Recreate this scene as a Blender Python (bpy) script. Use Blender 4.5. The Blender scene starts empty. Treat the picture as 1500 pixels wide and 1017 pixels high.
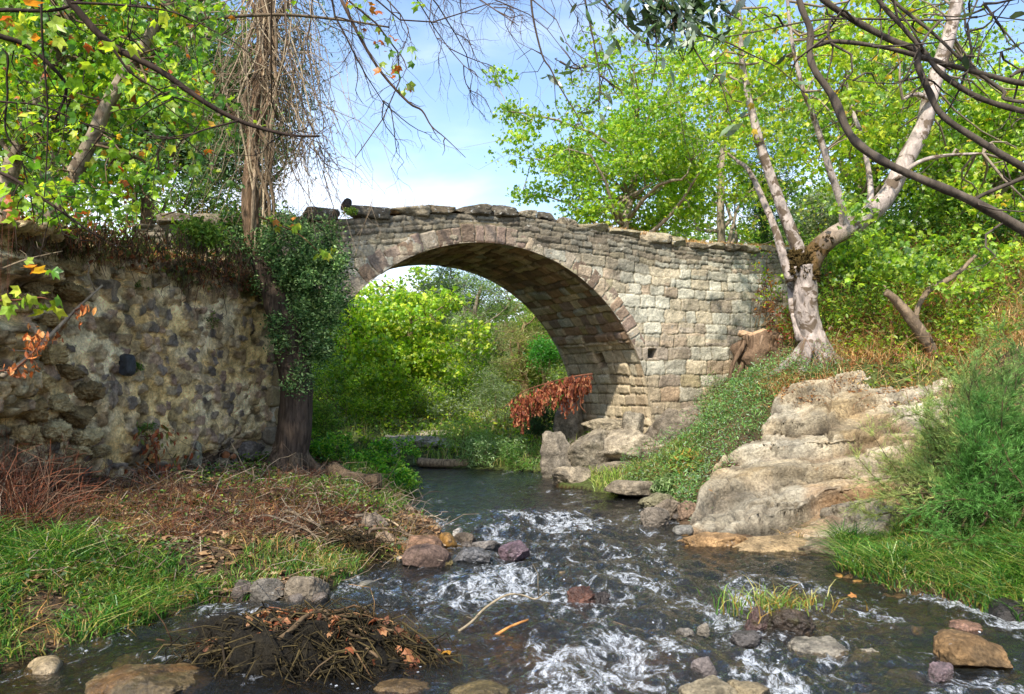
import bpy, math
import numpy as np
from mathutils import Vector

# ---------------------------------------------------------------- camera, sky, sun, exposure
SC = bpy.context.scene
COL = SC.collection
F, CX, HY, CAMZ = 1167.0, 750.0, 560.0, 1.6          # focal length in photo pixels, principal column, horizon row, eye height

cam_d = bpy.data.cameras.new("camera")
cam = bpy.data.objects.new("camera", cam_d)
COL.objects.link(cam)
cam_d.sensor_width = 36.0
cam_d.lens = 36.0 * F / 1500.0
cam_d.shift_y = (HY - 508.5) / 1500.0
cam_d.clip_start = 0.05
cam_d.clip_end = 2000.0
cam.location = (0, 0, CAMZ)
cam.rotation_euler = (math.radians(90), 0, 0)
SC.camera = cam

SUN_DIR = Vector((-0.36, -0.80, 0.95)).normalized()     # towards the sun
SUN_EL = math.asin(SUN_DIR.z)
SUN_AZ = math.atan2(SUN_DIR.x, SUN_DIR.y)               # clockwise from +Y

world = bpy.data.worlds.new("World")
SC.world = world
world.use_nodes = True
nt = world.node_tree
nt.nodes.clear()
wo = nt.nodes.new("ShaderNodeOutputWorld")
bg = nt.nodes.new("ShaderNodeBackground")
sky = nt.nodes.new("ShaderNodeTexSky")
sky.sky_type = 'NISHITA'
sky.sun_disc = False
sky.sun_elevation = SUN_EL
sky.sun_rotation = SUN_AZ
sky.air_density = 1.0
sky.dust_density = 1.0
sky.ozone_density = 2.0
bg.inputs['Strength'].default_value = 0.15
# thin white cloud, thickest low down on the left
tc = nt.nodes.new("ShaderNodeTexCoord")
mp = nt.nodes.new("ShaderNodeMapping"); mp.inputs['Scale'].default_value = (1.6, 1.6, 4.2)
mp.inputs['Location'].default_value = (0.9, 0.2, 0.35)
cn = nt.nodes.new("ShaderNodeTexNoise"); cn.inputs['Scale'].default_value = 1.3; cn.inputs['Detail'].default_value = 7; cn.inputs['Roughness'].default_value = .5; cn.inputs['Distortion'].default_value = .4
sep = nt.nodes.new("ShaderNodeSeparateXYZ")
low = nt.nodes.new("ShaderNodeMapRange"); low.inputs['From Min'].default_value = .5; low.inputs['From Max'].default_value = .08
low.inputs['To Min'].default_value = -.18; low.inputs['To Max'].default_value = .30
ad = nt.nodes.new("ShaderNodeMath"); ad.operation = 'ADD'
cr = nt.nodes.new("ShaderNodeMapRange"); cr.inputs['From Min'].default_value = .50; cr.inputs['From Max'].default_value = .86; cr.interpolation_type = 'SMOOTHSTEP'
mx = nt.nodes.new("ShaderNodeMix"); mx.data_type = 'RGBA'
mx.inputs['B'].default_value = (5.4, 5.6, 6.1, 1)
L = nt.links.new
L(tc.outputs['Generated'], mp.inputs['Vector']); L(mp.outputs[0], cn.inputs['Vector'])
L(tc.outputs['Generated'], sep.inputs[0]); L(sep.outputs['Z'], low.inputs['Value'])
L(cn.outputs['Fac'], ad.inputs[0]); L(low.outputs[0], ad.inputs[1]); L(ad.outputs[0], cr.inputs['Value'])
L(cr.outputs[0], mx.inputs['Factor']); L(sky.outputs[0], mx.inputs['A']); L(mx.outputs['Result'], bg.inputs['Color'])
L(bg.outputs[0], wo.inputs['Surface'])

sun_d = bpy.data.lights.new("sun", 'SUN')
sun_d.energy = 3.3
sun_d.angle = math.radians(1.2)
sun_d.color = (1.0, 0.93, 0.82)
sun = bpy.data.objects.new("sun", sun_d)
COL.objects.link(sun)
sun.rotation_euler = (-SUN_DIR).to_track_quat('-Z', 'Y').to_euler()
sun.location = (-6, -4, 12)

SC.view_settings.view_transform = 'Standard'
SC.view_settings.look = 'None'
SC.view_settings.exposure = 1.08
SC.view_settings.gamma = 1.0
SC.render.engine = 'CYCLES'
SC.cycles.max_bounces = 8
SC.cycles.transparent_max_bounces = 12
SC.cycles.caustics_reflective = False
SC.cycles.caustics_refractive = False

# ---------------------------------------------------------------- numeric helpers
def P(px, py, d):
    """World point seen at photo pixel (px, py) at depth d."""
    return np.array([(px - CX) / F * d, d, CAMZ + (HY - py) / F * d])

def PW(px, py):
    """Point of the water plane seen at a pixel."""
    d = CAMZ * F / (py - HY)
    return np.array([(px - CX) / F * d, d])

def hx(h, a=1.0):
    c = [int(h[i:i + 2], 16) / 255.0 for i in (0, 2, 4)]
    return np.array([x / 12.92 if x <= 0.04045 else ((x + 0.055) / 1.055) ** 2.4 for x in c])

def sstep(a, b, x):
    t = np.clip((x - a) / (b - a), 0, 1)
    return t * t * (3 - 2 * t)

def _hash(ix, iy, iz, seed):
    h = (ix.astype(np.int64) * 374761393 + iy.astype(np.int64) * 668265263 + iz.astype(np.int64) * 2147483647 + seed * 1274126177) & 0xffffffff
    h = ((h ^ (h >> 13)) * 1274126177) & 0xffffffff
    h = ((h ^ (h >> 16)) * 2246822519) & 0xffffffff
    return ((h ^ (h >> 15)) & 0xffffff) / float(0xffffff)

def vnoise(x, y, z=None, seed=0):
    x = np.asarray(x, float); y = np.asarray(y, float)
    z = np.zeros_like(x) if z is None else np.asarray(z, float)
    fx, fy, fz = np.floor(x), np.floor(y), np.floor(z)
    tx, ty, tz = x - fx, y - fy, z - fz
    tx, ty, tz = [t * t * t * (t * (t * 6 - 15) + 10) for t in (tx, ty, tz)]
    r = 0
    for a in (0, 1):
        for b in (0, 1):
            for c in (0, 1):
                w = (tx if a else 1 - tx) * (ty if b else 1 - ty) * (tz if c else 1 - tz)
                r = r + w * _hash(fx + a, fy + b, fz + c, seed)
    return r * 2 - 1

def fbm(x, y, z=None, seed=0, oct=4, lac=2.1, gain=.5):
    z = np.zeros_like(np.asarray(x, float)) if z is None else z
    s, a, f = 0, 1.0, 1.0
    for i in range(oct):
        s = s + a * vnoise(x * f + 13.7 * i, y * f + 5.1 * i, z * f + 9.3 * i, seed + i)
        a *= gain; f *= lac
    return s

def unit(v):
    v = np.asarray(v, float)
    return v / (np.linalg.norm(v, axis=-1, keepdims=True) + 1e-9)

# ---------------------------------------------------------------- mesh / object helpers
def mesh_obj(name, V, faces, mat, col=None, parent=None, smooth=True, loc=None):
    """faces: (n,k) array, or list of arrays of different k. One mesh object."""
    V = np.asarray(V, dtype=np.float32)
    if loc is not None:
        V = V - np.asarray(loc, dtype=np.float32)
    fl = faces if isinstance(faces, list) else [faces]
    fl = [np.asarray(f, dtype=np.int32) for f in fl if len(f)]
    me = bpy.data.meshes.new(name)
    me.vertices.add(len(V)); me.vertices.foreach_set("co", V.ravel())
    nl = sum(f.size for f in fl); nf = sum(len(f) for f in fl)
    me.loops.add(nl); me.polygons.add(nf)
    me.loops.foreach_set("vertex_index", np.concatenate([f.ravel() for f in fl]))
    tot = np.concatenate([np.full(len(f), f.shape[1], dtype=np.int32) for f in fl])
    st = np.concatenate([[0], np.cumsum(tot)[:-1]]).astype(np.int32)
    me.polygons.foreach_set("loop_start", st)
    me.polygons.foreach_set("loop_total", tot)
    me.polygons.foreach_set("use_smooth", np.full(nf, smooth, dtype=bool))
    if col is not None:
        c = np.asarray(col, dtype=np.float32)
        if c.ndim == 1:
            c = np.tile(c, (len(V), 1))
        if c.shape[1] == 3:
            c = np.concatenate([c, np.ones((len(c), 1), np.float32)], 1)
        at = me.attributes.new("Col", 'FLOAT_COLOR', 'POINT')
        at.data.foreach_set("color", c.ravel())
    me.update()
    me.validate()
    if mat is not None:
        me.materials.append(mat)
    o = bpy.data.objects.new(name, me)
    COL.objects.link(o)
    if loc is not None:
        o.location = loc
    if parent is not None:
        o.parent = parent
        o.location = -np.array(parent.location) if loc is None else np.asarray(loc) - np.array(parent.location)
    return o

def tag(o, label=None, cat=None, group=None, kind=None):
    if label: o['label'] = label
    if cat: o['category'] = cat
    if group: o['group'] = group
    if kind: o['kind'] = kind
    return o

def thing(name, label, cat, loc, group=None):
    o = bpy.data.objects.new(name, None)
    COL.objects.link(o)
    o.location = [float(x) for x in loc]
    o.empty_display_size = .2
    return tag(o, label, cat, group)

class Geo:
    """Collects vertices, faces and colours for one mesh."""
    def __init__(s): s.V, s.F, s.C, s.n = [], {}, [], 0
    def add(s, V, faces, col):
        V = np.asarray(V, float)
        fl = faces if isinstance(faces, list) else [faces]
        for f in fl:
            f = np.asarray(f, dtype=np.int64)
            if len(f): s.F.setdefault(f.shape[1], []).append(f + s.n)
        c = np.asarray(col, float)
        if c.ndim == 1: c = np.tile(c[:3], (len(V), 1))
        s.V.append(V); s.C.append(c[:, :3]); s.n += len(V)
    def build(s, name, mat, parent=None, smooth=True, loc=None):
        return mesh_obj(name, np.concatenate(s.V), [np.concatenate(f) for f in s.F.values()], mat, np.concatenate(s.C), parent, smooth, loc)

def smooth_path(pts, k=4):
    """Catmull-Rom resample; pts (n,d)."""
    p = np.asarray(pts, float)
    if len(p) < 3 or k < 2: return p
    q = np.vstack([2 * p[0] - p[1], p, 2 * p[-1] - p[-2]])
    out = []
    for i in range(1, len(q) - 2):
        for t in np.linspace(0, 1, k, endpoint=False):
            a, b, c, d = q[i - 1], q[i], q[i + 1], q[i + 2]
            out.append(.5 * ((2 * b) + (-a + c) * t + (2 * a - 5 * b + 4 * c - d) * t * t + (-a + 3 * b - 3 * c + d) * t ** 3))
    out.append(p[-1])
    return np.array(out)

def tube(g, pts, rad, col, sides=6, cap=True, bump=0.0, seed=0, col2=None):
    p = np.asarray(pts, float); n = len(p)
    r = np.broadcast_to(np.asarray(rad, float), (n,)) if np.ndim(rad) else np.full(n, float(rad))
    t = np.gradient(p, axis=0); t = unit(t)
    up = np.array([0, 0, 1.0]) if abs(t[0, 2]) < .9 else np.array([1.0, 0, 0])
    a = np.zeros((n, 3)); u = unit(np.cross(up, t[0]))
    for i in range(n):
        u = u - t[i] * np.dot(u, t[i]); u = u / (np.linalg.norm(u) + 1e-9); a[i] = u
    b = np.cross(t, a)
    th = np.linspace(0, 2 * np.pi, sides, endpoint=False)
    cs, sn = np.cos(th), np.sin(th)
    R = r[:, None]
    if bump:
        R = R * (1 + bump * fbm(cs[None] * 1.6 + 0 * R, sn[None] * 1.6 + 0 * R, np.cumsum(np.r_[0, np.linalg.norm(np.diff(p, axis=0), axis=1)])[:, None] * 3.0 + 0 * cs[None], seed, 3))
    V = p[:, None] + a[:, None] * (cs[None] * R)[..., None] + b[:, None] * (sn[None] * R)[..., None]
    V = V.reshape(-1, 3)
    i = np.arange(n - 1)[:, None] * sides; j = np.arange(sides)[None]; k = (j + 1) % sides
    Fq = np.stack([i + j, i + k, i + sides + k, i + sides + j], -1).reshape(-1, 4)
    fl = [Fq]
    if cap and sides > 2:
        V = np.vstack([V, p[0], p[-1]])
        j = np.arange(sides)
        fl.append(np.stack([np.full(sides, n * sides), (j + 1) % sides, j], 1))
        fl.append(np.stack([np.full(sides, n * sides + 1), (n - 1) * sides + j, (n - 1) * sides + (j + 1) % sides], 1))
    c = np.asarray(col, float)
    g.add(V, fl, c if c.ndim == 1 else np.vstack([np.repeat(c, sides, 0), c[0], c[-1]])[:len(V)])

_cs = {}
def cubesphere(n):
    if n in _cs: return _cs[n]
    t = np.tan(np.linspace(-1, 1, n + 1) * math.pi / 4)
    U, W = np.meshgrid(t, t, indexing='ij'); o = np.ones_like(U)
    V, Fc, k = [], [], 0
    for f in [(o, U, W), (-o, W, U), (U, -o, W)[::1], (W, o, U), (U, W, o), (W, U, -o)]:
        V.append(np.stack(f, -1).reshape(-1, 3))
        i, j = np.meshgrid(np.arange(n), np.arange(n), indexing='ij')
        a = i * (n + 1) + j
        Fc.append(np.stack([a, a + n + 1, a + n + 2, a + 1], -1).reshape(-1, 4) + k)
        k += (n + 1) ** 2
    V = np.concatenate(V); Fc = np.concatenate(Fc)
    key = np.round(V * 1e5).astype(np.int64)
    _, idx, inv = np.unique(key, axis=0, return_index=True, return_inverse=True)
    inv = inv.reshape(-1)
    V = V[idx]; Fc = inv[Fc]
    # orient outwards
    c = V[Fc].mean(1); nn = np.cross(V[Fc[:, 1]] - V[Fc[:, 0]], V[Fc[:, 2]] - V[Fc[:, 0]])
    fl = (c * nn).sum(1) < 0
    Fc[fl] = Fc[fl][:, ::-1]
    _cs[n] = (unit(V), Fc)
    return _cs[n]

def rotz(V, a):
    c, s = math.cos(a), math.sin(a)
    return np.stack([V[:, 0] * c - V[:, 1] * s, V[:, 0] * s + V[:, 1] * c, V[:, 2]], 1)

def roty(V, a):
    c, s = math.cos(a), math.sin(a)
    return np.stack([V[:, 0] * c + V[:, 2] * s, V[:, 1], -V[:, 0] * s + V[:, 2] * c], 1)

def rotx(V, a):
    c, s = math.cos(a), math.sin(a)
    return np.stack([V[:, 0], V[:, 1] * c - V[:, 2] * s, V[:, 1] * s + V[:, 2] * c], 1)

def superblob(dims, n=14, power=3.0, amp=.08, freq=2.0, seed=0, cuts=0, strata=0.0, fine=.25):
    """Rounded block: unit superellipsoid scaled to half sizes dims, chipped by planes and noise."""
    D, Fc = cubesphere(n)
    L = (np.abs(D) ** power).sum(1) ** (-1 / power)
    V = D * L[:, None]
    rng = np.random.default_rng(seed + 77)
    for i in range(cuts):
        nn = unit(rng.normal(size=3)); h = rng.uniform(.62, .92)
        d = V @ nn
        over = np.clip(d - h, 0, None)
        V = V - nn * (over * .88)[:, None]
    dims = np.asarray(dims, float)
    q = V * dims; s = freq / dims.max()
    nz = fbm(q[:, 0] * s + seed, q[:, 1] * s, q[:, 2] * s, seed, 2) + fine * fbm(q[:, 0] * s * 4, q[:, 1] * s * 4, q[:, 2] * s * 4, seed + 5, 3)
    V = V * (1 + amp * nz)[:, None]
    if strata:
        zz = V[:, 2] * dims[2]
        w = vnoise(zz * 9 / dims[2] * .5 + seed, q[:, 0] * .6, q[:, 1] * .6, seed + 3)
        V[:, :2] *= (1 + strata * np.sign(w) * np.abs(w) ** .6)[:, None]
    return V * dims, Fc

# ---------------------------------------------------------------- materials
def _mat(name):
    m = bpy.data.materials.new(name); m.use_nodes = True
    t = m.node_tree; t.nodes.clear()
    o = t.nodes.new("ShaderNodeOutputMaterial")
    return m, t, o

def N(t, typ, **kw):
    n = t.nodes.new(typ)
    for k, v in kw.items():
        if k in n.inputs: n.inputs[k].default_value = v
        else: setattr(n, k, v)
    return n

def mixrgb(t, fac, a, b, mode='MIX'):
    n = t.nodes.new("ShaderNodeMix"); n.data_type = 'RGBA'; n.blend_type = mode
    for s, v in (('Factor', fac), ('A', a), ('B', b)):
        if hasattr(v, 'links') or isinstance(v, bpy.types.NodeSocket): t.links.new(v, n.inputs[s])
        elif s == 'Factor': n.inputs[s].default_value = v
        else: n.inputs[s].default_value = (v[0], v[1], v[2], 1)
    return n.outputs['Result']

def maprange(t, val, a, b, c=0., d=1.):
    n = N(t, "ShaderNodeMapRange"); n.inputs['From Min'].default_value = a; n.inputs['From Max'].default_value = b
    n.inputs['To Min'].default_value = c; n.inputs['To Max'].default_value = d
    t.links.new(val, n.inputs['Value']); return n.outputs[0]

def noise(t, vec, scale, detail=4, rough=.55, dist=0.0):
    n = N(t, "ShaderNodeTexNoise"); n.inputs['Scale'].default_value = scale; n.inputs['Detail'].default_value = detail
    n.inputs['Roughness'].default_value = rough; n.inputs['Distortion'].default_value = dist
    t.links.new(vec, n.inputs['Vector']); return n.outputs['Fac']

def geo_vec(t, scale=(1, 1, 1)):
    g = N(t, "ShaderNodeNewGeometry")
    m = N(t, "ShaderNodeMapping"); m.inputs['Scale'].default_value = scale
    t.links.new(g.outputs['Position'], m.inputs['Vector'])
    return m.outputs[0]

def stone_mat(name, f1=6, f2=38, contrast=.55, spots=None, spot_amt=.62, bump=.5, rough=.9, dark=(.03, .026, .02), dark_amt=.66, moss=None, moss_amt=.6, spec=.25, dist=.02):
    m, t, o = _mat(name); L = t.links.new
    v = geo_vec(t)
    at = N(t, "ShaderNodeAttribute", attribute_name="Col")
    n1 = noise(t, v, f1, 5, .6, .3); n2 = noise(t, v, f2, 6, .65)
    c = mixrgb(t, 1.0, at.outputs['Color'], maprangec(t, n1, contrast), 'MULTIPLY')
    c = mixrgb(t, 1.0, c, maprangec(t, n2, contrast * .9), 'MULTIPLY')
    nd = noise(t, v, f1 * .5, 8, .7, .6)
    c = mixrgb(t, maprange(t, nd, dark_amt, dark_amt + .12), c, dark)
    if spots is not None:
        ns = noise(t, v, f1 * 1.7, 9, .72, .2)
        c = mixrgb(t, maprange(t, ns, spot_amt, spot_amt + .06), c, spots)
    if moss is not None:
        nm = noise(t, v, f1 * .35, 7, .65, .4)
        c = mixrgb(t, maprange(t, nm, moss_amt, moss_amt + .1), c, moss)
    b = N(t, "ShaderNodeBsdfPrincipled", Roughness=rough)
    b.inputs['Specular IOR Level'].default_value = spec
    L(c, b.inputs['Base Color'])
    nb = noise(t, v, f2 * .6, 9, .7)
    bm = N(t, "ShaderNodeBump", Strength=bump, Distance=dist)
    L(nb, bm.inputs['Height']); L(bm.outputs[0], b.inputs['Normal'])
    L(b.outputs[0], o.inputs['Surface'])
    return m

def maprangec(t, val, c):
    """noise 0.3..0.7 -> multiplier colour centred on 1"""
    r = maprange(t, val, .3, .7, 1 - c, 1 + c)
    n = N(t, "ShaderNodeCombineXYZ")
    for k in range(3): t.links.new(r, n.inputs[k])
    return n.outputs[0]

def leaf_mat(name, trans=.55, gloss=.03, rough=.45, var=.35, gain=(1.5, 1.45, .8)):
    m, t, o = _mat(name); L = t.links.new
    at = N(t, "ShaderNodeAttribute", attribute_name="Col")
    v = geo_vec(t)
    c = mixrgb(t, 1.0, at.outputs['Color'], maprangec(t, noise(t, v, 22, 3), var), 'MULTIPLY')
    d = N(t, "ShaderNodeBsdfDiffuse"); L(c, d.inputs['Color'])
    tr = N(t, "ShaderNodeBsdfTranslucent"); L(mixrgb(t, 1.0, c, gain, 'MULTIPLY'), tr.inputs['Color'])
    g = N(t, "ShaderNodeBsdfGlossy", Roughness=rough); g.inputs['Color'].default_value = (1, 1, 1, 1)
    m1 = N(t, "ShaderNodeMixShader"); m1.inputs[0].default_value = trans
    L(d.outputs[0], m1.inputs[1]); L(tr.outputs[0], m1.inputs[2])
    m2 = N(t, "ShaderNodeMixShader"); m2.inputs[0].default_value = gloss
    L(m1.outputs[0], m2.inputs[1]); L(g.outputs[0], m2.inputs[2])
    L(m2.outputs[0], o.inputs['Surface'])
    return m

def bark_mat(name, scale=(14, 14, 3), contrast=.6, bump=.7, patch=None, patch_amt=.55, rough=.9, dist=.015):
    m, t, o = _mat(name); L = t.links.new
    v = geo_vec(t, scale); v0 = geo_vec(t)
    at = N(t, "ShaderNodeAttribute", attribute_name="Col")
    n1 = noise(t, v, 1.0, 6, .65, .5)
    c = mixrgb(t, 1.0, at.outputs['Color'], maprangec(t, n1, contrast), 'MULTIPLY')
    if patch is not None:
        c = mixrgb(t, maprange(t, noise(t, v0, 5, 4, .6, .6), patch_amt, patch_amt + .05), c, patch)
    b = N(t, "ShaderNodeBsdfPrincipled", Roughness=rough); b.inputs['Specular IOR Level'].default_value = .2
    L(c, b.inputs['Base Color'])
    bm = N(t, "ShaderNodeBump", Strength=bump, Distance=dist); L(n1, bm.inputs['Height']); L(bm.outputs[0], b.inputs['Normal'])
    L(b.outputs[0], o.inputs['Surface'])
    return m

M = {}
M['masonry'] = stone_mat("masonry", 4, 34, .36, spots=(.46, .44, .37), spot_amt=.61, dark=(.10, .085, .065), dark_amt=.62, bump=.9, dist=.03)
M['parapet'] = stone_mat("parapet_stone", 8, 46, .5, spots=(.5, .5, .46), spot_amt=.58, dark=(.035, .03, .026), dark_amt=.55, bump=.7)
M['soffit'] = stone_mat("soffit_stone", 5, 42, .35, dark=(.06, .04, .025), dark_amt=.66, bump=.6)
M['rubble'] = stone_mat("rubble_wall", 8, 40, .45, dark=(.10, .08, .05), dark_amt=.68, moss=(.10, .09, .03), moss_amt=.74, bump=.9, dist=.03)
M['ledge'] = stone_mat("ledge_rock", 2.6, 34, .48, spots=(.34, .19, .08), spot_amt=.66, dark=(.10, .075, .05), dark_amt=.58, bump=1.0, dist=.05)
M['rock'] = stone_mat("rock", 7, 48, .55, spots=(.33, .31, .27), spot_amt=.64, dark=(.04, .033, .026), dark_amt=.60, moss=(.06, .07, .02), moss_amt=.70, bump=1.0, dist=.025)
M['wetrock'] = stone_mat("wet_rock", 9, 52, .6, dark=(.02, .016, .012), dark_amt=.56, bump=.9, dist=.02, rough=.35, spec=.5, moss=(.06, .05, .015), moss_amt=.62)
M['leaf'] = leaf_mat("leaf")
M['leaf_far'] = leaf_mat("far_leaf", trans=.6, gloss=.02, var=.5)
M['leaf_dull'] = leaf_mat("dull_leaf", trans=.3, gloss=.02, rough=.6, gain=(1.1, 1.0, .8))
M['leaf_gloss'] = leaf_mat("glossy_leaf", trans=.3, gloss=.1, rough=.4)
M['dead'] = leaf_mat("dead_leaf", trans=.25, gloss=.02, rough=.6, gain=(1.3, .9, .6))
M['grass'] = leaf_mat("grass_blade", trans=.4, gloss=.04, rough=.45)
M['bark'] = bark_mat("dark_bark")
M['bark_rough'] = bark_mat("furrowed_bark", (26, 26, 3.2), .75, 1.0, dist=.04)
M['bark_pale'] = bark_mat("plane_bark", (9, 9, 5), .65, .9, patch=(.13, .095, .065), patch_amt=.53, dist=.03)
M['twig'] = bark_mat("twig_bark", (20, 20, 20), .4, .3)
# ---------------------------------------------------------------- terrain
PHI = math.radians(25.5)
BO = np.array([-0.53, 12.5]); BE = np.array([math.cos(PHI), math.sin(PHI)]); BA = np.array([-math.sin(PHI), math.cos(PHI)])
BW = 2.65                      # bridge width
def BP(s, z, n=0.0):
    """bridge frame: s along the face, n out of the face towards the viewer"""
    s, z, n = np.broadcast_arrays(np.asarray(s, float), np.asarray(z, float), np.asarray(n, float))
    return np.stack([BO[0] + BE[0] * s - BA[0] * n, BO[1] + BE[1] * s - BA[1] * n, z], -1)

WALL_A = np.array([-4.42, 7.1]); WALL_B = np.array([-3.36, 11.25])

SHORE = [(-3.0, -6), (-3.0, 3.5)] + [tuple(PW(*p)) for p in
         [(0, 985), (150, 942), (240, 908), (330, 882), (470, 876), (545, 826), (600, 830), (665, 802), (640, 772), (600, 745), (588, 716), (606, 698)]] + \
        [(-1.9, 14.0), (-4.2, 14.4), (-8, 16.5), (-8, 18.5), (-3.2, 15.9)] + [tuple(PW(*p)) for p in
         [(636, 686), (700, 689), (790, 692), (806, 700), (815, 714), (890, 724), (975, 732), (985, 762), (1015, 793), (1100, 803), (1200, 808), (1240, 813), (1233, 838), (1300, 860), (1400, 887), (1500, 912)]] + \
        [(3.8, 4.5), (4.2, 3), (4.6, 1), (4.6, -6)]
SHORE = np.array(SHORE)

def poly_sd(x, y, poly):
    """signed distance, positive outside"""
    x = np.asarray(x, float); y = np.asarray(y, float)
    d = np.full(x.shape, 1e9); ins = np.zeros(x.shape, bool)
    n = len(poly)
    for i in range(n):
        ax, ay = poly[i]; bx, by = poly[(i + 1) % n]
        ex, ey = bx - ax, by - ay
        t = np.clip(((x - ax) * ex + (y - ay) * ey) / (ex * ex + ey * ey + 1e-12), 0, 1)
        d = np.minimum(d, (x - ax - t * ex) ** 2 + (y - ay - t * ey) ** 2)
        c = ((ay > y) != (by > y)) & (x < (bx - ax) * (y - ay) / (by - ay + 1e-12) + ax)
        ins ^= c
    return np.where(ins, -1, 1) * np.sqrt(d)

UP = [(-60, 4.4), (-7, 4.9), (-4.95, 5.62), (-4.80, 5.95), tuple(WALL_A + (-.12, 0)), tuple(WALL_B + (-.12, 0)), tuple(BP(-3.3, 0, .1)[:2]), tuple(BP(-3.35, 0, -BW)[:2]), (-7.5, 18.5), (-9, 21), (-60, 30)]
UP = np.array(UP)

HC = np.array([
    (-4.2, 4.5, .34), (-3, 5.5, .3), (-2.5, 6.5, .32), (-3.5, 7, .46), (-2.8, 9, .45), (-3.0, 10.5, .46), (-2, 8.5, .36), (-1.5, 9.8, .3), (-2.3, 11, .42), (-2.2, 12.6, .42), (-3, 13.4, .55),
    (-6, 5, .7), (-8, 4, 1.1), (-4.5, 2, .5), (-5, -4, .9), (-15, 3, 2.5), (-5, 16, 1.5), (-1.0, 9.0, .2),
    (1.9, 8.4, .03), (3.3, 8.0, .05), (2.3, 9.6, .42), (3.6, 11, 1.35), (6, 11, 1.62), (4.5, 9, .8), (4, 7.7, .42), (5, 6.5, .6), (4.2, 5.5, .3), (4.72, 12.5, 2.0), (3.4, 11.9, 1.45),
    (4.2, 14.5, 1.75), (3.45, 14.1, 1.0), (2.6, 13.5, .55), (2.0, 12.3, .2), (1.0, 13.6, .2), (5.3, 15.0, 2.75), (6.7, 15.6, 3.9), (7.2, 18, 4.1), (6.2, 13, 2.6), (7.5, 13, 3.2), (9, 12, 3.1), (8, 10, 2.2), (7, 8, 1.4),
    (6.5, 5.5, 1.0), (6, 1, 1.2), (12, 6, 2.6), (12, 15, 4.9), (20, 20, 6.2), (4.3, 18.6, 3.8), (2.6, 17.6, 1.3), (1.6, 18.4, .6), (3.2, 22, 2.0), (6, 26, 4.2), (10, 22, 5.2),
    (0, 15.4, .12), (-2.6, 16.6, .25), (-1.0, 18, .45), (0, 20, .6), (-4.5, 20.5, .9), (0, 28, 1.3), (-7, 28, 1.8), (5, 33, 4), (0, 60, 5), (-30, 60, 6), (30, 60, 9), (-40, 10, 6), (40, 10, 8), (-30, -20, 5), (30, -20, 6), (0, -30, .5),
    (60, 150, 14), (-60, 150, 12), (0, 200, 12)])
_d = np.sqrt(((HC[:, None, :2] - HC[None, :, :2]) ** 2).sum(-1))
_A = np.block([[_d, np.ones((len(HC), 1)), HC[:, :2]], [np.vstack([np.ones(len(HC)), HC[:, 0], HC[:, 1]]), np.zeros((3, 3))]])
_w = np.linalg.solve(_A + 1e-9 * np.eye(len(_A)), np.r_[HC[:, 2], 0, 0, 0])

LEDGE = np.array([P(x, y, d)[:2] for x, y, d in [(1005, 800, 7.75), (1025, 735, 9.0), (1040, 690, 9.6), (1095, 645, 10.2), (1132, 590, 10.9), (1150, 560, 11.3), (1270, 546, 11.5), (1405, 545, 11.4), (1425, 600, 10.6), (1390, 680, 9.4), (1345, 740, 8.3), (1325, 775, 7.6), (1290, 806, 7.2), (1200, 812, 7.3), (1100, 806, 7.55)]])

def ground_h(x, y):
    x = np.asarray(x, float); y = np.asarray(y, float)
    sh = x.shape; xf, yf = x.ravel(), y.ravel()
    H = np.zeros(len(xf))
    for i in range(len(HC)):
        H += _w[i] * np.sqrt((xf - HC[i, 0]) ** 2 + (yf - HC[i, 1]) ** 2)
    H += _w[len(HC)] + _w[len(HC) + 1] * xf + _w[len(HC) + 2] * yf
    H = np.clip(H, .02, 40)
    # upper terrace behind the left wall
    su = poly_sd(xf, yf, UP)
    up = 2.92 + .35 * np.clip((-xf - 4.2) / 6, 0, 2) + .42 * sstep(9.5, 12.5, yf) + .25 * fbm(xf * .5, yf * .5, seed=4, oct=3) * sstep(0, 1.0, -su)
    H = np.where(su < .0, H + (np.maximum(up, H) - H) * sstep(0.0, .22, -su), H)
    sdl = poly_sd(xf, yf, LEDGE)
    H = H - .42 * sstep(.12, -.35, sdl) * sstep(.0, .25, H)
    sd = poly_sd(xf, yf, SHORE)
    rough = .05 * fbm(xf * 1.3, yf * 1.3, seed=1, oct=4) + .018 * fbm(xf * 7, yf * 7, seed=2, oct=3)
    far = sstep(14, 30, yf)
    out = .05 * sstep(0, .06, sd) + (H - .05) * sstep(-.02, .75, sd) + rough * (.4 + .6 * sstep(0, .6, sd)) + far * .25 * fbm(xf * .25, yf * .25, seed=8, oct=3)
    bed = -.03 - np.minimum(.30, -sd * .22) + .05 * fbm(xf * 2.2, yf * 2.2, seed=3, oct=4) + .03 * fbm(xf * 9, yf * 9, seed=6, oct=3)
    return np.where(sd > 0, out, bed).reshape(sh)

def gz(x, y):
    return float(ground_h(np.array([x]), np.array([y]))[0])

def graded(lo, hi, step, far, n):
    core = np.arange(lo, hi + 1e-6, step)
    g = np.geomspace(step * 2, far, n)
    return np.concatenate([(lo - g)[::-1], core, hi + g])

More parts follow.
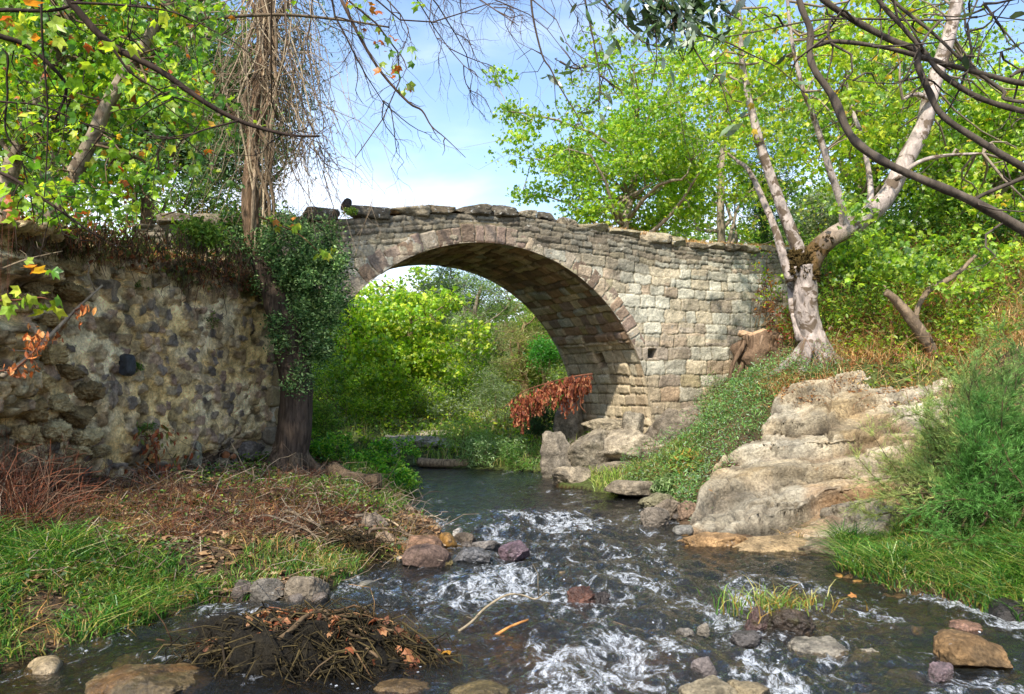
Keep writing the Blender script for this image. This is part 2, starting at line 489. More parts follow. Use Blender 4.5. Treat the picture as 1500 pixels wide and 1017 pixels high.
xs = graded(-7.5, 8.5, .055, 500, 55); ys = graded(2.6, 17.5, .055, 600, 60)
ys = ys[ys > -60]
X, Y = np.meshgrid(xs, ys)
Z = ground_h(X, Y)
nx, ny = len(xs), len(ys)
i, j = np.meshgrid(np.arange(ny - 1), np.arange(nx - 1), indexing='ij')
a = i * nx + j
GF = np.stack([a, a + 1, a + nx + 1, a + nx], -1).reshape(-1, 4)
sd = poly_sd(X.ravel(), Y.ravel(), SHORE)
xf, yf = X.ravel(), Y.ravel()
soil = hx('4c3f31'); litter = hx('65523f'); green = hx('4f5f2c'); bed1 = hx('6e5536'); bed2 = hx('2e3020'); dry = hx('a8894f')
n1 = fbm(xf * .9, yf * .9, seed=21, oct=4); n2 = fbm(xf * 5, yf * 5, seed=22, oct=3)
gc = soil[None] + (litter - soil)[None] * sstep(-.5, .6, n2)[:, None]
gg = sstep(.0, .7, n1) * .7
gg = np.where(xf > .5, np.maximum(gg, sstep(12, 15, yf) * .7), gg)
gg = np.where((yf > 11) & (xf > -3.3), np.maximum(gg, .75), gg)
gg = np.where(yf > 16, .8, gg)
gc = gc + (green - gc) * gg[:, None]
bc = bed2 + (bed1 - bed2) * sstep(-.4, .8, fbm(xf * 1.4, yf * 1.4, seed=23, oct=3))[:, None]
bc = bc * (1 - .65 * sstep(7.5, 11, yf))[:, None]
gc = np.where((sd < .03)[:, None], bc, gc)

m, t, o = _mat("ground"); L = t.links.new
v = geo_vec(t); at = N(t, "ShaderNodeAttribute", attribute_name="Col")
c = mixrgb(t, 1.0, at.outputs['Color'], maprangec(t, noise(t, v, 18, 8, .7), .75), 'MULTIPLY')
vo = N(t, "ShaderNodeTexVoronoi", Scale=26.0); L(v, vo.inputs['Vector'])
c = mixrgb(t, maprange(t, noise(t, v, 7, 6, .7), .58, .7), c, (.03, .022, .013))
b = N(t, "ShaderNodeBsdfPrincipled", Roughness=.95); b.inputs['Specular IOR Level'].default_value = .15
L(c, b.inputs['Base Color'])
bm = N(t, "ShaderNodeBump", Strength=.9, Distance=.03); L(noise(t, v, 30, 8, .75), bm.inputs['Height']); L(bm.outputs[0], b.inputs['Normal'])
L(b.outputs[0], o.inputs['Surface']); M['ground'] = m
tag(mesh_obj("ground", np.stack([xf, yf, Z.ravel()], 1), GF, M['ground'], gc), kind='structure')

# ---------------------------------------------------------------- water
def flow_zone(x, y):
    """how lively the water is: rapids between the pool under the arch and the viewer"""
    ax = .3 + .12 * (9.5 - y)                       # axis of the fast tongue
    tongue = np.exp(-((x - ax) / .85) ** 2) * sstep(10.4, 9.0, y)
    left = np.exp(-((y - (5.9 + .35 * (x + 1))) / .55) ** 2) * sstep(.6, -.6, x)
    right = .55 * sstep(8.2, 6.5, y) * sstep(.2, 1.8, x)
    return np.clip(.22 * sstep(14.5, 11, y) + tongue + .6 * left + .6 * right, 0, 1)

wx = np.arange(-4.2, 5.0, .026); wy = np.concatenate([np.geomspace(.6, 3.6, 24)[:-1], 3.6 + np.cumsum(np.linspace(.014, .05, 300))])
wy = wy[wy < 19.5]
wy = np.concatenate([wy, np.arange(wy[-1] + .06, 19.5, .08)])
wx = np.concatenate([np.arange(-9, -4.2, .12), wx])
WX, WY = np.meshgrid(wx, wy)
fz = flow_zone(WX, WY)
u = WX + .12 * (WY - 9) * .4
rip = fbm(u * 2.6, WY * 2.2, seed=31, oct=2) * .036 + (.5 - np.abs(fbm(u * 6.5, WY * 5.0, seed=33, oct=3, gain=.6))) * .030
rip = np.abs(rip) ** .9 * np.sign(rip)
WZ = rip * (.10 + .95 * fz) + .0016 * fbm(WX * 5, WY * 14, seed=35, oct=2) * (1 - fz)
# standing humps where the current climbs over stones
for (px, py, r, h) in [(800, 925, .22, .05), (700, 790, .3, .03), (860, 850, .2, .04), (830, 1000, .3, .05), (960, 860, .3, .03), (250, 1000, .35, .04), (1360, 930, .25, .04), (150, 960, .3, .03), (930, 960, .35, .03), (1180, 880, .3, .025)]:
    p = PW(px, py); WZ += h * np.exp(-(((WX - p[0]) / r) ** 2 + ((WY - p[1]) / (r * .6)) ** 2))
WZ += .01
sdw = poly_sd(WX.ravel(), WY.ravel(), SHORE).reshape(WX.shape)
nyw, nxw = WX.shape
i, j = np.meshgrid(np.arange(nyw - 1), np.arange(nxw - 1), indexing='ij')
keep = (sdw[:-1, :-1] < .55)
a = (i * nxw + j)[keep]
WFc = np.stack([a, a + 1, a + nxw + 1, a + nxw], -1)
used, inv = np.unique(WFc, return_inverse=True); WFc = inv.reshape(-1, 4)
foam = np.clip(fz + .22 * fbm(WX * 1.1, WY * .8, seed=41, oct=3), 0, 1)
foam += .3 * sstep(-.25, -.02, sdw) * sstep(.0, .5, fz)
foam = np.clip(foam, 0, 1)
m, t, o = _mat("stream_water"); L = t.links.new
at = N(t, "ShaderNodeAttribute", attribute_name="Col")
sepc = N(t, "ShaderNodeSeparateColor"); L(at.outputs['Color'], sepc.inputs[0])
v = geo_vec(t)
mpv = N(t, "ShaderNodeMapping"); mpv.inputs['Scale'].default_value = (1.0, .55, 1.0); mpv.inputs['Rotation'].default_value = (0, 0, .2)
nw = N(t, "ShaderNodeTexNoise"); nw.inputs['Scale'].default_value = 1.6; nw.inputs['Detail'].default_value = 3
L(v, nw.inputs['Vector'])
wv = N(t, "ShaderNodeVectorMath", operation='MULTIPLY_ADD'); wv.inputs[1].default_value = (.55, .55, .55)
L(nw.outputs['Color'], wv.inputs[0]); L(v, wv.inputs[2]); L(wv.outputs[0], mpv.inputs['Vector'])
fv = mpv.outputs[0]
mb0n = N(t, "ShaderNodeMapping"); mb0n.inputs['Scale'].default_value = (1, .6, 1); L(v, mb0n.inputs['Vector']); mb0 = mb0n.outputs[0]
# broken lacy foam: ridged noise, thresholded by the liveliness
r1 = noise(t, fv, 5.5, 9, .68, .9)
ab = N(t, "ShaderNodeMath", operation='SUBTRACT'); ab.inputs[1].default_value = .5; L(r1, ab.inputs[0])
ab2 = N(t, "ShaderNodeMath", operation='ABSOLUTE'); L(ab.outputs[0], ab2.inputs[0])
ridge = maprange(t, ab2.outputs[0], .085, .0)
fine = noise(t, fv, 17, 7, .74, .6)
big = noise(t, fv, 1.9, 6, .6, .5)
s1 = N(t, "ShaderNodeMath", operation='MULTIPLY_ADD'); L(ridge, s1.inputs[0]); s1.inputs[1].default_value = .20; bgm = N(t, "ShaderNodeMath", operation='MULTIPLY'); bgm.inputs[1].default_value = 1.5; L(big, bgm.inputs[0]); L(bgm.outputs[0], s1.inputs[2])
s2 = N(t, "ShaderNodeMath", operation='MULTIPLY_ADD'); L(fine, s2.inputs[0]); s2.inputs[1].default_value = 1.0; L(s1.outputs[0], s2.inputs[2])
s3 = N(t, "ShaderNodeMath", operation='MULTIPLY_ADD'); L(sepc.outputs[0], s3.inputs[0]); s3.inputs[1].default_value = .30; L(s2.outputs[0], s3.inputs[2])
fm0 = maprange(t, s3.outputs[0], 1.67, 1.92)
fmul = N(t, "ShaderNodeMath", operation='MULTIPLY'); L(fm0, fmul.inputs[0]); L(maprange(t, noise(t, mb0, 46, 3, .6, .6), .30, .55), fmul.inputs[1])
fm = fmul.outputs[0]
# scattered bubbles
vb = N(t, "ShaderNodeTexVoronoi", Scale=15.0); vb.inputs['Randomness'].default_value = 1.0
mb = N(t, "ShaderNodeMapping"); mb.inputs['Scale'].default_value = (1, .7, 1); L(v, mb.inputs['Vector']); L(mb.outputs[0], vb.inputs['Vector'])
bub = maprange(t, vb.outputs['Distance'], .14, .08)
bn = maprange(t, noise(t, fv, 1.3, 4, .6), .53, .60)
bb = N(t, "ShaderNodeMath", operation='MULTIPLY'); L(bub, bb.inputs[0]); L(bn, bb.inputs[1])
fx = N(t, "ShaderNodeMath", operation='MAXIMUM'); L(fm, fx.inputs[0]); L(bb.outputs[0], fx.inputs[1])
fc = N(t, "ShaderNodeMath", operation='MULTIPLY'); fc.use_clamp = True; L(fx.outputs[0], fc.inputs[0]); fc.inputs[1].default_value = .8
# body: fresnel mix of a tinted see-through and a mirror
bm = N(t, "ShaderNodeBump", Strength=1.0, Distance=.02)
hh = noise(t, mb.outputs[0], 26, 5, .62, .8); L(hh, bm.inputs['Height'])
fr = N(t, "ShaderNodeFresnel"); fr.inputs['IOR'].default_value = 1.5; L(bm.outputs[0], fr.inputs['Normal'])
tp = N(t, "ShaderNodeBsdfTransparent"); 
L(mixrgb(t, sepc.outputs[1], (.40, .37, .22), (.74, .62, .40)), tp.inputs['Color'])
gl = N(t, "ShaderNodeBsdfGlossy", Roughness=.05); gl.inputs['Color'].default_value = (1, 1, 1, 1); L(bm.outputs[0], gl.inputs['Normal'])
mw = N(t, "ShaderNodeMixShader"); L(fr.outputs[0], mw.inputs[0]); L(tp.outputs[0], mw.inputs[1]); L(gl.outputs[0], mw.inputs[2])
df = N(t, "ShaderNodeBsdfDiffuse"); df.inputs['Color'].default_value = (.58, .61, .64, 1); L(bm.outputs[0], df.inputs['Normal'])
mf = N(t, "ShaderNodeMixShader"); L(fc.outputs[0], mf.inputs[0]); L(mw.outputs[0], mf.inputs[1]); L(df.outputs[0], mf.inputs[2])
L(mf.outputs[0], o.inputs['Surface']); M['water'] = m
# faint grey diffuse standing in for sky reflection, stronger in aerated water
da = N(t, 'ShaderNodeBsdfDiffuse'); da.inputs['Color'].default_value = (.155, .17, .165, 1); L(bm.outputs[0], da.inputs['Normal'])
ma = N(t, 'ShaderNodeMixShader'); L(maprange(t, sepc.outputs[0], 0, 1, .02, .09), ma.inputs[0]); L(tp.outputs[0], ma.inputs[1]); L(da.outputs[0], ma.inputs[2]); L(ma.outputs[0], mw.inputs[1])
shal = np.clip(sstep(7.5, 4.5, WY), 0, 1)
wc = np.stack([foam.ravel(), shal.ravel(), 0 * foam.ravel()], 1)
tag(mesh_obj("water", np.stack([WX.ravel(), WY.ravel(), WZ.ravel()], 1)[used], WFc, M['water'], wc[used]), kind='structure')
# ---------------------------------------------------------------- masonry as real relief
def course_bounds(z0, z1, hmin, hmax, rng):
    b = [z0]
    while b[-1] < z1: b.append(b[-1] + (rng.uniform(hmin, hmax) if not callable(hmin) else hmin(b[-1], rng)))
    return np.array(b)

def layout(u, v, bounds, wfun, seed, warp=.03, jitter=.012, corner=.035):
    """stone id, distance to the joint, for coursed rubble"""
    rng = np.random.default_rng(seed)
    uu = u + warp * .7 * vnoise(u * 1.7, v * 1.7, seed=seed) + jitter * fbm(u * 9, v * 9, seed=seed + 1, oct=2)
    vv = v + warp * fbm(u * .9, v * 2.0, seed=seed + 2, oct=2) + jitter * fbm(u * 8, v * 8, seed=seed + 3, oct=2)
    ci = np.clip(np.searchsorted(bounds, vv.ravel()) - 1, 0, len(bounds) - 2).reshape(u.shape)
    du = np.zeros(u.shape); sid = np.zeros(u.shape, int); cu = np.zeros(u.shape)
    umin, umax = uu.min() - 1, uu.max() + 1
    base = 0
    for c in np.unique(ci):
        h = bounds[c + 1] - bounds[c]
        e = [umin - rng.uniform(0, .5)]
        while e[-1] < umax: e.append(e[-1] + wfun(h, rng))
        e = np.array(e)
        mk = ci == c
        k = np.clip(np.searchsorted(e, uu[mk]) - 1, 0, len(e) - 2)
        du[mk] = np.minimum(uu[mk] - e[k], e[k + 1] - uu[mk])
        cu[mk] = (e[k] + e[k + 1]) / 2
        sid[mk] = base + k
        base += len(e)
    dv = np.minimum(vv - bounds[ci], bounds[ci + 1] - vv)
    q = np.sqrt(np.clip(corner - du, 0, None) ** 2 + np.clip(corner - dv, 0, None) ** 2)
    return sid, corner - q, cu, ci

def rnd(sid, seed):
    return _hash(sid, sid * 0 + 7, sid * 0 + 3, seed)

def pick(sid, seed, pal, w):
    w = np.asarray(w, float)
    r = rnd(sid, seed)
    if w.ndim == 1: w = np.broadcast_to(w, sid.shape + (len(pal),))
    cw = np.cumsum(w, -1); cw = cw / cw[..., -1:]
    k = (r[..., None] > cw).sum(-1).clip(0, len(pal) - 1)
    c = np.array(pal)[k]
    c = c * (1 + .30 * (rnd(sid, seed + 9) - .5))[..., None]
    m_ = c.mean(-1, keepdims=True)
    return c * .78 + m_ * np.array([1.06, 1.0, .88]) * .22

def relief(dist, sid, seed, joint=.026, out=.03, edge=.016):
    p = sstep(.0, edge, dist)
    pil = sstep(.0, .035, dist)
    return -joint + p * (joint + out * (rnd(sid, seed) - .4)) + pil * .003

def grid_faces(ny, nx, keep=None):
    i, j = np.meshgrid(np.arange(ny - 1), np.arange(nx - 1), indexing='ij')
    a = i * nx + j
    if keep is not None: a = a[keep]
    return np.stack([a.ravel(), a.ravel() + 1, a.ravel() + nx + 1, a.ravel() + nx], -1)

# ---------------------------------------------------------------- the bridge
AS, AZ, AR = .23, .75, 3.05            # arch centre along the face, height, radius
RING = .29
TOPS = np.array([(-5.2, 3.80), (-2.85, 4.0), (-1.6, 4.22), (-.7, 4.35), (0, 4.42), (.9, 4.42), (1.85, 4.33), (3.0, 4.25), (3.97, 4.18), (5.2, 4.19), (6.4, 4.24), (9.5, 4.35)])
def top_z(s): return np.interp(s, TOPS[:, 0], TOPS[:, 1])
CAPH = .17
S0, S1 = -4.9, 7.6

cream = hx('c4c0aa'); grey = hx('a39f8c'); tan = hx('b09a78'); rose = hx('8f7868'); brown = hx('84694f'); warm = hx('a5825f'); sand = hx('bda984'); mort = hx('a09272'); darks = hx('5d5649'); ochre = hx('a08d58')

bridge = thing("stone_bridge", "old humpbacked stone arch bridge spanning the stream, worn grey and pink blocks", "bridge", BP(AS, 0, -BW / 2))

def spandrel(n0, sign, step, name, seed):
    s = np.arange(S0, S1, step); z = np.arange(-.35, 4.45, step)
    S, Zz = np.meshgrid(s, z)
    r = np.hypot(S - AS, Zz - AZ); th = np.degrees(np.arctan2(Zz - AZ, S - AS))
    tz = top_z(S) - CAPH
    rin = np.where(Zz < AZ, np.abs(S - AS), r)
    ok = (rin > AR - 1e-6) & (Zz < tz)
    inside = rin <= AR
    # snap the jagged edge of the opening onto the curve
    k = (AR + .001) / np.maximum(rin, 1e-6)
    Sx = np.where(inside, AS + (S - AS) * k, S); Zx = np.where(inside & (Zz >= AZ), AZ + (Zz - AZ) * k, Zz)
    Zx = np.minimum(Zx, top_z(Sx) - CAPH + .01)
    keep = (ok[:-1, :-1] | ok[1:, :-1] | ok[:-1, 1:] | ok[1:, 1:])
    rng = np.random.default_rng(seed)
    V0 = Zx - (top_z(Sx) - 4.2) * sstep(2.4, 3.8, Zx)
    hb = lambda z_, g: g.uniform(.19, .26) if z_ < 3.1 else (g.uniform(.14, .2) if z_ < 3.5 else g.uniform(.065, .13))
    bnd = course_bounds(-.6, 4.8, hb, None, rng)
    sid, d, cu, ci = layout(Sx, V0, bnd, lambda h, g: g.uniform(.22, .50) if h > .17 else g.uniform(.12, .42), seed, warp=.035, jitter=.014)
    n = relief(d, sid, seed + 3, .017, .018, .011)
    nz = fbm(Sx * 5, Zx * 5, seed=seed + 11, oct=5, gain=.6)
    n = n + .013 * nz + .035 * fbm(Sx * .7, Zx * .7, seed=seed + 12, oct=2)
    thin = sstep(3.35, 3.6, V0)
    n += thin * .03 * (rnd(sid, seed + 21) - .5)
    pal = [cream, grey, tan, rose, brown, warm, sand, ochre]
    wr = sstep(2.0, 3.6, Sx)
    band = np.exp(-((Zx - 2.2) / .55) ** 2)
    hi = sstep(2.1, 2.7, Zx)
    w = np.stack([.3 + 3.2 * wr * hi, .7 + 1.6 * wr * hi, .6 - .3 * wr * hi, .12 + .9 * band, .15 + .3 * band + .3 * thin, .2 + .5 * band, .7 + .5 * thin, .1 + .2 * thin], -1)
    c = pick(sid, seed + 5, pal, w)
    mean_ = hx('c2bba6') * sstep(1.2, 2.6, Zx)[..., None] + hx('a3947a') * (1 - sstep(1.2, 2.6, Zx)[..., None]); c = c * .6 + mean_ * .4
    jm = sstep(.012, 0, d)[..., None]
    dk = hx('4a4234') * .8
    c = c * (1 - jm) + (mort * .62) * jm
    # old dirt and lichen under the top
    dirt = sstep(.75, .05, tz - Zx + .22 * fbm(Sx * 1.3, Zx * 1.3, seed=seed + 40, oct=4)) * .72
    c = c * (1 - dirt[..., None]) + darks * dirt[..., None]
    low = sstep(1.35, .7, Zx + .15 * nz)[..., None] * .45 * (wr > -1)[..., None]
    c = c * (1 - low) + hx('9a8f79') * low
    # putlog hole
    if sign > 0:
        hole = sstep(.09, .06, np.maximum(np.abs(Sx - 3.30), np.abs(Zx - 2.10)))
        n -= hole * .16; c = c * (1 - hole[..., None] * .7)
    V = BP(Sx, Zx, n0 + sign * n)
    Fc = grid_faces(len(z), len(s), keep)
    if sign < 0: Fc = Fc[:, ::-1]
    used, inv = np.unique(Fc, return_inverse=True)
    g = Geo(); g.add(V.reshape(-1, 3)[used], inv.reshape(-1, 4), c.reshape(-1, 3)[used])
    return g.build(name, M['masonry'], bridge)

spandrel(0.0, 1, .0165, "spandrel_wall", 101)
spandrel(-BW, -1, .06, "spandrel_wall", 131)

# arch ring of dressed voussoirs, front and back
def ring(n0, sign, seed, nr, na):
    rr = np.linspace(AR - .004, AR + RING + .03, nr); aa = np.radians(np.linspace(28, 153, na))
    Rr, A = np.meshgrid(rr, aa)
    t = A * AR
    bnd = np.array([-1, AR - .06, AR + RING + .5])
    sid, d, cu, ci = layout(t, Rr, bnd, lambda h, g: g.uniform(.13, .25), seed, warp=.006, jitter=.010, corner=.03)
    edge = np.minimum(AR + RING - Rr + .0, 1)
    edge = edge + .07 * (rnd(sid, seed + 2) - .55)
    d = np.minimum(d, edge)
    n = -.02 + sstep(0, .016, d) * (.036 + .022 * (rnd(sid, seed + 1) - .5)) + .008 * fbm(t * 6, Rr * 6, seed=seed, oct=4, gain=.6)
    round_ = sstep(.03, 0, Rr - AR) * .02
    n = n - round_
    c = pick(sid, seed + 5, [hx('8d7666'), hx('9a8470'), hx('846e5a'), hx('967c62'), hx('ab977a'), hx('b5a58c')], [1.3, 1.2, .8, .7, .7, .5])
    jm = sstep(.012, 0, d)[..., None]
    c = c * (1 - jm) + mort * .6 * jm
    V = BP(AS + Rr * np.cos(A), AZ + Rr * np.sin(A), n0 + sign * n)
    Fc = grid_faces(na, nr)
    if sign > 0: Fc = Fc[:, ::-1]
    g = Geo(); g.add(V.reshape(-1, 3), Fc, c.reshape(-1, 3))
    return g.build("arch_ring", M['masonry'], bridge)
ring(0.0, 1, 211, 26, 640)
ring(-BW, -1, 213, 8, 200)

# soffit (barrel) with the pier faces below the springing
tt = np.arange(-1.15, math.pi * AR + 1.15, .022)
wv_ = np.arange(-.022, BW + .03, .022)
T, Wd = np.meshgrid(tt, wv_)
ang = np.clip(T / AR, 0, math.pi)
below = np.where(T < 0, T, np.where(T > math.pi * AR, -(T - math.pi * AR), 0))
pier = (ang < math.radians(30)) | (ang > math.radians(150))
rng = np.random.default_rng(5)
bnd = course_bounds(-1.4, math.pi * AR + 1.6, .14, .24, rng)
sid, d, cu, ci = layout(Wd, T, bnd, lambda h, g: g.uniform(.16, .48), 303, warp=.03, jitter=.008)
n = relief(d, sid, 305, .03, .045, .018) + .009 * fbm(T * 5, Wd * 5, seed=306, oct=4, gain=.6) + .02 * fbm(T * .9, Wd * .9, seed=307, oct=2)
hole = sstep(.16, .12, np.maximum(np.abs(Wd - 1.25), np.abs(T - 1.28)))
n += .035 * sstep(.13, .09, np.abs(T - 1.72)) * (T < 3)
n -= .22 * hole
edgef = sstep(.1, 0, np.minimum(Wd, BW - Wd))
n = n * (1 - edgef) + .0 * edgef
c = pick(sid, 309, [warm, brown, tan, rose, sand, ochre, grey], np.stack([1.2 + 0 * T, .9 + 0 * T, 1.0 + 0 * T, .6 + 0 * T, .5 + 1.2 * pier, .3 + 0 * T, .2 + .4 * pier], -1))
jm = sstep(.012, 0, d)[..., None]
low_ = sstep(1.75, 1.45, T)[..., None]; c = c * (1 - .62 * low_) + hx('c2b293') * .62 * low_
c = c * (1 - jm) + mort * .6 * jm
c = c * (1 - hole[..., None] * .8)
rad = AR - n
V = BP(AS + rad * np.cos(ang), AZ + rad * np.sin(ang) + below, -Wd)
g = Geo(); g.add(V.reshape(-1, 3), grid_faces(len(wv_), len(tt))[:, ::-1], c.reshape(-1, 3))
g.build("soffit", M['soffit'], bridge)

# deck: dry earth and straw between the parapets
s = np.linspace(S0, S1, 260); w = np.linspace(.05, BW - .05, 26)
Sg, Wg = np.meshgrid(s, w)
zz = top_z(Sg) - .16 + .05 * fbm(Sg * 2, Wg * 2, seed=61, oct=4)
g = Geo(); g.add(BP(Sg, zz, -Wg).reshape(-1, 3), grid_faces(len(w), len(s)), hx('a07d4e') * .8)
g.build("deck", M['ground'], bridge)
# ends of the bridge body
for se in (S0 + .01, S1 - .03):
    g = Geo()
    z = np.linspace(-.3, top_z(se) - .18, 20); w = np.linspace(0.02, BW - .02, 14)
    Zg, Wg = np.meshgrid(z, w)
    g.add(BP(se + .03 * fbm(Zg * 3, Wg * 3, seed=9), Zg, -Wg).reshape(-1, 3), grid_faces(14, 20), brown)
    g.build("end_wall", M['masonry'], bridge)

# parapet stones: each a chipped block, some missing
def coping(row, n_c, seed, smin, smax, n=9):
    rng = np.random.default_rng(seed); g = Geo(); s = smin
    while s < smax:
        L_ = rng.uniform(.34, .72)
        if row == 0 and abs(s + L_ / 2 + .3) < .35: L_ = .5
        zt = top_z(s + L_ / 2)
        h = CAPH + rng.uniform(.0, .035)
        if row == 0:
            if -.62 < s < -.35: h += .07
            if 3.0 < s < 3.4: h += .02
            if s > 4.1: h *= .82
        gap = row == 0 and (-.02 < s + L_ / 2 < .32) 
        if gap and s < .05:
            s += .15; continue
        V, Fc = superblob((L_ / 2 * .985, rng.uniform(.17, .21), h / 2), n, 9, .05, 5, int(rng.integers(1e6)), cuts=5, fine=.9)
        V = rotz(roty(V, rng.uniform(-.03, .03)), PHI + rng.uniform(-.03, .03))
        slope = math.atan2(top_z(s + L_) - top_z(s), L_)
        c0 = BP(s + L_ / 2, zt - CAPH + h / 2 - .012, n_c - .17 + rng.uniform(-.012, .03))
        c = [darks * 1.05, hx('7b705c'), hx('8f8468'), hx('6a5f4d'), hx('988c74')][rng.integers(5)]
        g.add(V + c0, Fc, c * rng.uniform(.85, 1.15))
        s += L_ + rng.uniform(.004, .02)
    return g.build("parapet", M['parapet'], bridge)
coping(0, 0.02, 71, -4.6, 7.2, 14)
coping(1, -BW + .32, 72, -4.6, 7.2, 7)

# ---------------------------------------------------------------- rubble retaining wall on the left bank
d2 = WALL_B - WALL_A; WL = float(np.hypot(*d2)); WE = d2 / WL; WN = np.array([WE[1], -WE[0]])   # outward normal, to the stream
def WPt(u, z, n):
    u, z, n = np.broadcast_arrays(np.asarray(u, float), np.asarray(z, float), np.asarray(n, float))
    return np.stack([WALL_A[0] + WE[0] * u + WN[0] * n, WALL_A[1] + WE[1] * u + WN[1] * n, z], -1)
wall = thing("retaining_wall", "crumbling rubble wall with pale mortar on the left bank beside the bridge", "wall", WPt(WL / 2, .3, 0))
U0, U1 = -1.15, WL + .12
us = np.arange(U0, U1, .0145); zs = np.arange(.1, 3.2, .0145)
U, Zg = np.meshgrid(us, zs)
topw = 3.02 + .10 * fbm(us * 1.5, us * 0, seed=81, oct=3) - .22 * sstep(2.9, 4.3, us) * 0 - .25 * sstep(.1, -.9, us)
Zg = zs[0] + (Zg - zs[0]) * ((topw[None] - zs[0]) / (zs[-1] - zs[0]))
rng = np.random.default_rng(88)
cell = .135
pu, pz = np.meshgrid(np.arange(U0 - .3, U1 + .3, cell), np.arange(-.2, 3.5, cell * .8))
pu = pu + (np.arange(pu.shape[0])[:, None] % 2) * cell * .5
pu = (pu + rng.uniform(-.34, .34, pu.shape) * cell).ravel(); pz = (pz + rng.uniform(-.26, .26, pz.shape) * cell).ravel()
ru = rng.uniform(.035, .10, len(pu)); rz = rng.uniform(.035, .08, len(pu)) ; keepst = rng.random(len(pu)) < .92
asp = rng.uniform(.75, 1.25, len(pu))
uu = U + .03 * fbm(U * 7, Zg * 7, seed=90, oct=4); vv = Zg + .03 * fbm(U * 7, Zg * 7, seed=94, oct=4)
best = np.full(U.shape, 9.0); bid = np.zeros(U.shape, int)
for k in range(len(pu)):
    if not keepst[k]: continue
    iu0, iu1 = np.searchsorted(us, [pu[k] - .22, pu[k] + .22])
    if iu1 <= iu0: continue
    sl = (slice(None), slice(iu0, iu1))
    q = ((np.abs(uu[sl] - pu[k]) / ru[k]) ** 2.6 + (np.abs(vv[sl] - pz[k]) / rz[k]) ** 2.6) ** (1 / 2.6)
    mk = q < best[sl]
    best[sl] = np.where(mk, q, best[sl]); bid[sl] = np.where(mk, k, bid[sl])
ruin = sstep(.55, -.15, U + .25 * fbm(U * 1.1, Zg * 1.1, seed=97, oct=3)) # the collapsed end at the near side
lowr = sstep(1.05, .55, Zg + .2 * fbm(U * 1.5, U * 0, seed=98, oct=2))
crown_ = sstep(2.35, 2.9, Zg + .2 * fbm(U * 1.5, U * 0, seed=99, oct=2))
bare = np.clip(ruin + lowr * .8 + crown_ * .8, 0, 1)
show = (rnd(bid, 17) < .66 + .3 * bare)
stone = np.where(show, sstep(1.04, .93, best), 0)
mtx = fbm(U * 7, Zg * 7, seed=92, oct=5, gain=.62)
n = .010 * mtx + .009 * fbm(U * 22, Zg * 22, seed=191, oct=3) + .03 * fbm(U * 1.2, Zg * 1.2, seed=93, oct=3)
n += stone * (.008 + .028 * rnd(bid, 18)) - .014 * sstep(.07, .0, np.abs(best - 1.09)) * show + bare * stone * (.05 * rnd(bid, 19) + .02) - bare * (1 - stone) * .035
n -= lowr * (.16 + .10 * fbm(U * 1.6, Zg * 1.6, seed=101, oct=3))
pits = sstep(.42, .75, fbm(U * 4.2, Zg * 4.2, seed=102, oct=4)); n -= pits * .025
# ledges in the ruined near end
stra = vnoise(U * .8, Zg * 5.0, seed=103)
n += ruin * (.15 * np.sign(stra) * np.abs(stra) ** .6 + .10)
cave = np.exp(-(((U - 2.75) / .33) ** 4 + ((Zg - .52) / .17) ** 4)); n -= cave * .45
cave2 = np.exp(-(((U - .55) / .5) ** 4 + ((Zg - .42) / .17) ** 4)); n -= cave2 * .4
mcol = hx('e6c88c'); m2 = hx('f0dcb0'); m3 = hx('cfa968')
mm = sstep(-.5, .6, fbm(U * 2.2, Zg * 2.2, seed=95, oct=4))[..., None]
base = mcol * (1 - mm) + m2 * mm
mo = sstep(.15, .9, fbm(U * 1.1 + 5, Zg * 1.1, seed=96, oct=4))[..., None]
base = base * (1 - mo * .8) + m3 * mo * .8
scol = pick(bid, 21, [hx('7a6e66'), hx('665e58'), hx('948270'), hx('a8946e'), hx('857563'), hx('9a7864')], [1.2, .8, .8, 1.1, .7, .4])
scol2 = pick(bid, 22, [hx('a8956a'), hx('94805a'), hx('7d6a48'), hx('b3a47c')], [1, 1, .8, .8])
rr_ = np.maximum(ruin, crown_ * .7)[..., None]
scol = scol * (1 - rr_) + scol2 * rr_
scol = scol * .85 + hx('ac9672') * .15
lt = (rnd(bid, 29) < .62)[..., None]; scol = np.where(lt, scol * .25 + np.array([hx('c4a878'), hx('d2b88e'), hx('b0946a'), hx('b8997c')])[(rnd(bid, 30) * 3.99).astype(int)] * .75, scol)
c = base * (1 - stone[..., None]) + scol * stone[..., None]
c = c * (1 - pits[..., None] * .5) * (1 + .22 * mtx[..., None]).clip(.5, 1.5)
jj = (np.abs(best - 1.05) < .06) & show
c = c * (1 - .35 * jj[..., None])
ms = sstep(.35, .8, fbm(U * 1.7 + 3, Zg * 1.7, seed=104, oct=4))[..., None] * crown_[..., None]
c = c * (1 - ms) + hx('4f5122') * ms
g = Geo(); g.add(WPt(U, Zg, n).reshape(-1, 3), grid_faces(len(zs), len(us)), c.reshape(-1, 3))
g.build("wall_face", M['rubble'], wall)
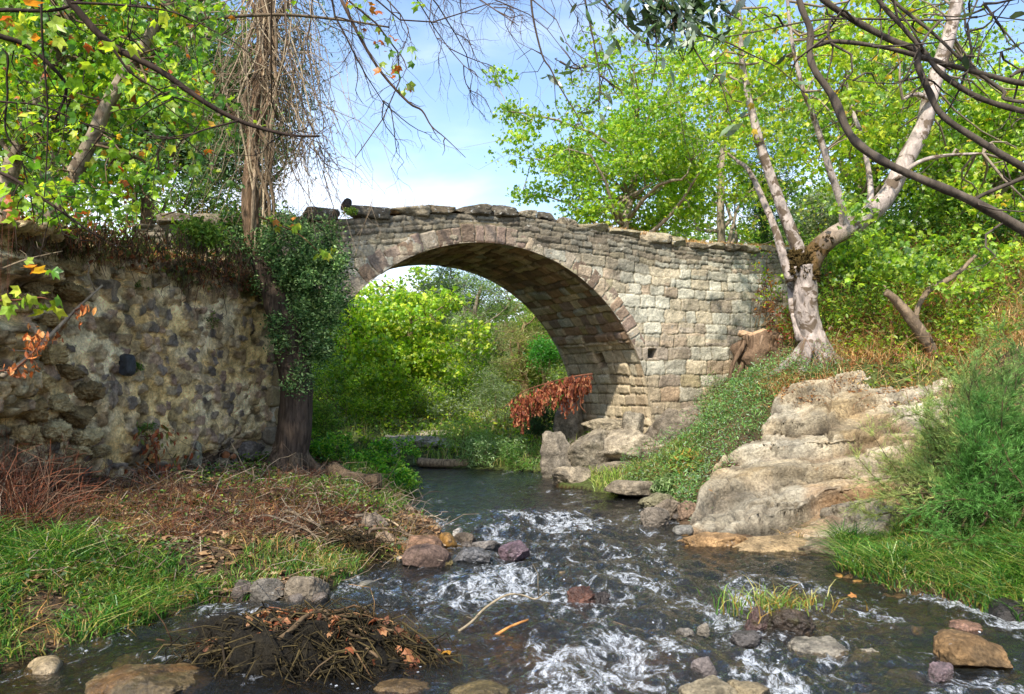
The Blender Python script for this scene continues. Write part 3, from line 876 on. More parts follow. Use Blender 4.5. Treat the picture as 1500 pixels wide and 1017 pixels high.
# solid body behind the face, capped by earth
g = Geo()
uB = np.linspace(U0, U1 - .05, 60); nB = np.linspace(-.6, .02, 12)
UB, NB = np.meshgrid(uB, nB)
tb = np.interp(UB, us, topw)
g.add(WPt(UB, tb - .01 + .03 * fbm(UB * 3, NB * 3, seed=106), NB).reshape(-1, 3), grid_faces(12, 60)[:, ::-1], hx('6b5136'))
z = np.linspace(.1, 1, 14)
NB2, ZB = np.meshgrid(np.linspace(-.6, .0, 10), np.linspace(.1, 3.0, 30))
g.add(WPt(U1 - .04 + .02 * fbm(NB2 * 5, ZB * 5, seed=107), ZB, NB2).reshape(-1, 3), grid_faces(30, 10), hx('a08c64'))
g.add(WPt(U0 + .04 + .04 * fbm(NB2 * 5, ZB * 5, seed=108), np.minimum(ZB, 2.75), NB2).reshape(-1, 3), grid_faces(30, 10), hx('7d6a48'))
g.build("wall_core", M['rubble'], wall)
# quoins of squared stone at the far end of the wall
g = Geo(); z = .45; rng = np.random.default_rng(9); k = 0
while z < 2.35:
    h = rng.uniform(.2, .29); L_ = .19 if k % 2 else .12
    V, Fc = superblob((L_, .16, h / 2 * .97), 12, 8, .03, 3, k, cuts=3, fine=.5)
    V = rotz(V, math.atan2(WE[1], WE[0]))
    g.add(V + WPt(WL + .16 - L_, z + h / 2, -.05), Fc, [hx('a08a74'), hx('8d8270'), hx('9a8a6a'), hx('8c7468')][rng.integers(4)])
    z += h; k += 1
g.build("quoin", M['masonry'], wall)
# the dark drain stone stuck in the wall with its damp streak
pu_ = None
def wall_hit(px, py):
    """u, z on the wall plane seen at a pixel"""
    k = (px - CX) / F
    # A + WE*u : x = k*y
    u = (k * WALL_A[1] - WALL_A[0]) / (WE[0] - k * WE[1])
    y = WALL_A[1] + WE[1] * u
    return u, CAMZ + (HY - py) / F * y
u_, z_ = wall_hit(181, 535)
V, Fc = superblob((.075, .07, .115), 16, 3.5, .03, 3, 5, cuts=1)
V[:, 0] *= 1 + .12 * np.sin(V[:, 0] * 90)
V = rotz(V, math.atan2(WE[1], WE[0]))
g = Geo(); g.add(V + WPt(u_, z_, .05), Fc, hx('33373c'))
g.build("drain_stone", M['wetrock'], wall)
# ---------------------------------------------------------------- leaves, twigs, grass
def tmpl_lobed():
    ang = np.radians([-90, -38, -8, 34, 62, 90, 118, 146, 188, 218])
    rad = np.array([.30, .62, .58, 1.0, .60, 1.22, .60, 1.0, .58, .62])
    V = np.stack([np.cos(ang) * rad * .95, np.sin(ang) * rad, -.30 * np.cos(ang) ** 2 * rad ** 2 - .12 * rad ** 2], 1)
    V = np.vstack([V, [0, .05, .06]])
    F_ = [[10, k, (k + 1) % 10] for k in range(10)]
    return V * .5, np.array(F_)
def tmpl_oval(w=.45):
    V = np.array([[0, -.5, 0], [w * .42, -.22, .04], [w * .5, .1, .05], [0, .5, -.08], [-w * .5, .1, .05], [-w * .42, -.22, .04], [0, 0, -.03]])
    return V, np.array([[6, k, (k + 1) % 6] for k in range(6)])
def tmpl_lance(w=.2):
    V = np.array([[0, -.5, 0], [w * .5, -.15, .03], [w * .4, .2, .0], [0, .5, -.12], [-w * .4, .2, .0], [-w * .5, -.15, .03]])
    return V, np.array([[0, 1, 5], [1, 2, 4], [1, 4, 5], [2, 3, 4]])
def tmpl_quad(w=.6):
    V = np.array([[0, -.5, 0], [w * .5, 0, .05], [0, .5, -.05], [-w * .5, 0, .05]])
    return V, np.array([[0, 1, 2, 3]])
LT = {'lobed': tmpl_lobed(), 'oval': tmpl_oval(), 'round': tmpl_oval(.8), 'lance': tmpl_lance(), 'fine': tmpl_lance(.1), 'quad': tmpl_quad()}

def frames(y, nrm, rng):
    """rotation matrices: leaf axis y, face towards nrm"""
    y = unit(y); x = unit(np.cross(y, nrm)); z = np.cross(x, y)
    return np.stack([x, y, z], -1)

def leaves(g, pos, size, kind, pal, rng, axis=None, up=.6, spread=.8, w=None, tone=None):
    """scatter leaves of one kind; pos (n,3)"""
    n = len(pos)
    if n == 0: return
    V, Fc = LT[kind]
    if axis is None:
        axis = rng.normal(size=(n, 3)); axis[:, 2] = axis[:, 2] * .6 - (.9 if kind == 'lobed' else .35)
    nrm = rng.normal(size=(n, 3)) * spread; nrm[:, 2] += up * 1.4
    R = frames(axis, nrm, rng)
    s = (size * rng.uniform(.45, 1.3, n))[:, None, None] if np.ndim(size) == 0 else (size * rng.uniform(.75, 1.2, n))[:, None, None]
    W = np.einsum('nij,kj->nki', R, V) * s + pos[:, None]
    k = len(V)
    F_ = (Fc[None] + (np.arange(n) * k)[:, None, None]).reshape(-1, Fc.shape[1])
    pal = np.array(pal); 
    idx = rng.choice(len(pal), n, p=None if w is None else np.array(w) / np.sum(w))
    c = pal[idx] * rng.uniform(.75, 1.25, (n, 1))
    if tone is not None: c = c * tone[:, None]
    g.add(W.reshape(-1, 3), F_, np.repeat(c, k, 0))

LIME = [hx('a9c238'), hx('8fb32c'), hx('c3cf45'), hx('7da428'), hx('6f9a30')]
MID = [hx('6f9432'), hx('86a83a'), hx('567f2c'), hx('9db348')]
DEEP = [hx('3f6a2a'), hx('55802f'), hx('335a28'), hx('6d8f3c')]
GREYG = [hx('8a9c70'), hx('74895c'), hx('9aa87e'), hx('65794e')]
ORNG = [hx('c9822f'), hx('b5642a'), hx('d8a83a'), hx('a8542a')]
BROWN = [hx('8a5533'), hx('a06a3f'), hx('6f452c'), hx('b58556'), hx('7d4a2f')]

def branch_curve(a, b, rng, bend=.12, n=6, droop=0.0):
    a = np.asarray(a, float); b = np.asarray(b, float); L_ = np.linalg.norm(b - a)
    t = np.linspace(0, 1, n)[:, None]
    off = rng.normal(size=3) * bend * L_
    off2 = rng.normal(size=3) * bend * L_ * .5
    p = a + (b - a) * t + off * np.sin(t * math.pi) + off2 * np.sin(t * 2 * math.pi)
    p[:, 2] -= droop * L_ * (t[:, 0] ** 2 - t[:, 0])* -1
    return p

def crown_clumps(center, radii, n, rng, flat=.75, shell=.45, bumps=.3, seed=0):
    """clump centres through an uneven crown volume"""
    out = []
    while len(out) < n:
        d = unit(rng.normal(size=3)); r = rng.uniform(shell, 1) ** .6
        k = 1 + bumps * vnoise(d[0:1] * 1.7 + seed, d[1:2] * 1.7, d[2:3] * 1.7, seed)[0]
        p = d * r * k
        if p[2] < -flat: continue
        out.append(center + p * radii)
    return np.array(out)

def foliage(g, clumps, per, crad, size, kind, pal, rng, w=None, up=.6, flatten=.55, layers=True, clump_var=.5, spread=.8):
    tone = 1 + clump_var * (rng.random(len(clumps)) - .5)
    hue = rng.integers(0, 1000, len(clumps))
    for c, tn in zip(clumps, tone):
        n = max(3, int(per * rng.uniform(.6, 1.4)))
        q = rng.normal(size=(n, 3)); q = q / (np.linalg.norm(q, axis=1, keepdims=True) + .3) * rng.uniform(.15, 1, (n, 1)) ** .6
        q[:, 2] *= flatten
        r = crad * rng.uniform(.65, 1.3)
        leaves(g, c + q * r * 1.3, size, kind, pal, rng, w=w, up=up, tone=np.full(n, tn), spread=spread)

def make_tree(name, label, base, height, center, radii, nclump, per, crad, lsize, kind, pal, barkcol, trunk_r, seed, mat='leaf', bark='bark', w=None,
              trunk_pts=None, up=.6, flatten=.55, group=None, shell=.35, twigs=3, cat="tree", flat=.75, limb_r=.32, bumps=.3, clump_var=.5, crownname="crown"):
    rng = np.random.default_rng(seed)
    base = np.asarray(base, float)
    root = thing(name, label, cat, base, group)
    center = np.asarray(center, float); radii = np.asarray(radii, float)
    top = center + np.array([0, 0, radii[2] * .6])
    tp = smooth_path(trunk_pts, 4) if trunk_pts is not None else branch_curve(base + (0, 0, -.15), top, rng, .06, 10)
    tg = Geo()
    tr = trunk_r * np.linspace(1, .22, len(tp)) ** .8; tr[0] *= 1.35
    tube(tg, tp, tr, barkcol, 10, bump=.12, seed=seed)
    cl = crown_clumps(center, radii, nclump, rng, flat, shell, bumps, seed)
    # limbs: every clump hangs on a limb leaving the trunk below it
    hub = cl[rng.choice(len(cl), max(4, len(cl) // 7), replace=False)]
    hubs = []
    for h in hub:
        k = np.clip(np.searchsorted(tp[:, 2], h[2] - radii[2] * rng.uniform(.3, .8)), len(tp) // 4, len(tp) - 2)
        pth = branch_curve(tp[k], h, rng, .12, 7)
        tube(tg, pth, np.linspace(tr[k] * .55, trunk_r * .07, 7), barkcol * rng.uniform(.85, 1.15), 6)
        hubs.append(pth)
    hp = np.concatenate(hubs)
    for c in cl:
        d = ((hp - c) ** 2).sum(1); k = d.argmin()
        tube(tg, branch_curve(hp[k], c, rng, .14, 5), np.linspace(trunk_r * .09, trunk_r * .025, 5), barkcol, 4, cap=False)
        for _ in range(twigs):
            e = c + rng.normal(size=3) * crad * .9 * np.array([1, 1, flatten])
            tube(tg, branch_curve(c, e, rng, .15, 4), np.linspace(trunk_r * .03, trunk_r * .012, 4), barkcol, 3, cap=False)
    tg.build("trunk", M[bark], root)
    lg = Geo()
    foliage(lg, cl, per, crad, lsize, kind, pal, rng, w, up, flatten, clump_var=clump_var)
    lg.build(crownname, M[mat], root, smooth=False)
    return root

def make_shrub(name, label, base, radii, nclump, per, crad, lsize, kind, pal, seed, mat='leaf', w=None, stemcol=hx('6b5a40'), cat="shrub", group=None, up=.5, flatten=.7, stem_r=.012, lift=.55, clump_var=.5):
    rng = np.random.default_rng(seed); base = np.asarray(base, float); radii = np.asarray(radii, float)
    root = thing(name, label, cat, base, group)
    c = crown_clumps(base + (0, 0, radii[2] * lift), radii, nclump, rng, .55, .3, .35, seed)
    g = Geo()
    for q in c[::2]:
        s = base + rng.normal(size=3) * radii * np.array([.16, .16, 0]); s[2] = base[2] - .05
        tube(g, branch_curve(s, q, rng, .12, 5), np.linspace(stem_r, stem_r * .3, 5), stemcol, 4, cap=False)
    g.build("stem", M['twig'], root)
    g = Geo(); foliage(g, c, per, crad, lsize, kind, pal, rng, w, up, flatten, clump_var=clump_var)
    g.build("foliage", M[mat], root, smooth=False)
    return root

def grass(name, label, pts, hgt, width, pal, seed, lean=.35, w=None, bias=(0, 0), kind='stuff', mat='grass', cat='grass', parent=None):
    """blades as narrow curved strips"""
    rng = np.random.default_rng(seed); n = len(pts)
    h = hgt * rng.uniform(.45, 1.25, n) if np.ndim(hgt) == 0 else hgt * rng.uniform(.6, 1.2, n)
    a = rng.uniform(0, 2 * np.pi, n); ln = lean * h * rng.uniform(.2, 1.6, n)
    dx = np.cos(a) * ln + bias[0] * h; dy = np.sin(a) * ln + bias[1] * h
    f = rng.uniform(0, 2 * np.pi, n); wx_, wy_ = np.cos(f) * width * .5, np.sin(f) * width * .5
    ts = np.array([0, .35, .7, 1.0]); ws = np.array([1, .85, .5, 0.0])
    rows = []
    for t_, w_ in zip(ts, ws):
        cx = pts[:, 0] + dx * t_ ** 2; cy = pts[:, 1] + dy * t_ ** 2; cz = pts[:, 2] + h * (t_ - .28 * t_ ** 3 * (lean + .4))
        rows.append(np.stack([cx - wx_ * w_, cy - wy_ * w_, cz], 1))
        if w_ > 0: rows.append(np.stack([cx + wx_ * w_, cy + wy_ * w_, cz], 1))
    V = np.stack(rows, 1)                       # n,7,3
    q = np.array([[0, 1, 3, 2], [2, 3, 5, 4]]); tr = np.array([[4, 5, 6]])
    o_ = (np.arange(n) * 7)[:, None, None]
    pal = np.array(pal); c = pal[rng.choice(len(pal), n, p=None if w is None else np.array(w) / np.sum(w))] * rng.uniform(.7, 1.3, (n, 1))
    ob = mesh_obj(name, V.reshape(-1, 3), [(q[None] + o_).reshape(-1, 4), (tr[None] + o_).reshape(-1, 3)], M[mat], np.repeat(c, 7, 0), parent, smooth=False)
    if parent is None:
        tag(ob, label, cat, kind=kind)
    return ob

def scatter(n, x0, x1, y0, y1, fn, rng):
    """n points in the rectangle, kept with probability fn(x, y)"""
    out = []
    tot = 0
    while tot < n:
        x = rng.uniform(x0, x1, n * 2); y = rng.uniform(y0, y1, n * 2)
        k = rng.random(n * 2) < fn(x, y)
        out.append(np.stack([x[k], y[k]], 1)); tot += k.sum()
        if len(out) > 60: break
    p = np.concatenate(out)[:n]
    return np.column_stack([p, ground_h(p[:, 0], p[:, 1])])

def PX(x, y, z):
    """photo pixel of world points (used only to aim planting areas)"""
    return CX + x / y * F, HY - (z - CAMZ) / y * F
# ---------------------------------------------------------------- trees
def poly3(pts):
    return np.array([P(*p) for p in pts])

# --- pale-barked plane tree on the right bank
def pale_plane():
    rng = np.random.default_rng(3)
    D = 12.3
    base = P(1193, 522, D)
    root = thing("plane_tree", "plane tree with peeling white bark and mossy forked trunk above the rock ledge", "tree", base)
    g = Geo(); pc = hx('a3968c'); ps = D / F
    tr = smooth_path(poly3([(1205, 545, D), (1196, 518, D), (1186, 485, D), (1180, 450, D), (1179, 415, D), (1176, 390, D)]), 7)
    tube(g, tr, np.interp(np.linspace(0, 1, len(tr)), [0, .15, .4, .8, 1], [34 * ps, 26 * ps, 18 * ps, 16 * ps, 20 * ps]), pc, 28, bump=.14, seed=4)
    for (x2, y2, d2, r2) in [(1145, 540, D - .3, 10), (1170, 552, D - .4, 9), (1240, 535, D - .2, 10), (1215, 548, D - .4, 9)]:
        q = smooth_path([P(1190, 495, D - .08), P((1190 + x2) / 2, 520, d2 + .15), P(x2, y2, d2), P(x2 + (x2 - 1192) * .5, y2 + 14, d2 - .15)], 5)
        tube(g, q, np.linspace(11 * ps, 3 * ps, len(q)), pc * .8, 12, bump=.3, seed=7)
    g.build("trunk", M['bark_pale'], root)
    # limbs
    limbs = [
        ([(1176, 400), (1170, 368), (1157, 335), (1140, 290), (1120, 232), (1105, 178), (1090, 110), (1083, 30), (1078, -60)], 11, 2.5, 0),
        ([(1180, 402), (1196, 370), (1216, 350), (1247, 331), (1288, 301), (1312, 264), (1331, 227), (1352, 187), (1362, 144), (1375, 100), (1389, 57), (1402, 0), (1412, -70), (1425, -180)], 16, 8, .1),
        ([(1236, 334), (1232, 298), (1215, 247), (1201, 200), (1188, 160), (1177, 134), (1160, 60), (1150, -40)], 6, 2, -.3),
        ([(1158, 412), (1143, 362), (1134, 332), (1111, 278), (1095, 247), (1080, 236)], 7, 2.5, .2),
        ([(1172, 500), (1160, 440), (1157, 405), (1140, 345)], 6, 5, .25),
        ([(1311, 264), (1345, 238), (1385, 228), (1440, 225)], 4, 1.5, -.2),
        ([(1362, 144), (1340, 138), (1322, 146)], 4, 1.5, -.1),
        ([(1272, 312), (1275, 270), (1262, 200), (1245, 150), (1240, 90)], 5, 2, .4)]
    limbpts = []
    for pts, r0, r1, dd in limbs:
        g = Geo()
        q = smooth_path(np.array([P(x, y, D + dd * (k / len(pts)) * 3) for k, (x, y) in enumerate(pts)]), 5)
        r = np.linspace(r0 * ps, r1 * ps, len(q)); limbpts.append(q[4:])
        c = np.tile(pc * 1.02, (len(q), 1))
        k = int(len(q) * .16)
        if r0 > 15:
            for j_ in range(int(k * 1.6)): c[j_] = c[j_] + (hx('5f4a2c') - c[j_]) * float(np.clip(1.6 - j_ / k, 0, 1))
        tube(g, q, r, c, 14, bump=.10, seed=int(r0 * 10) + 5)
        g.build("limb", M['bark_pale'], root)
    # moss and knots at the fork
    g = Geo()
    for (x, y, r) in [(1174, 392, 15), (1198, 368, 10), (1166, 374, 9), (1186, 404, 12), (1212, 352, 8), (1178, 380, 12)]:
        V, Fc = superblob((r * ps,) * 3, 24, 2.2, .35, 3.5, int(x), fine=.9)
        g.add(V + P(x, y, D - .03), Fc, hx('4f4020') * rng.uniform(.8, 1.2))
    g.build("knot", M['bark_rough'], root)
    # leaves
    g = Geo(); cl = []
    for (x, y, d, rx, ry, n) in [(1150, 60, D, 80, 70, 16), (1230, 90, D + .3, 80, 80, 20), (1300, 170, D + 1.2, 80, 70, 14), (1440, 250, D + .6, 60, 90, 12), (1330, 30, D + .8, 80, 50, 12), (1250, 230, D + 1.6, 80, 50, 10), (1430, 150, D + 1, 50, 50, 5), (1080, 130, D + .4, 40, 60, 10)]:
        for _ in range(n):
            cl.append(P(x + rng.normal() * rx * .6, y + rng.normal() * ry * .6, d + rng.normal() * .7))
    cl = np.array(cl)
    foliage(g, cl, 60, .42, .13, 'lobed', LIME + [hx('c8a840')], rng, w=[3, 3, 3, 2, 1, .5])
    g.build("crown", M['leaf'], root, smooth=False)
    g = Geo()
    lp = np.concatenate(limbpts)
    for c in cl:
        dd_ = ((lp - c) ** 2).sum(1) + .35 * rng.random(len(lp)); k = lp[dd_.argmin()]
        tube(g, branch_curve(k, c, rng, .12, 6), np.linspace(.022, .006, 6), hx('8d7f6c'), 4, cap=False)
    g.build("twigs", M['twig'], root)
    # low leafy sprigs around the trunk
    return root
pale_plane()

# --- ivy-clad trunk left of the arch, with hanging dead vines
def ivy_tree():
    rng = np.random.default_rng(12); D = 10.4; ps = D / F
    base = P(425, 690, D); base[2] = gz(base[0], base[1])
    root = thing("ivy_clad_tree", "tall tree with furrowed dark trunk wrapped in ivy, left of the arch", "tree", base)
    tp = smooth_path(poly3([(424, 705, D), (423, 680, D), (430, 640, D), (433, 590, D), (431, 545, D), (424, 490, D), (408, 440, D), (388, 395, D), (372, 350, D), (366, 290, D), (372, 210, D), (381, 110, D), (389, 0, D), (396, -120, D), (400, -260, D), (405, -420, D)]), 5)
    r = np.interp(np.linspace(0, 1, len(tp)), [0, .05, .13, .3, .38, .5, .6, 1], np.array([38, 30, 25, 24, 22, 14, 11, 6]) * ps)
    g = Geo(); c = np.tile(hx('50443a'), (len(tp), 1)); c[len(tp) // 2:] = hx('7d6650')
    tube(g, tp, r, c, 30, bump=.13, seed=3)
    for a in np.linspace(0, 2 * np.pi, 7)[:-1]:
        e = base + np.array([math.cos(a) * .55, math.sin(a) * .45, -.06])
        q = smooth_path([base + (math.cos(a) * .1, math.sin(a) * .1, .30), base + (math.cos(a) * .27, math.sin(a) * .25, .08), e], 5)
        tube(g, q, np.linspace(.11, .04, len(q)), hx('5c4f40'), 10, bump=.2, seed=int(a * 10))
    g.build("trunk", M['bark_rough'], root)
    # second, clean stem going right-up inside the ivy
    g = Geo()
    q = smooth_path(poly3([(428, 520, D), (445, 470, D + .1), (452, 410, D + .3), (448, 360, D + .5), (440, 320, D + .6)]), 5)
    tube(g, q, np.linspace(14 * ps, 5 * ps, len(q)), hx('4d3d30'), 12, bump=.1, seed=4)
    for (x0, y0, x1, y1, r_) in [(381, 110, 340, -60, 5), (372, 210, 420, 60, 5), (366, 290, 300, 120, 5), (385, 60, 470, -60, 6), (389, 0, 300, -90, 6), (392, -60, 520, -200, 7), (389, -20, 600, -120, 7)]:
        q = branch_curve(P(x0, y0, D), P(x1, y1, D + rng.uniform(-.6, .8)), rng, .08, 8)
        tube(g, q, np.linspace(r_ * ps, 1.5 * ps, 8), hx('6f5a46'), 8)
    g.build("limb", M['bark'], root)
    # ivy
    g = Geo(); pts = []
    for (x, y, rx, ry, n) in [(450, 430, 48, 70, 60), (455, 495, 30, 50, 30), (470, 380, 34, 35, 38), (415, 400, 38, 40, 34), (436, 545, 16, 20, 5), (490, 440, 22, 50, 16), (400, 470, 14, 40, 8), (440, 340, 40, 22, 16), (390, 350, 26, 26, 12), (350, 355, 36, 18, 10)]:
        for _ in range(n):
            pts.append(P(x + rng.normal() * rx * .5, y + rng.normal() * ry * .5, D + rng.normal() * .22 - .08))
    foliage(g, np.array(pts), 130, .15, .046, 'oval', [hx('5f8448'), hx('4a6f3a'), hx('7d9f58'), hx('385c30'), hx('9ab674')], rng, up=.25, flatten=1.2, clump_var=.8)
    for _ in range(40):                        # trailing sprays
        a = P(rng.uniform(430, 505), rng.uniform(430, 560), D - .1 + rng.normal() * .15)
        nL = 30; t_ = np.linspace(0, 1, nL)[:, None]
        q = a + np.array([rng.normal() * .06, 0, -rng.uniform(.15, .45)]) * t_
        leaves(g, q + rng.normal(size=q.shape) * .018, .04, 'lance', [hx('5f8548'), hx('486b38')], rng)
    g.build("ivy", M['leaf_dull'], root, smooth=False)
    # hanging dead vines
    g = Geo(); tan_ = [hx('a39078'), hx('86735c'), hx('b5a488'), hx('77644f')]
    for k in range(190):
        x0 = rng.choice([rng.uniform(372, 420), rng.uniform(350, 460)]); y0 = rng.uniform(-60, 150)
        ln = rng.uniform(90, 330); sx = rng.normal() * 60 + (x0 - 392) * .9
        if k % 3 == 0: sx = -abs(rng.normal()) * 110 - 20
        if k % 5 == 0: sx = abs(rng.normal()) * 50 + 10
        a = P(x0, y0, D + rng.normal() * .25)
        b_ = P(x0 + sx, y0 + ln, D + rng.normal() * .5)
        q = branch_curve(a, b_, rng, .10, 9)
        bow = np.sin(np.linspace(0, 1, 9) * math.pi) * .12 * abs(sx) / 40
        q[:, 2] += bow
        q += rng.normal(size=q.shape) * .012
        tube(g, q, np.linspace(rng.uniform(.004, .010), .002, 9), tan_[rng.integers(4)] * rng.uniform(.7, 1.1), 4, cap=False)
        for _ in range(3):
            j_ = rng.integers(2, 8); e_ = q[j_] + np.array([rng.normal() * .22, rng.normal() * .1, -rng.uniform(.1, .5)])
            tube(g, branch_curve(q[j_], e_, rng, .16, 5), np.linspace(.004, .0015, 5), tan_[rng.integers(4)] * .85, 3, cap=False)
    for k in range(9):                        # thicker cords hugging the stem
        x0 = rng.uniform(366, 410)
        q = smooth_path(np.array([P(x0 + rng.normal() * 9 + 4 * math.sin(j), -80 + j * 75, D - .12 + rng.normal() * .06) for j in range(7)]), 3)
        tube(g, q, rng.uniform(.012, .026), tan_[rng.integers(4)] * rng.uniform(.8, 1.1), 5, cap=False)
    g.build("dead_vines", M['twig'], root)
    # airy willow-like crown: small leaves behind the vines
    g = Geo(); cl = []
    for (x, y, rx, ry, n) in [(300, 60, 60, 60, 40), (330, 180, 50, 60, 26), (440, 130, 45, 60, 26), (250, 200, 50, 60, 22), (455, 40, 60, 40, 14), (300, 280, 60, 40, 14), (360, -60, 120, 60, 20), (600, -80, 200, 40, 24)]:
        for _ in range(n): cl.append(P(x + rng.normal() * rx * .6, y + rng.normal() * ry * .6, D + .8 + rng.normal() * .6))
    foliage(g, np.array(cl), 95, .32, .065, 'lance', [hx('4f7448'), hx('3d5f3a'), hx('6a8c52'), hx('7f9c5c')], rng, up=.3, flatten=1.1)
    g.build("crown", M['leaf_dull'], root, smooth=False)
    # bare drooping twigs against the sky
    g = Geo()
    def spray(a, b, r, depth):
        q = branch_curve(a, b, rng, .10, 8)
        q[:, 2] += .0
        q += rng.normal(size=q.shape) * r * .9
        tube(g, q, np.linspace(r, r * .35, 8), hx('5b4a3c') * rng.uniform(.7, 1.1), 4 if depth < 2 else 3, cap=False)
        if depth < 3:
            Ln = np.linalg.norm(b - a)
            for _ in range(rng.integers(4, 7) if depth < 2 else rng.integers(2, 5)):
                k = rng.integers(1, 8); d = unit(b - a) + rng.normal(size=3) * np.array([.55, .4, .5]); d[2] -= .25
                spray(q[k], q[k] + unit(d) * Ln * rng.uniform(.25, .55), r * .5, depth + 1)
    dt = 8.4
    for (x0, y0, x1, y1, r_) in [(470, -60, 560, 150, .014), (420, -80, 520, 230, .013), (520, -90, 700, 110, .013), (560, -90, 690, 120, .012), (600, -100, 830, 60, .012), (640, -80, 760, 40, .012), (700, -90, 900, 30, .01), (520, -60, 600, 60, .012), (450, -40, 500, 250, .011), (460, -20, 480, 190, .011), (760, -80, 860, 60, .009), (560, -60, 820, 70, .010), (500, -70, 770, 20, .010), (820, -70, 960, 20, .008), (400, -50, 470, 210, .010), (620, -70, 660, 70, .010)]:
        spray(P(x0, y0, dt + rng.normal() * .6), P(x1, y1, dt + rng.normal() * .6), r_, 0)
    # the long twig that ends over the bridge
    q = smooth_path(poly3([(500, 0, dt), (530, 60, dt), (560, 108, dt), (598, 150, dt), (618, 162, dt), (632, 185, dt), (652, 202, dt), (682, 231, dt)]), 4)
    tube(g, q, np.linspace(.02, .003, len(q)), hx('4a3b30'), 6)
    for (x0, y0, x1, y1) in [(632, 185, 646, 208), (652, 202, 648, 228), (598, 150, 622, 155), (560, 108, 585, 126)]:
        tube(g, branch_curve(P(x0, y0, dt), P(x1, y1, dt), rng, .1, 5), np.linspace(.007, .002, 5), hx('4a3b30'), 4)
    # joined back to the stem by two long boughs above the frame
    for (x1, y1) in [(480, -70), (620, -100), (820, -80)]:
        tube(g, branch_curve(P(398, -190, D), P(x1, y1, dt), rng, .05, 10), np.linspace(.05, .016, 10), hx('55453a'), 8)
    g.build("bare_twigs", M['twig'], root)
    return root
ivy_tree()

# --- young plane trees on the left
def left_planes():
    def one(seed, label, D, trunk, r0, r1, limbs, masses, n_or):
        rng = np.random.default_rng(seed); ps = D / F
        pts = poly3([(x, y, D) for x, y in trunk])
        base = pts[0].copy()
        zb = gz(base[0], base[1])
        if zb < base[2]: pts = np.vstack([[base[0] - .05, base[1], zb - .1], pts]); base[2] = zb
        root = thing("plane_tree", label, "tree", base)
        g = Geo(); q = smooth_path(pts, 5)
        tube(g, q, np.linspace(r0 * ps, r1 * ps, len(q)), hx('857866'), 14, bump=.1, seed=seed)
        g.build("trunk", M['bark_pale'], root)
        g = Geo(); ends = [q[k] for k in range(0, len(q), 1)]
        for L_, a, b_ in limbs:
            lq = smooth_path(np.array([P(x, y, D + .25 * k - .1) for k, (x, y) in enumerate(L_)]), 5)
            tube(g, lq, np.linspace(a * ps, b_ * ps, len(lq)), hx('6b5c48'), 8, bump=.08, seed=seed)
            ends += list(lq)
        ends = np.array(ends)
        cl = []
        for (x, y, dz, rx, ry, n) in masses:
            for _ in range(n): cl.append(P(x + rng.normal() * rx * .6, y + rng.normal() * ry * .6, D + dz + rng.normal() * .5))
        cl = np.array(cl)
        for c in cl:
            k = (((ends - c) ** 2).sum(1) + .4 * rng.random(len(ends))).argmin()
            tube(g, branch_curve(ends[k], c, rng, .12, 5), np.linspace(.012, .004, 5), hx('5f4f3c'), 4, cap=False)
        g.build("limb", M['bark'], root)
        g = Geo(); foliage(g, cl, 40, .34, .10, 'lobed', LIME + [hx('4f8030')] + ORNG, rng, w=[2, 3, .8, 3, 3, 3.4, n_or * .4, n_or * .3, n_or * .7, n_or * .15], up=.2, flatten=.7, spread=1.0)
        g.build("crown", M['leaf'], root, smooth=False)
    one(31, "slender plane tree at the left edge with orange-tinged leaves", 7.6,
        [(-6, 400), (6, 300), (20, 234), (50, 167), (74, 107), (97, 33), (112, -60), (125, -200)], 13, 7,
        [([(80, 97), (110, 84), (160, 72), (240, 37), (334, 25), (420, 22), (505, 30), (570, 40)], 5, 1.5), ([(50, 167), (90, 176), (118, 190), (128, 198)], 4, 2.5), ([(97, 33), (60, -20), (0, -60)], 4, 2), ([(110, -40), (180, -70), (260, -90)], 5, 2), ([(20, 234), (-30, 160), (-80, 80)], 4, 2)],
        [(60, 60, 0, 70, 70, 26), (40, 180, .2, 60, 60, 20), (150, 40, .4, 60, 50, 14), (180, 150, .6, 60, 50, 14), (20, 280, .2, 40, 40, 9), (-70, 100, .3, 60, 120, 14), (100, -80, 0, 140, 50, 22)], .55)
    one(32, "leaning plane tree growing out past the end of the rubble wall", 7.2,
        [(6, 452), (20, 408), (38, 384), (62, 340), (83, 307), (110, 254), (136, 200), (151, 167), (180, 114), (200, 87), (234, 27), (254, -20), (275, -100)], 13, 7,
        [([(138, 212), (170, 212), (200, 232), (240, 252)], 2.5, 1), ([(200, 87), (215, 75), (270, 60), (310, 58)], 3.5, 1.5), ([(240, 10), (290, 0), (360, -10)], 3.5, 1.5), ([(110, 254), (80, 230), (50, 200)], 2.5, 1.2)],
        [(230, 130, 0, 50, 50, 12), (200, 240, .1, 60, 45, 12), (110, 290, 0, 60, 30, 7), (260, 40, .3, 50, 40, 10), (120, 130, .5, 60, 70, 14), (200, -60, 0, 80, 40, 10), (280, 190, .3, 30, 30, 4)], .5)
left_planes()

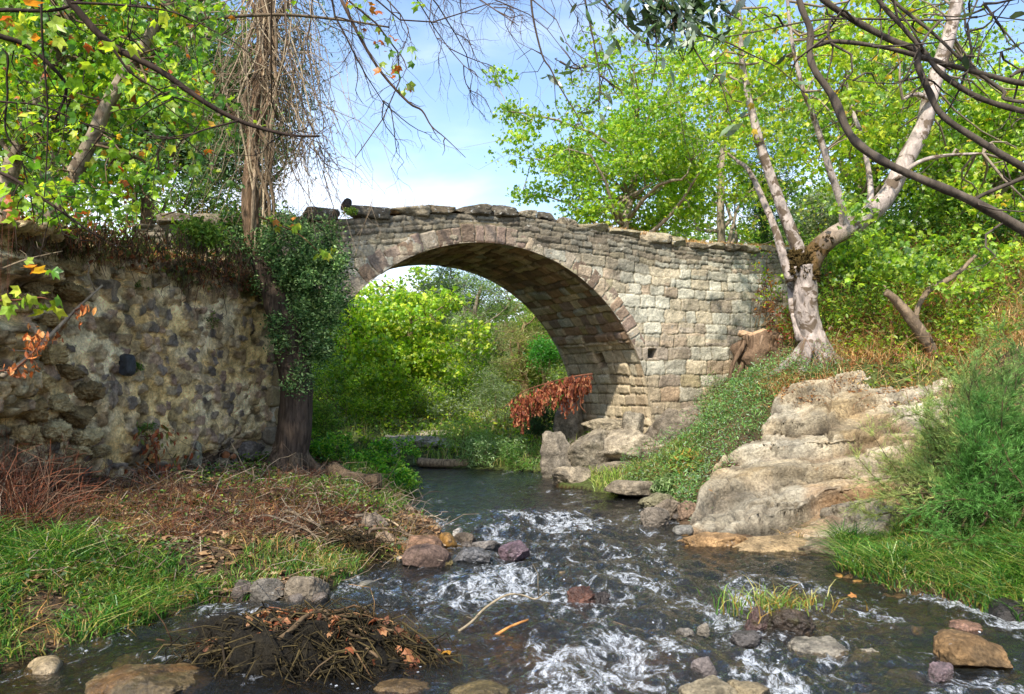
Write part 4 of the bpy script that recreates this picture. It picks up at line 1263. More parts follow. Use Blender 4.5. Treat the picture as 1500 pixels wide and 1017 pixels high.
# --- dark, mostly bare tree beyond the left edge whose boughs cross the view
def dark_left():
    rng = np.random.default_rng(41); D = 5.0; ps = D / F
    bx, by = -4.9, 5.2; zb = gz(bx, by)
    root = thing("overhanging_tree", "dark tree beyond the left edge with one long thin bough sloping to the vines", "tree", (bx, by, zb))
    g = Geo()
    tp = smooth_path(np.array([(bx, by, zb - .1), (bx + .05, by, zb + 1.2), (bx + .2, by, zb + 2.4), (bx + .35, by - .05, zb + 3.6), (bx + .5, by, zb + 5)]), 5)
    tube(g, tp, np.linspace(.17, .07, len(tp)), hx('4c3e30'), 12, bump=.1, seed=5)
    g.build("trunk", M['bark_rough'], root)
    hub = tp[14]
    L_ = [([None, (60, -40), (104, 4), (160, 64), (234, 104), (300, 150), (350, 177), (400, 193), (435, 199), (468, 200)], 7, 1.6),
          ([None, (-60, 30), (0, 53), (37, 66), (77, 99), (97, 128), (88, 160), (80, 175)], 5, 1.2),
          ([None, (-80, 20), (0, 15), (60, 16), (100, 10), (150, -20)], 4, 2),
          ([None, (-100, 230), (0, 253), (67, 294), (124, 334), (150, 350)], 4, 1),
          ([(160, 64), (190, 105), (225, 128), (255, 144)], 2.2, .8), ([(350, 177), (300, 190), (260, 203), (215, 202)], 1.6, .6),
          ([None, (-20, 60), (10, 120), (8, 190), (30, 230), (45, 290), (50, 320)], 2, .8), ([(60, -40), (62, 60), (70, 160), (68, 240), (62, 330)], 1.8, .8),
          ([(104, 4), (180, 8), (260, 20), (340, 60)], 2.2, .7), ([(60, -40), (180, -20), (187, 40), (190, 60)], 1.8, .7), ([None, (-60, 140), (0, 149), (60, 155), (120, 180), (170, 200)], 2.2, .8)]
    g = Geo()
    for pts, a, b_ in L_:
        q = [hub if p is None else P(p[0], p[1], D + .06 * k) for k, p in enumerate(pts)]
        q = smooth_path(np.array(q), 5)
        tube(g, q, np.linspace(a * ps, b_ * ps, len(q)), hx('3a2f27') * rng.uniform(.8, 1.1), 8, bump=.06, seed=int(a * 7))
        for _ in range(7):
            k = rng.integers(len(q) // 3, len(q)); d = rng.normal(size=3) * np.array([1, .4, .8]); d[2] -= .4
            tube(g, branch_curve(q[k], q[k] + unit(d) * rng.uniform(.15, .5), rng, .15, 5), np.linspace(1.1 * ps, .3 * ps, 5), hx('3a2f27'), 4, cap=False)
    g.build("bough", M['bark'], root)
    # the few leaves that hang in the foreground
    g = Geo(); pts = []
    for (x, y, rx, ry, n) in [(25, 60, 40, 40, 16), (225, 145, 14, 10, 4), (90, 130, 60, 40, 14), (40, 260, 40, 50, 14), (20, 320, 30, 20, 8), (60, 20, 60, 25, 14), (200, 18, 60, 20, 10), (150, 90, 40, 40, 8), (105, 170, 30, 30, 6), (60, 395, 30, 12, 6), (85, 300, 25, 20, 6), (20, 20, 20, 30, 4)]:
        for _ in range(n): pts.append(P(x + rng.normal() * rx * .6, y + rng.normal() * ry * .6, D + rng.normal() * .25))
    leaves(g, np.array(pts), .12, 'lobed', LIME + [hx('5f9030')] + ORNG, rng, w=[3, 3, 2, 2, 2, 2, .4, .3, .7, .2], up=.2, spread=1.0)
    pts = []
    for (x, y, rx, ry, n) in [(540, 40, 26, 30, 12), (565, 70, 20, 24, 10), (575, 110, 20, 20, 10), (605, 75, 8, 8, 2), (590, 128, 12, 10, 6), (530, 10, 30, 12, 6), (610, 8, 12, 6, 4)]:
        for _ in range(n): pts.append(P(x + rng.normal() * rx * .6, y + rng.normal() * ry * .6, 8.3 + rng.normal() * .15))
    leaves(g, np.array(pts), .12, 'lobed', MID + ORNG[:2], rng, up=.2, spread=1.0)
    g.build("leaves", M['leaf'], root, smooth=False)
dark_left()

# --- willow beyond the right edge whose curving grey boughs cross the view
def right_willow():
    rng = np.random.default_rng(51); D = 5.0; ps = D / F
    bx, by = 4.7, 4.6; zb = gz(bx, by)
    root = thing("willow_tree", "willow leaning in from the right edge with smooth curving grey-brown boughs", "tree", (bx, by, zb))
    tp = smooth_path(np.array([(bx, by, zb - .1), (bx - .05, by + .05, zb + .9), (bx - .1, by + .2, zb + 1.9), (bx - .25, by + .3, zb + 3.0), (bx - .5, by + .3, zb + 4.2), (bx - 1.0, by + .3, zb + 5.0)]), 5)
    g = Geo(); tube(g, tp, np.linspace(.16, .06, len(tp)), hx('5b5148'), 12, bump=.1, seed=5); g.build("trunk", M['bark_rough'], root)
    def hubz(z): return tp[np.abs(tp[:, 2] - z).argmin()]
    A = [(1401, 284), (1314, 247), (1264, 217), (1241, 190), (1221, 144), (1194, 104), (1186, 78), (1187, 45), (1172, 5), (1160, -60)]
    L_ = [([hubz(2.0), (1560, 375), (1501, 338), (1450, 308)] + A, 10, 5.5),
          ([(1188, 70), (1200, 66), (1227, 61), (1301, 71), (1368, 89), (1434, 107), (1501, 123), (1560, 130), hubz(3.4)], 3.6, 6),
          ([hubz(2.8), (1560, 285), (1501, 247), (1435, 207), (1381, 170), (1361, 134), (1345, 97), (1341, 74), (1301, 57), (1251, 30), (1207, 0), (1190, -30)], 7, 5.5),
          ([hubz(3.2), (1560, 178), (1501, 164), (1435, 144), (1381, 110), (1354, 77), (1322, 40), (1287, 0), (1270, -40)], 6, 4.5),
          ([hubz(3.3), (1501, 150), (1468, 132), (1411, 90), (1368, 50), (1307, 0), (1290, -30)], 3.5, 2.5),
          ([(1425, 294), (1445, 283), (1501, 260), (1550, 240), hubz(2.6)], 3.4, 5),
          ([(1216, 30), (1213, 50), (1217, 62)], 2.6, 3), ([(1301, 28), (1217, 28), (1174, 33), (1120, 44), (1060, 55), (1010, 62)], 2, 1),
          ([(1480, 0), (1440, 60), (1428, 98), (1400, 60)], 1.3, .8), ([(1480, 112), (1500, 102), (1560, 90)], 3, 4), ([(1501, 62), (1460, 78), (1420, 84)], 1.2, .7),
          ([(1345, 97), (1320, 120), (1290, 122), (1250, 118), (1235, 112)], 1.4, .6), ([(1490, -20), (1460, 15), (1410, 28), (1301, 30)], 1.0, 1.6),
          ([(1432, 0), (1420, 28), (1414, 45), (1430, 48)], 1.8, .8), ([(1501, 30), (1450, 22), (1440, 2)], 1.2, .8)]
    g = Geo()
    for pts, a, b_ in L_:
        q = [P(p[0], p[1], D) if isinstance(p, tuple) else p for p in pts]
        q = smooth_path(np.array(q, dtype=float), 6)
        tube(g, q, np.linspace(a * ps, b_ * ps, len(q)) * .76 * (1 + .13 * vnoise(np.arange(len(q)) * .55, np.arange(len(q)) * 0, seed=int(a * 9))), hx('554c42') * rng.uniform(.8, 1.1), 12, bump=.13, seed=int(a * 7))
    # short side shoots and snags
    for pts, a, b_ in L_:
        q = smooth_path(np.array([P(p[0], p[1], D) if isinstance(p, tuple) else p for p in pts], dtype=float), 6)
        for _ in range(4):
            k = rng.integers(1, len(q) - 1); d = rng.normal(size=3) * np.array([1, .5, 1]); Ls_ = rng.uniform(.06, .55)
            bq = branch_curve(q[k], q[k] + unit(d) * Ls_, rng, .14, 6)
            tube(g, bq, np.linspace(.006 + .006 * Ls_, .0015, 6), hx('554c42'), 5, cap=False)
            for _ in range(2):
                j_ = rng.integers(2, 6); d2 = unit(d) + rng.normal(size=3) * .6
                tube(g, branch_curve(bq[j_], bq[j_] + unit(d2) * Ls_ * .4, rng, .14, 4), np.linspace(.003, .001, 4), hx('554c42'), 3, cap=False)
    g.build("bough", M['bark'], root)
    # hanging leafy twigs of narrow dark leaves
    g = Geo(); lg = Geo(); D2 = 3.9
    Ls = [[(777, -30), (780, 20), (794, 80), (806, 100), (818, 124), (840, 160), (856, 188)], [(852, -30), (858, 5), (871, 67), (878, 110), (877, 160)], [(905, -40), (960, 0), (1000, 40), (1060, 60), (1100, 80), (1140, 100), (1178, 136)],
          [(950, -30), (985, 20), (1010, 60), (1035, 100), (1055, 120), (1072, 180)], [(930, -40), (945, 10), (960, 50), (962, 90)], [(1000, -40), (985, 10), (990, 60), (1000, 90)], [(860, -30), (900, 20), (940, 60), (975, 70)], [(1040, -40), (1060, 10), (1085, 30)],
          [(820, 90), (840, 100), (862, 98)], [(878, 110), (890, 118), (902, 128)]]
    for k, pts in enumerate(Ls):
        q = smooth_path(np.array([P(x, y, D2) for x, y in pts]), 4)
        tube(g, q, np.linspace(.006, .0022, len(q)), hx('4c4034'), 5)
        for _ in range(8):
            i = rng.integers(0, len(q)); d = rng.normal(size=3) * np.array([1, .5, .7]); d[2] -= .5
            tube(g, branch_curve(q[i], q[i] + unit(d) * rng.uniform(.05, .2), rng, .15, 4), np.linspace(.003, .001, 4), hx('4c4034'), 3, cap=False)
    for (x0, x1) in [(860, -30), (950, -30), (777, -30), (1040, -40), (905, -40)]:
        tube(g, branch_curve(tp[-4], P(x0, x1, D2), rng, .05, 10), np.linspace(.03, .006, 10), hx('5b5148'), 6)
    pos, ax = [], []
    def lf(x, y, a, s=.085):
        pos.append(P(x, y, D2 + rng.normal() * .02)); a = math.radians(a); ax.append((math.cos(a), rng.normal() * .3, math.sin(a)))
    for (x, y, a) in [(840, 12, 235), (823, 58, -60), (831, 72, -85), (832, 95, 60), (800, 112, 230), (812, 118, -40), (832, 106, 10), (865, 97, 5), (867, 113, 70), (895, 100, -50), (897, 118, 10), (862, 165, 5), (892, 158, -15), (883, 174, -60), (892, 143, -65), (866, 127, 60), (905, 15, 250), (920, 8, 70),
                      (1040, 110, 245), (1058, 115, 250), (1113, 103, 255), (1145, 87, 40), (1150, 98, 80), (1145, 137, 240), (1177, 121, 2), (1088, 168, 30), (1065, 190, 45), (1000, 75, 0), (985, 112, -75), (960, 72, -10), (952, 52, -60), (945, 40, 80), (1060, 38, 235), (1068, 8, 40), (1020, 5, 60), (1022, 28, -80), (1075, 190, 40), (1303, 95, 75), (1325, 100, -60), (1415, 92, -50), (1490, 22, 20), (1416, 22, 5)]:
        lf(x, y, a)
    for _ in range(260):
        x = rng.normal() * 50 + 985; y = abs(rng.normal()) * 38 - 2
        lf(x, y, rng.uniform(200, 340))
    leaves(lg, np.array(pos), .092, 'lance', [hx('3d5a30'), hx('4f6e3c'), hx('2e4526'), hx('6b7f52')], rng, axis=np.array(ax), up=0, spread=1.0)
    g.build("twigs", M['twig'], root)
    lg.build("leaves", M['leaf_gloss'], root, smooth=False)
LT['lance'] = tmpl_lance(.30)
right_willow()
LT['lance'] = tmpl_lance(.2)

# --- trees behind the bridge
def at(px, d, dz=0.0):
    x = (px - CX) / F * d
    return np.array([x, d, gz(x, d) + dz])
BG = "trees behind the bridge"
pb = hx('8a7d6c')
def bgtree(name, label, px, d, top, width, seed, kind, pal, lsize, n, per, crad, bottom=None, cyoff=0, **kw):
    """crown between photo rows top..bottom at depth d"""
    b = at(px, d)
    ztop = CAMZ + (HY - top) / F * d
    zbot = CAMZ + (HY - bottom) / F * d if bottom is not None else b[2] + (ztop - b[2]) * .25
    c = np.array([b[0] + cyoff, d, (ztop + zbot) / 2])
    hw = width / 2 / F * d
    return make_tree(name, label, b, 0, c, (hw, min(hw, 3.0) * .9, (ztop - zbot) / 2), int(n * 1.35), int(per * 1.5), crad, lsize, kind, pal, kw.pop('bark_c', pb), kw.pop('tr', .14), seed, group=BG, **kw)

bgtree("plane_tree", "broad bright lime plane tree rising behind the right half of the bridge", 930, 18.5, 60, 400, 61, 'lobed', LIME, .12, 150, 72, .55, bottom=400, shell=.1, mat='leaf', w=[2, 3, 1, 3, 2.4], flat=.9)
bgtree("plane_tree", "pale green plane tree with thin top, right of the broad lime one behind the bridge", 1070, 22, 10, 280, 62, 'lobed', LIME + [hx('b5b24a')], .13, 90, 50, .6, bottom=400, shell=.1)
bgtree("conifer_tree", "narrow dark evergreen tree standing behind the bridge end and the white plane tree", 1120, 24, 170, 90, 63, 'fine', DEEP, .22, 60, 60, .45, bottom=400, shell=.1, mat='leaf_far', bark_c=hx('4a3d30'))
bgtree("olive_tree", "round grey-green tree seen low between the white limbs", 1205, 26, 268, 110, 64, 'quad', GREYG, .12, 45, 90, .5, bottom=400, shell=.2, mat='leaf_far')
bgtree("plane_tree", "tall leafy plane tree beyond the white plane tree's long limb", 1290, 17, 0, 350, 65, 'lobed', LIME + MID, .13, 120, 50, .6, bottom=330, shell=.1)
bgtree("plane_tree", "mid green plane tree filling the right edge above the bushes", 1450, 15, 90, 260, 66, 'lobed', MID + LIME, .13, 110, 50, .55, bottom=360, shell=.1)
# through the arch
bgtree("plane_tree", "sunlit yellow-green plane tree centred in the arch opening", 600, 21, 405, 200, 71, 'lobed', LIME, .15, 85, 55, .5, bottom=585, shell=.1, bark_c=hx('6b5a45'), flat=.9)
bgtree("plane_tree", "low spreading lime plane tree left in the arch with boughs over the bank", 510, 19.5, 420, 170, 72, 'lobed', LIME, .14, 80, 50, .5, bottom=620, shell=.1, bark_c=hx('5d4c3a'), flat=.95)
bgtree("willow_tree", "grey-green willow seen under the crown of the arch", 705, 24, 385, 110, 73, 'lance', GREYG + MID[:2], .13, 60, 75, .5, bottom=560, shell=.1, mat='leaf_far')
bgtree("conifer_tree", "dark blue-green pine showing at the top of the arch opening", 668, 34, 385, 100, 74, 'fine', [hx('4a6248'), hx('5b7350'), hx('3a5038')], .25, 60, 70, .6, bottom=500, shell=.1, mat='leaf_far', bark_c=hx('4a3d30'))
bgtree("plane_tree", "green plane tree behind the pier's inner side", 815, 23, 420, 130, 75, 'lobed', MID + LIME[:2], .15, 60, 50, .5, bottom=590, shell=.1)
bgtree("willow_tree", "fine-leaved olive green tree with bare stems right of centre in the arch", 770, 22, 440, 90, 76, 'fine', [hx('8f9a5c'), hx('7a8a4a'), hx('a3a468')], .15, 45, 60, .45, bottom=600, shell=.2, mat='leaf_far', bark_c=hx('8a7355'), twigs=7)
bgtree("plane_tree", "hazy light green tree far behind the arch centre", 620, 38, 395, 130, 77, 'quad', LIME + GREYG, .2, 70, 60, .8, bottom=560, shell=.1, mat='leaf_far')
# left, behind wall and ivy tree
bgtree("plane_tree", "dense green plane tree behind the dry grass on the left", 235, 13.5, -60, 260, 78, 'lobed', DEEP + MID, .13, 120, 50, .5, bottom=300, shell=.1, bark_c=hx('5d4c3a'))
bgtree("plane_tree", "bright leafy tree behind the leftmost trunks", 60, 12.5, -120, 330, 79, 'lobed', LIME + MID, .14, 130, 42, .5, bottom=300, shell=.1)
bgtree("elm_tree", "small-leaved dark green tree directly behind the hanging vines", 335, 14.5, 60, 170, 80, 'oval', DEEP, .075, 90, 120, .4, bottom=320, shell=.1, mat='leaf_dull', bark_c=hx('5d4c3a'))
# far wood closing the valley: individual crowns, two rows
rng = np.random.default_rng(90)
for k, (px, d, top, wdt, lab) in enumerate([(470, 44, 440, 150, "far rounded tree seen in the arch just right of the ivy-clad trunk"), (560, 48, 430, 170, "far pale tree behind the lime trees left in the arch"), (650, 52, 432, 160, "far rounded tree at the back centre of the arch"), (740, 46, 430, 160, "far pale tree behind the grey-green willow in the arch"), (820, 50, 425, 170, "far rounded tree at the back beside the pier"),
        (380, 42, 330, 220, "far pale tree behind the ivy-clad tree"), (900, 40, 380, 200, "far rounded tree hidden low behind the bridge crown"), (1010, 38, 290, 220, "far pale tree behind the broad lime plane tree"), (1130, 34, 260, 200, "far rounded tree behind the dark evergreen"), (1260, 30, 240, 220, "far pale tree behind the white plane tree's fork"),
        (1400, 30, 210, 240, "far rounded tree behind the long white limb, right"), (1540, 28, 200, 240, "far pale tree at the right edge of the skyline"), (250, 34, 270, 240, "far rounded tree behind the dry grass on the terrace"), (100, 30, 240, 240, "far pale tree behind the two slender left trunks"), (-60, 28, 230, 240, "far rounded tree at the left edge of the skyline")]):
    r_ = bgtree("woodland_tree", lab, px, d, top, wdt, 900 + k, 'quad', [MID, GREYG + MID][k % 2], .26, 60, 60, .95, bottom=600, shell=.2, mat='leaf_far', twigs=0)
    r_['group'] = "woodland beyond the bridge"

# --- leaning dead trunk and live stem in the bushes on the right
def leaning():
    rng = np.random.default_rng(95); D = 11.6; ps = D / F
    b = P(1372, 535, D); b[2] = gz(b[0], b[1])
    root = thing("leaning_tree", "broken grey trunk leaning left out of the bushes above the ledge", "tree", b)
    g = Geo()
    for pts, a, c in [([(1380, 545), (1366, 512), (1345, 482), (1325, 455), (1310, 438), (1297, 428)], 12, 8), ([(1340, 478), (1345, 452), (1362, 424), (1392, 408), (1412, 392), (1428, 374)], 6, 4), ([(1366, 424), (1372, 400), (1375, 385)], 3, 1.5)]:
        q = smooth_path(np.array([P(x, y, D) for x, y in pts]), 5); tube(g, q, np.linspace(a * ps, c * ps, len(q)) * .75, hx('7d6c58'), 12, bump=.25, seed=3)
    g.build("trunk", M['bark_pale'], root)
    g = Geo(); cl = []
    for (x, y, rx, ry, n) in [(1350, 395, 60, 26, 14), (1420, 370, 50, 30, 12), (1300, 370, 50, 26, 10), (1270, 330, 40, 40, 8), (1440, 420, 40, 22, 6)]:
        for _ in range(n): cl.append(P(x + rng.normal() * rx * .6, y + rng.normal() * ry * .6, D + rng.normal() * .3))
    foliage(g, np.array(cl), 26, .3, .12, 'lobed', MID + LIME[:2], rng)
    g.build("crown", M['leaf'], root, smooth=False)
leaning()
# ---------------------------------------------------------------- the pale rock ledge on the right bank
def ledge():
    poly = LEDGE
    ctl = np.array([P(x, y, d) for x, y, d in [(1010, 797, 7.9), (1060, 800, 7.75), (1150, 804, 7.65), (1240, 808, 7.5), (1290, 775, 7.9), (1150, 775, 8.2), (1060, 765, 8.5), (1040, 742, 8.75), (1030, 705, 9.25), (1060, 688, 9.55), (1120, 655, 10.05), (1130, 640, 10.3), (1140, 600, 10.6), (1146, 572, 11.0), (1200, 556, 11.3), (1300, 548, 11.5), (1395, 548, 11.4),
                    (1200, 640, 10.0), (1300, 620, 10.3), (1350, 600, 10.6), (1200, 700, 9.1), (1300, 700, 9.0), (1250, 735, 8.6), (1180, 590, 10.8), (1280, 585, 10.9), (1120, 720, 8.85), (1250, 660, 9.6), (1380, 680, 9.3), (1220, 745, 8.45)]])
    d_ = np.sqrt(((ctl[:, None, :2] - ctl[None, :, :2]) ** 2).sum(-1))
    A_ = np.block([[d_, np.ones((len(ctl), 1)), ctl[:, :2]], [np.vstack([np.ones(len(ctl)), ctl[:, 0], ctl[:, 1]]), np.zeros((3, 3))]])
    w_ = np.linalg.solve(A_, np.r_[ctl[:, 2], 0, 0, 0])
    x = np.arange(1.3, 6.9, .015); y = np.arange(6.9, 12.0, .015)
    Xg, Yg = np.meshgrid(x, y); xf, yf = Xg.ravel(), Yg.ravel()
    H = w_[len(ctl)] + w_[len(ctl) + 1] * xf + w_[len(ctl) + 2] * yf
    for i in range(len(ctl)): H = H + w_[i] * np.hypot(xf - ctl[i, 0], yf - ctl[i, 1])
    wob = .09 * fbm(xf * .7, yf * .7, seed=201, oct=3)
    sdp = poly_sd(xf + .16 * fbm(xf * 1.1, yf * 1.1, seed=202, oct=4), yf + .16 * fbm(xf * 1.1 + 9, yf * 1.1, seed=203, oct=4), poly)
    # strata: dipping beds weathered back to uneven steps
    tl = .20 * (xf - 3)
    ph = (H + wob - tl) / .25
    k = np.floor(ph); f = ph - k
    k2 = _hash(k, k * 0, k * 0, 5)
    st = sstep(.74 + .16 * (k2 - .5), .93, f)
    Ht = (k + .18 * f + .82 * st) * .25 + tl - wob * .6
    amt = np.clip(.60 + .45 * fbm(xf * .55, yf * .55, seed=204, oct=2), .15, 1.0)
    Z_ = H * (1 - amt) + Ht * amt
    ph2 = (H + wob * .7 - tl * 1.05) / .062; k3 = np.floor(ph2); f2 = ph2 - k3
    lam = (sstep(.55, .95, f2) - f2) * .062 * (.4 + 1.2 * _hash(k3, k3 * 0, k3 * 0, 15)) * sstep(-.45, .25, fbm(xf * .9, yf * .9, seed=236, oct=3))
    Z_ += lam * 1.15 + .035 * fbm(xf * 1.0, yf * 1.0, seed=205, oct=2) + .030 * (.45 - np.abs(fbm(xf * 3.2, yf * 3.8, seed=206, oct=5, gain=.6)))
    cr_ = np.abs(fbm(xf * 1.0 + yf * .4, yf * 1.9, seed=207, oct=4)); Z_ -= .06 * sstep(.05, 0, cr_)
    pits = sstep(.45, .8, fbm(xf * 5, yf * 5, seed=208, oct=3)); Z_ -= .03 * pits
    # joint blocks: stretched cells, each a little higher or lower, with open cracks between
    rg = np.random.default_rng(77); cx_ = rg.uniform(1.5, 6.6, 70); cy_ = rg.uniform(7.0, 11.8, 70); co_ = rg.uniform(-1, 1, 70)
    wx_ = xf + .12 * fbm(xf * 1.6, yf * 1.6, seed=240, oct=4); wy_ = yf + .12 * fbm(xf * 1.6 + 7, yf * 1.6, seed=241, oct=4)
    d1 = np.full(xf.shape, 9.); d2_ = d1.copy(); ci_ = np.zeros(xf.shape, int)
    for q_ in range(70):
        dd = np.hypot((wx_ - cx_[q_]) * .62, wy_ - cy_[q_] - .25 * (wx_ - cx_[q_]))
        m1 = dd < d1; d2_ = np.where(m1, d1, np.minimum(d2_, dd)); ci_ = np.where(m1, q_, ci_); d1 = np.where(m1, dd, d1)
    gap = d2_ - d1
    Z_ += .045 * co_[ci_] * sstep(0, .05, gap) - .05 * sstep(.03, 0, gap)
    # rounded hump near the water and dark undercut hollow at the near left
    h0 = P(1262, 742, 8.2)[:2]; Z_ += .17 * np.exp(-(((xf - h0[0]) / .42) ** 2 + ((yf - h0[1]) / .35) ** 2))
    for (px, py, d, rx, ry, dp) in [(1062, 740, 8.8, .24, .10, .16), (1165, 728, 8.85, .26, .08, .10), (1215, 732, 8.7, .12, .09, .08), (1290, 745, 8.2, .08, .05, .08)]:
        c_ = P(px, py, d)[:2]; Z_ -= dp * np.exp(-(((xf - c_[0]) / rx) ** 4 + ((yf - c_[1]) / ry) ** 4))
    rd = np.abs(fbm(xf * 2.2 + 3, yf * 3.6, seed=221, oct=4)); Z_ -= .028 * sstep(.09, 0, rd)
    Z_ = Z_ - .9 * sstep(-.06, .16, sdp) ** 2
    # beds jut out: slide the risers towards the viewer
    lob = vnoise(Z_ * 11 + wob * 8, xf * .8, yf * .5, seed=209)
    sh = .075 * np.sign(lob) * np.abs(lob) ** .7 * amt
    jut = np.where(f < .42, 1 - f / .42, np.where(f < .66, -.6 * (f - .42) / .24, -.6 + 1.6 * (f - .66) / .34)) * (.09 + .07 * _hash(k, k * 0, k * 0, 9)) * amt * (.6 + .8 * np.abs(fbm(xf * 1.2, yf * .4, seed=230, oct=3))) * sstep(.0, -.25, sdp)
    sh = sh * .5 + jut * 1.3
    Xd = xf - sh * .3; Yd = yf - sh
    pale = hx('b8a88a'); wh = hx('c9bda4'); tn = hx('98835f'); org = hx('9c7040'); gr = hx('857e6e')
    n1 = fbm(xf * .9, yf * 1.6, seed=211, oct=5)[:, None]; n2 = fbm(xf * .8 + 4, yf * .8, seed=212, oct=4)[:, None]
    c = pale + (wh - pale) * sstep(0, .7, n1) + (tn - pale) * sstep(-.1, -.8, n1) * .9
    kt = _hash(k, k * 0, k * 0, 31)[:, None]; c = c * (.86 + .22 * kt)
    riser_shade = (sstep(.50, .62, f) * sstep(.90, .74, f) * amt * sstep(-.3, .3, fbm(xf * 1.5, yf * 1.0, seed=232, oct=4)))[:, None]
    c = c + (hx('6e5238') - c) * riser_shade * .7  # undercut shade painted in as brown bands along the riser feet
    ck = np.maximum(sstep(.07, .0, np.minimum(cr_, rd)), sstep(.03, .0, gap))[:, None] * .6; c = c * (1 + .10 * co_[ci_])[:, None]; c = c * (1 - ck) + hx('54432f') * ck
    lam_c = (sstep(.5, .7, f2) * sstep(1.0, .8, f2))[:, None] * .30; c = c * (1 - lam_c) + hx('7d6848') * lam_c
    lich = sstep(.1, .55, fbm(xf * 3, yf * 3, seed=233, oct=5))[:, None] * .35; c = c + (hx('8a8676') - c) * lich
    lowm = sstep(.75, .30, Z_)[:, None]
    om = lowm * sstep(-.25, .45, n2); c = c + (org - c) * om * .62
    gm = lowm * sstep(.1, -.5, n2); c = c + (gr - c) * gm * .5
    wet = sstep(.10, .02, Z_)[:, None]; c = c * (1 - .55 * wet)
    c = c * (1 - .35 * pits[:, None])
    und = sstep(0.0, .25, lob * amt)[:, None]
    c = c * (1 - .0 * und)
    keep = ((sdp < .22) & (Z_ > -.35)).reshape(Xg.shape)
    keep = keep[:-1, :-1] & keep[1:, 1:]
    Fc = grid_faces(len(y), len(x), keep)
    used, inv = np.unique(Fc, return_inverse=True)
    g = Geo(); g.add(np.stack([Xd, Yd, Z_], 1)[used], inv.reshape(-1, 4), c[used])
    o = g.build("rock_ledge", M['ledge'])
    tag(o, "large sloping ledge of pale layered bedrock reaching down to the water on the right", "rock ledge")
    return Z_.reshape(Xg.shape), x, y, keep
LZ, LX, LY, LK = ledge()
def top_h(x, y):
    """ground or ledge, whichever is higher"""
    g_ = ground_h(x, y)
    i = np.clip(((np.asarray(y) - LY[0]) / .015).astype(int), 0, LK.shape[0] - 1); j = np.clip(((np.asarray(x) - LX[0]) / .015).astype(int), 0, LK.shape[1] - 1)
    ins = (np.asarray(y) > LY[0]) & (np.asarray(y) < LY[-1]) & (np.asarray(x) > LX[0]) & (np.asarray(x) < LX[-1]) & LK[i, j]
    return np.where(ins, np.maximum(g_, LZ[i, j]), g_), ins & (LZ[i, j] > g_)

# ---------------------------------------------------------------- loose rocks and boulders
def rock(name, label, px, pyb, w, h, col, seed, d=None, depth=.8, power=2.8, amp=.10, cuts=7, mat='rock', rot=None, tilt=0, group=None, cat="rock", strata=0, n=40, sink=.25, col2=None, two=None):
    """boulder whose foot is seen at pixel (px, pyb), w x h pixels large"""
    if d is None: d = CAMZ * F / (pyb - HY)
    s = d / F
    rng = np.random.default_rng(seed + 900)
    hw, hh = w / 2 * s, h / 2 * s / (1 - sink)
    V, Fc = superblob((hw, hw * depth, hh), n, power, amp, 2.2, seed, cuts, strata, fine=.6)
    V = rotx(V, math.radians(tilt)); 
    if rot: V = roty(V, math.radians(rot))
    base = P(px, pyb, d)
    ctr = np.array([base[0], d + hw * depth * .5, base[2] + hh * (1 - 2 * sink)])
    col = np.asarray(col) * (.9 if mat == 'wetrock' else .76) + hx('75695a') * (.04 if mat == 'wetrock' else .24)
    c = np.tile(col, (len(V), 1))
    nz = fbm(V[:, 0] * 3 / hw, V[:, 1] * 3 / hw, V[:, 2] * 3 / hw, seed, 4)[:, None]
    c = c * (1 + .25 * nz)
    if col2 is not None: c = c + (col2 - c) * sstep(-.1, .5, fbm(V[:, 0] * 1.5 / hw, V[:, 1] * 1.5 / hw, V[:, 2] * 1.5 / hw, seed + 4, 4))[:, None]
    g = Geo(); g.add(V + ctr, Fc, c)
    o = g.build(name, M[mat], loc=ctr)
    tag(o, label, cat, group)
    return o

mauve = hx('6f5d5a'); gry = hx('77736a'); dkb = hx('3d332b'); tanr = hx('9a8768'); amber = hx('8f6a35'); palr = hx('a89c86'); redb = hx('5c352a')
rock("boulder", "grey-brown boulder at the grass edge with a dead leaf leaning on it", 446, 880, 66, 34, hx('7a6f5e'), 1, amp=.05, cuts=4)
rock("boulder", "small smooth grey boulder between two others at the left bank's grass edge", 388, 880, 48, 29, hx('6a665e'), 2, amp=.05, cuts=3)
rock("boulder", "dark mottled boulder half hidden by grass at the left water's edge", 350, 880, 34, 28, hx('544c48'), 3, amp=.07)
rock("boulder", "broad submerged amber boulder in the bottom left corner of the stream", 208, 1022, 165, 34, hx('5f5034'), 4, power=2.3, amp=.08, cuts=3, mat='wetrock', depth=.7, sink=.3, col2=hx('5c4426'))
rock("boulder", "smooth purple-brown boulder with pale specks at the tip of the left bank", 624, 832, 72, 30, hx('5f4a42'), 5, amp=.04, cuts=2, power=2.6)
rock("boulder", "reddish brown boulder just behind the purple-brown one", 618, 818, 62, 30, hx('7a5a45'), 6, amp=.05, cuts=3)
rock("rock", "round pale grey-green cobble above the purple-brown boulder", 584, 806, 30, 18, hx('7f8a76'), 7, amp=.03, cuts=1)
rock("rock", "small ochre stone at the right foot of the purple-brown boulder", 651, 832, 24, 12, hx('8a7a4a'), 8)
rock("rock", "flat wet grey rock in the shallows right of the purple-brown boulder", 690, 826, 56, 20, hx('5d5c5c'), 9, mat='wetrock', power=2.4)
rock("rock", "dark jagged wet rock beside the flat grey one", 700, 822, 26, 14, hx('37332f'), 10, mat='wetrock')
rock("boulder", "flat grey boulder lying behind the shallows with water around it", 712, 808, 46, 16, hx('6b6763'), 11, mat='rock', power=2.4)
rock("boulder", "purple grey boulder standing in the current", 754, 820, 46, 26, hx('5b4a50'), 12, mat='wetrock', amp=.08)
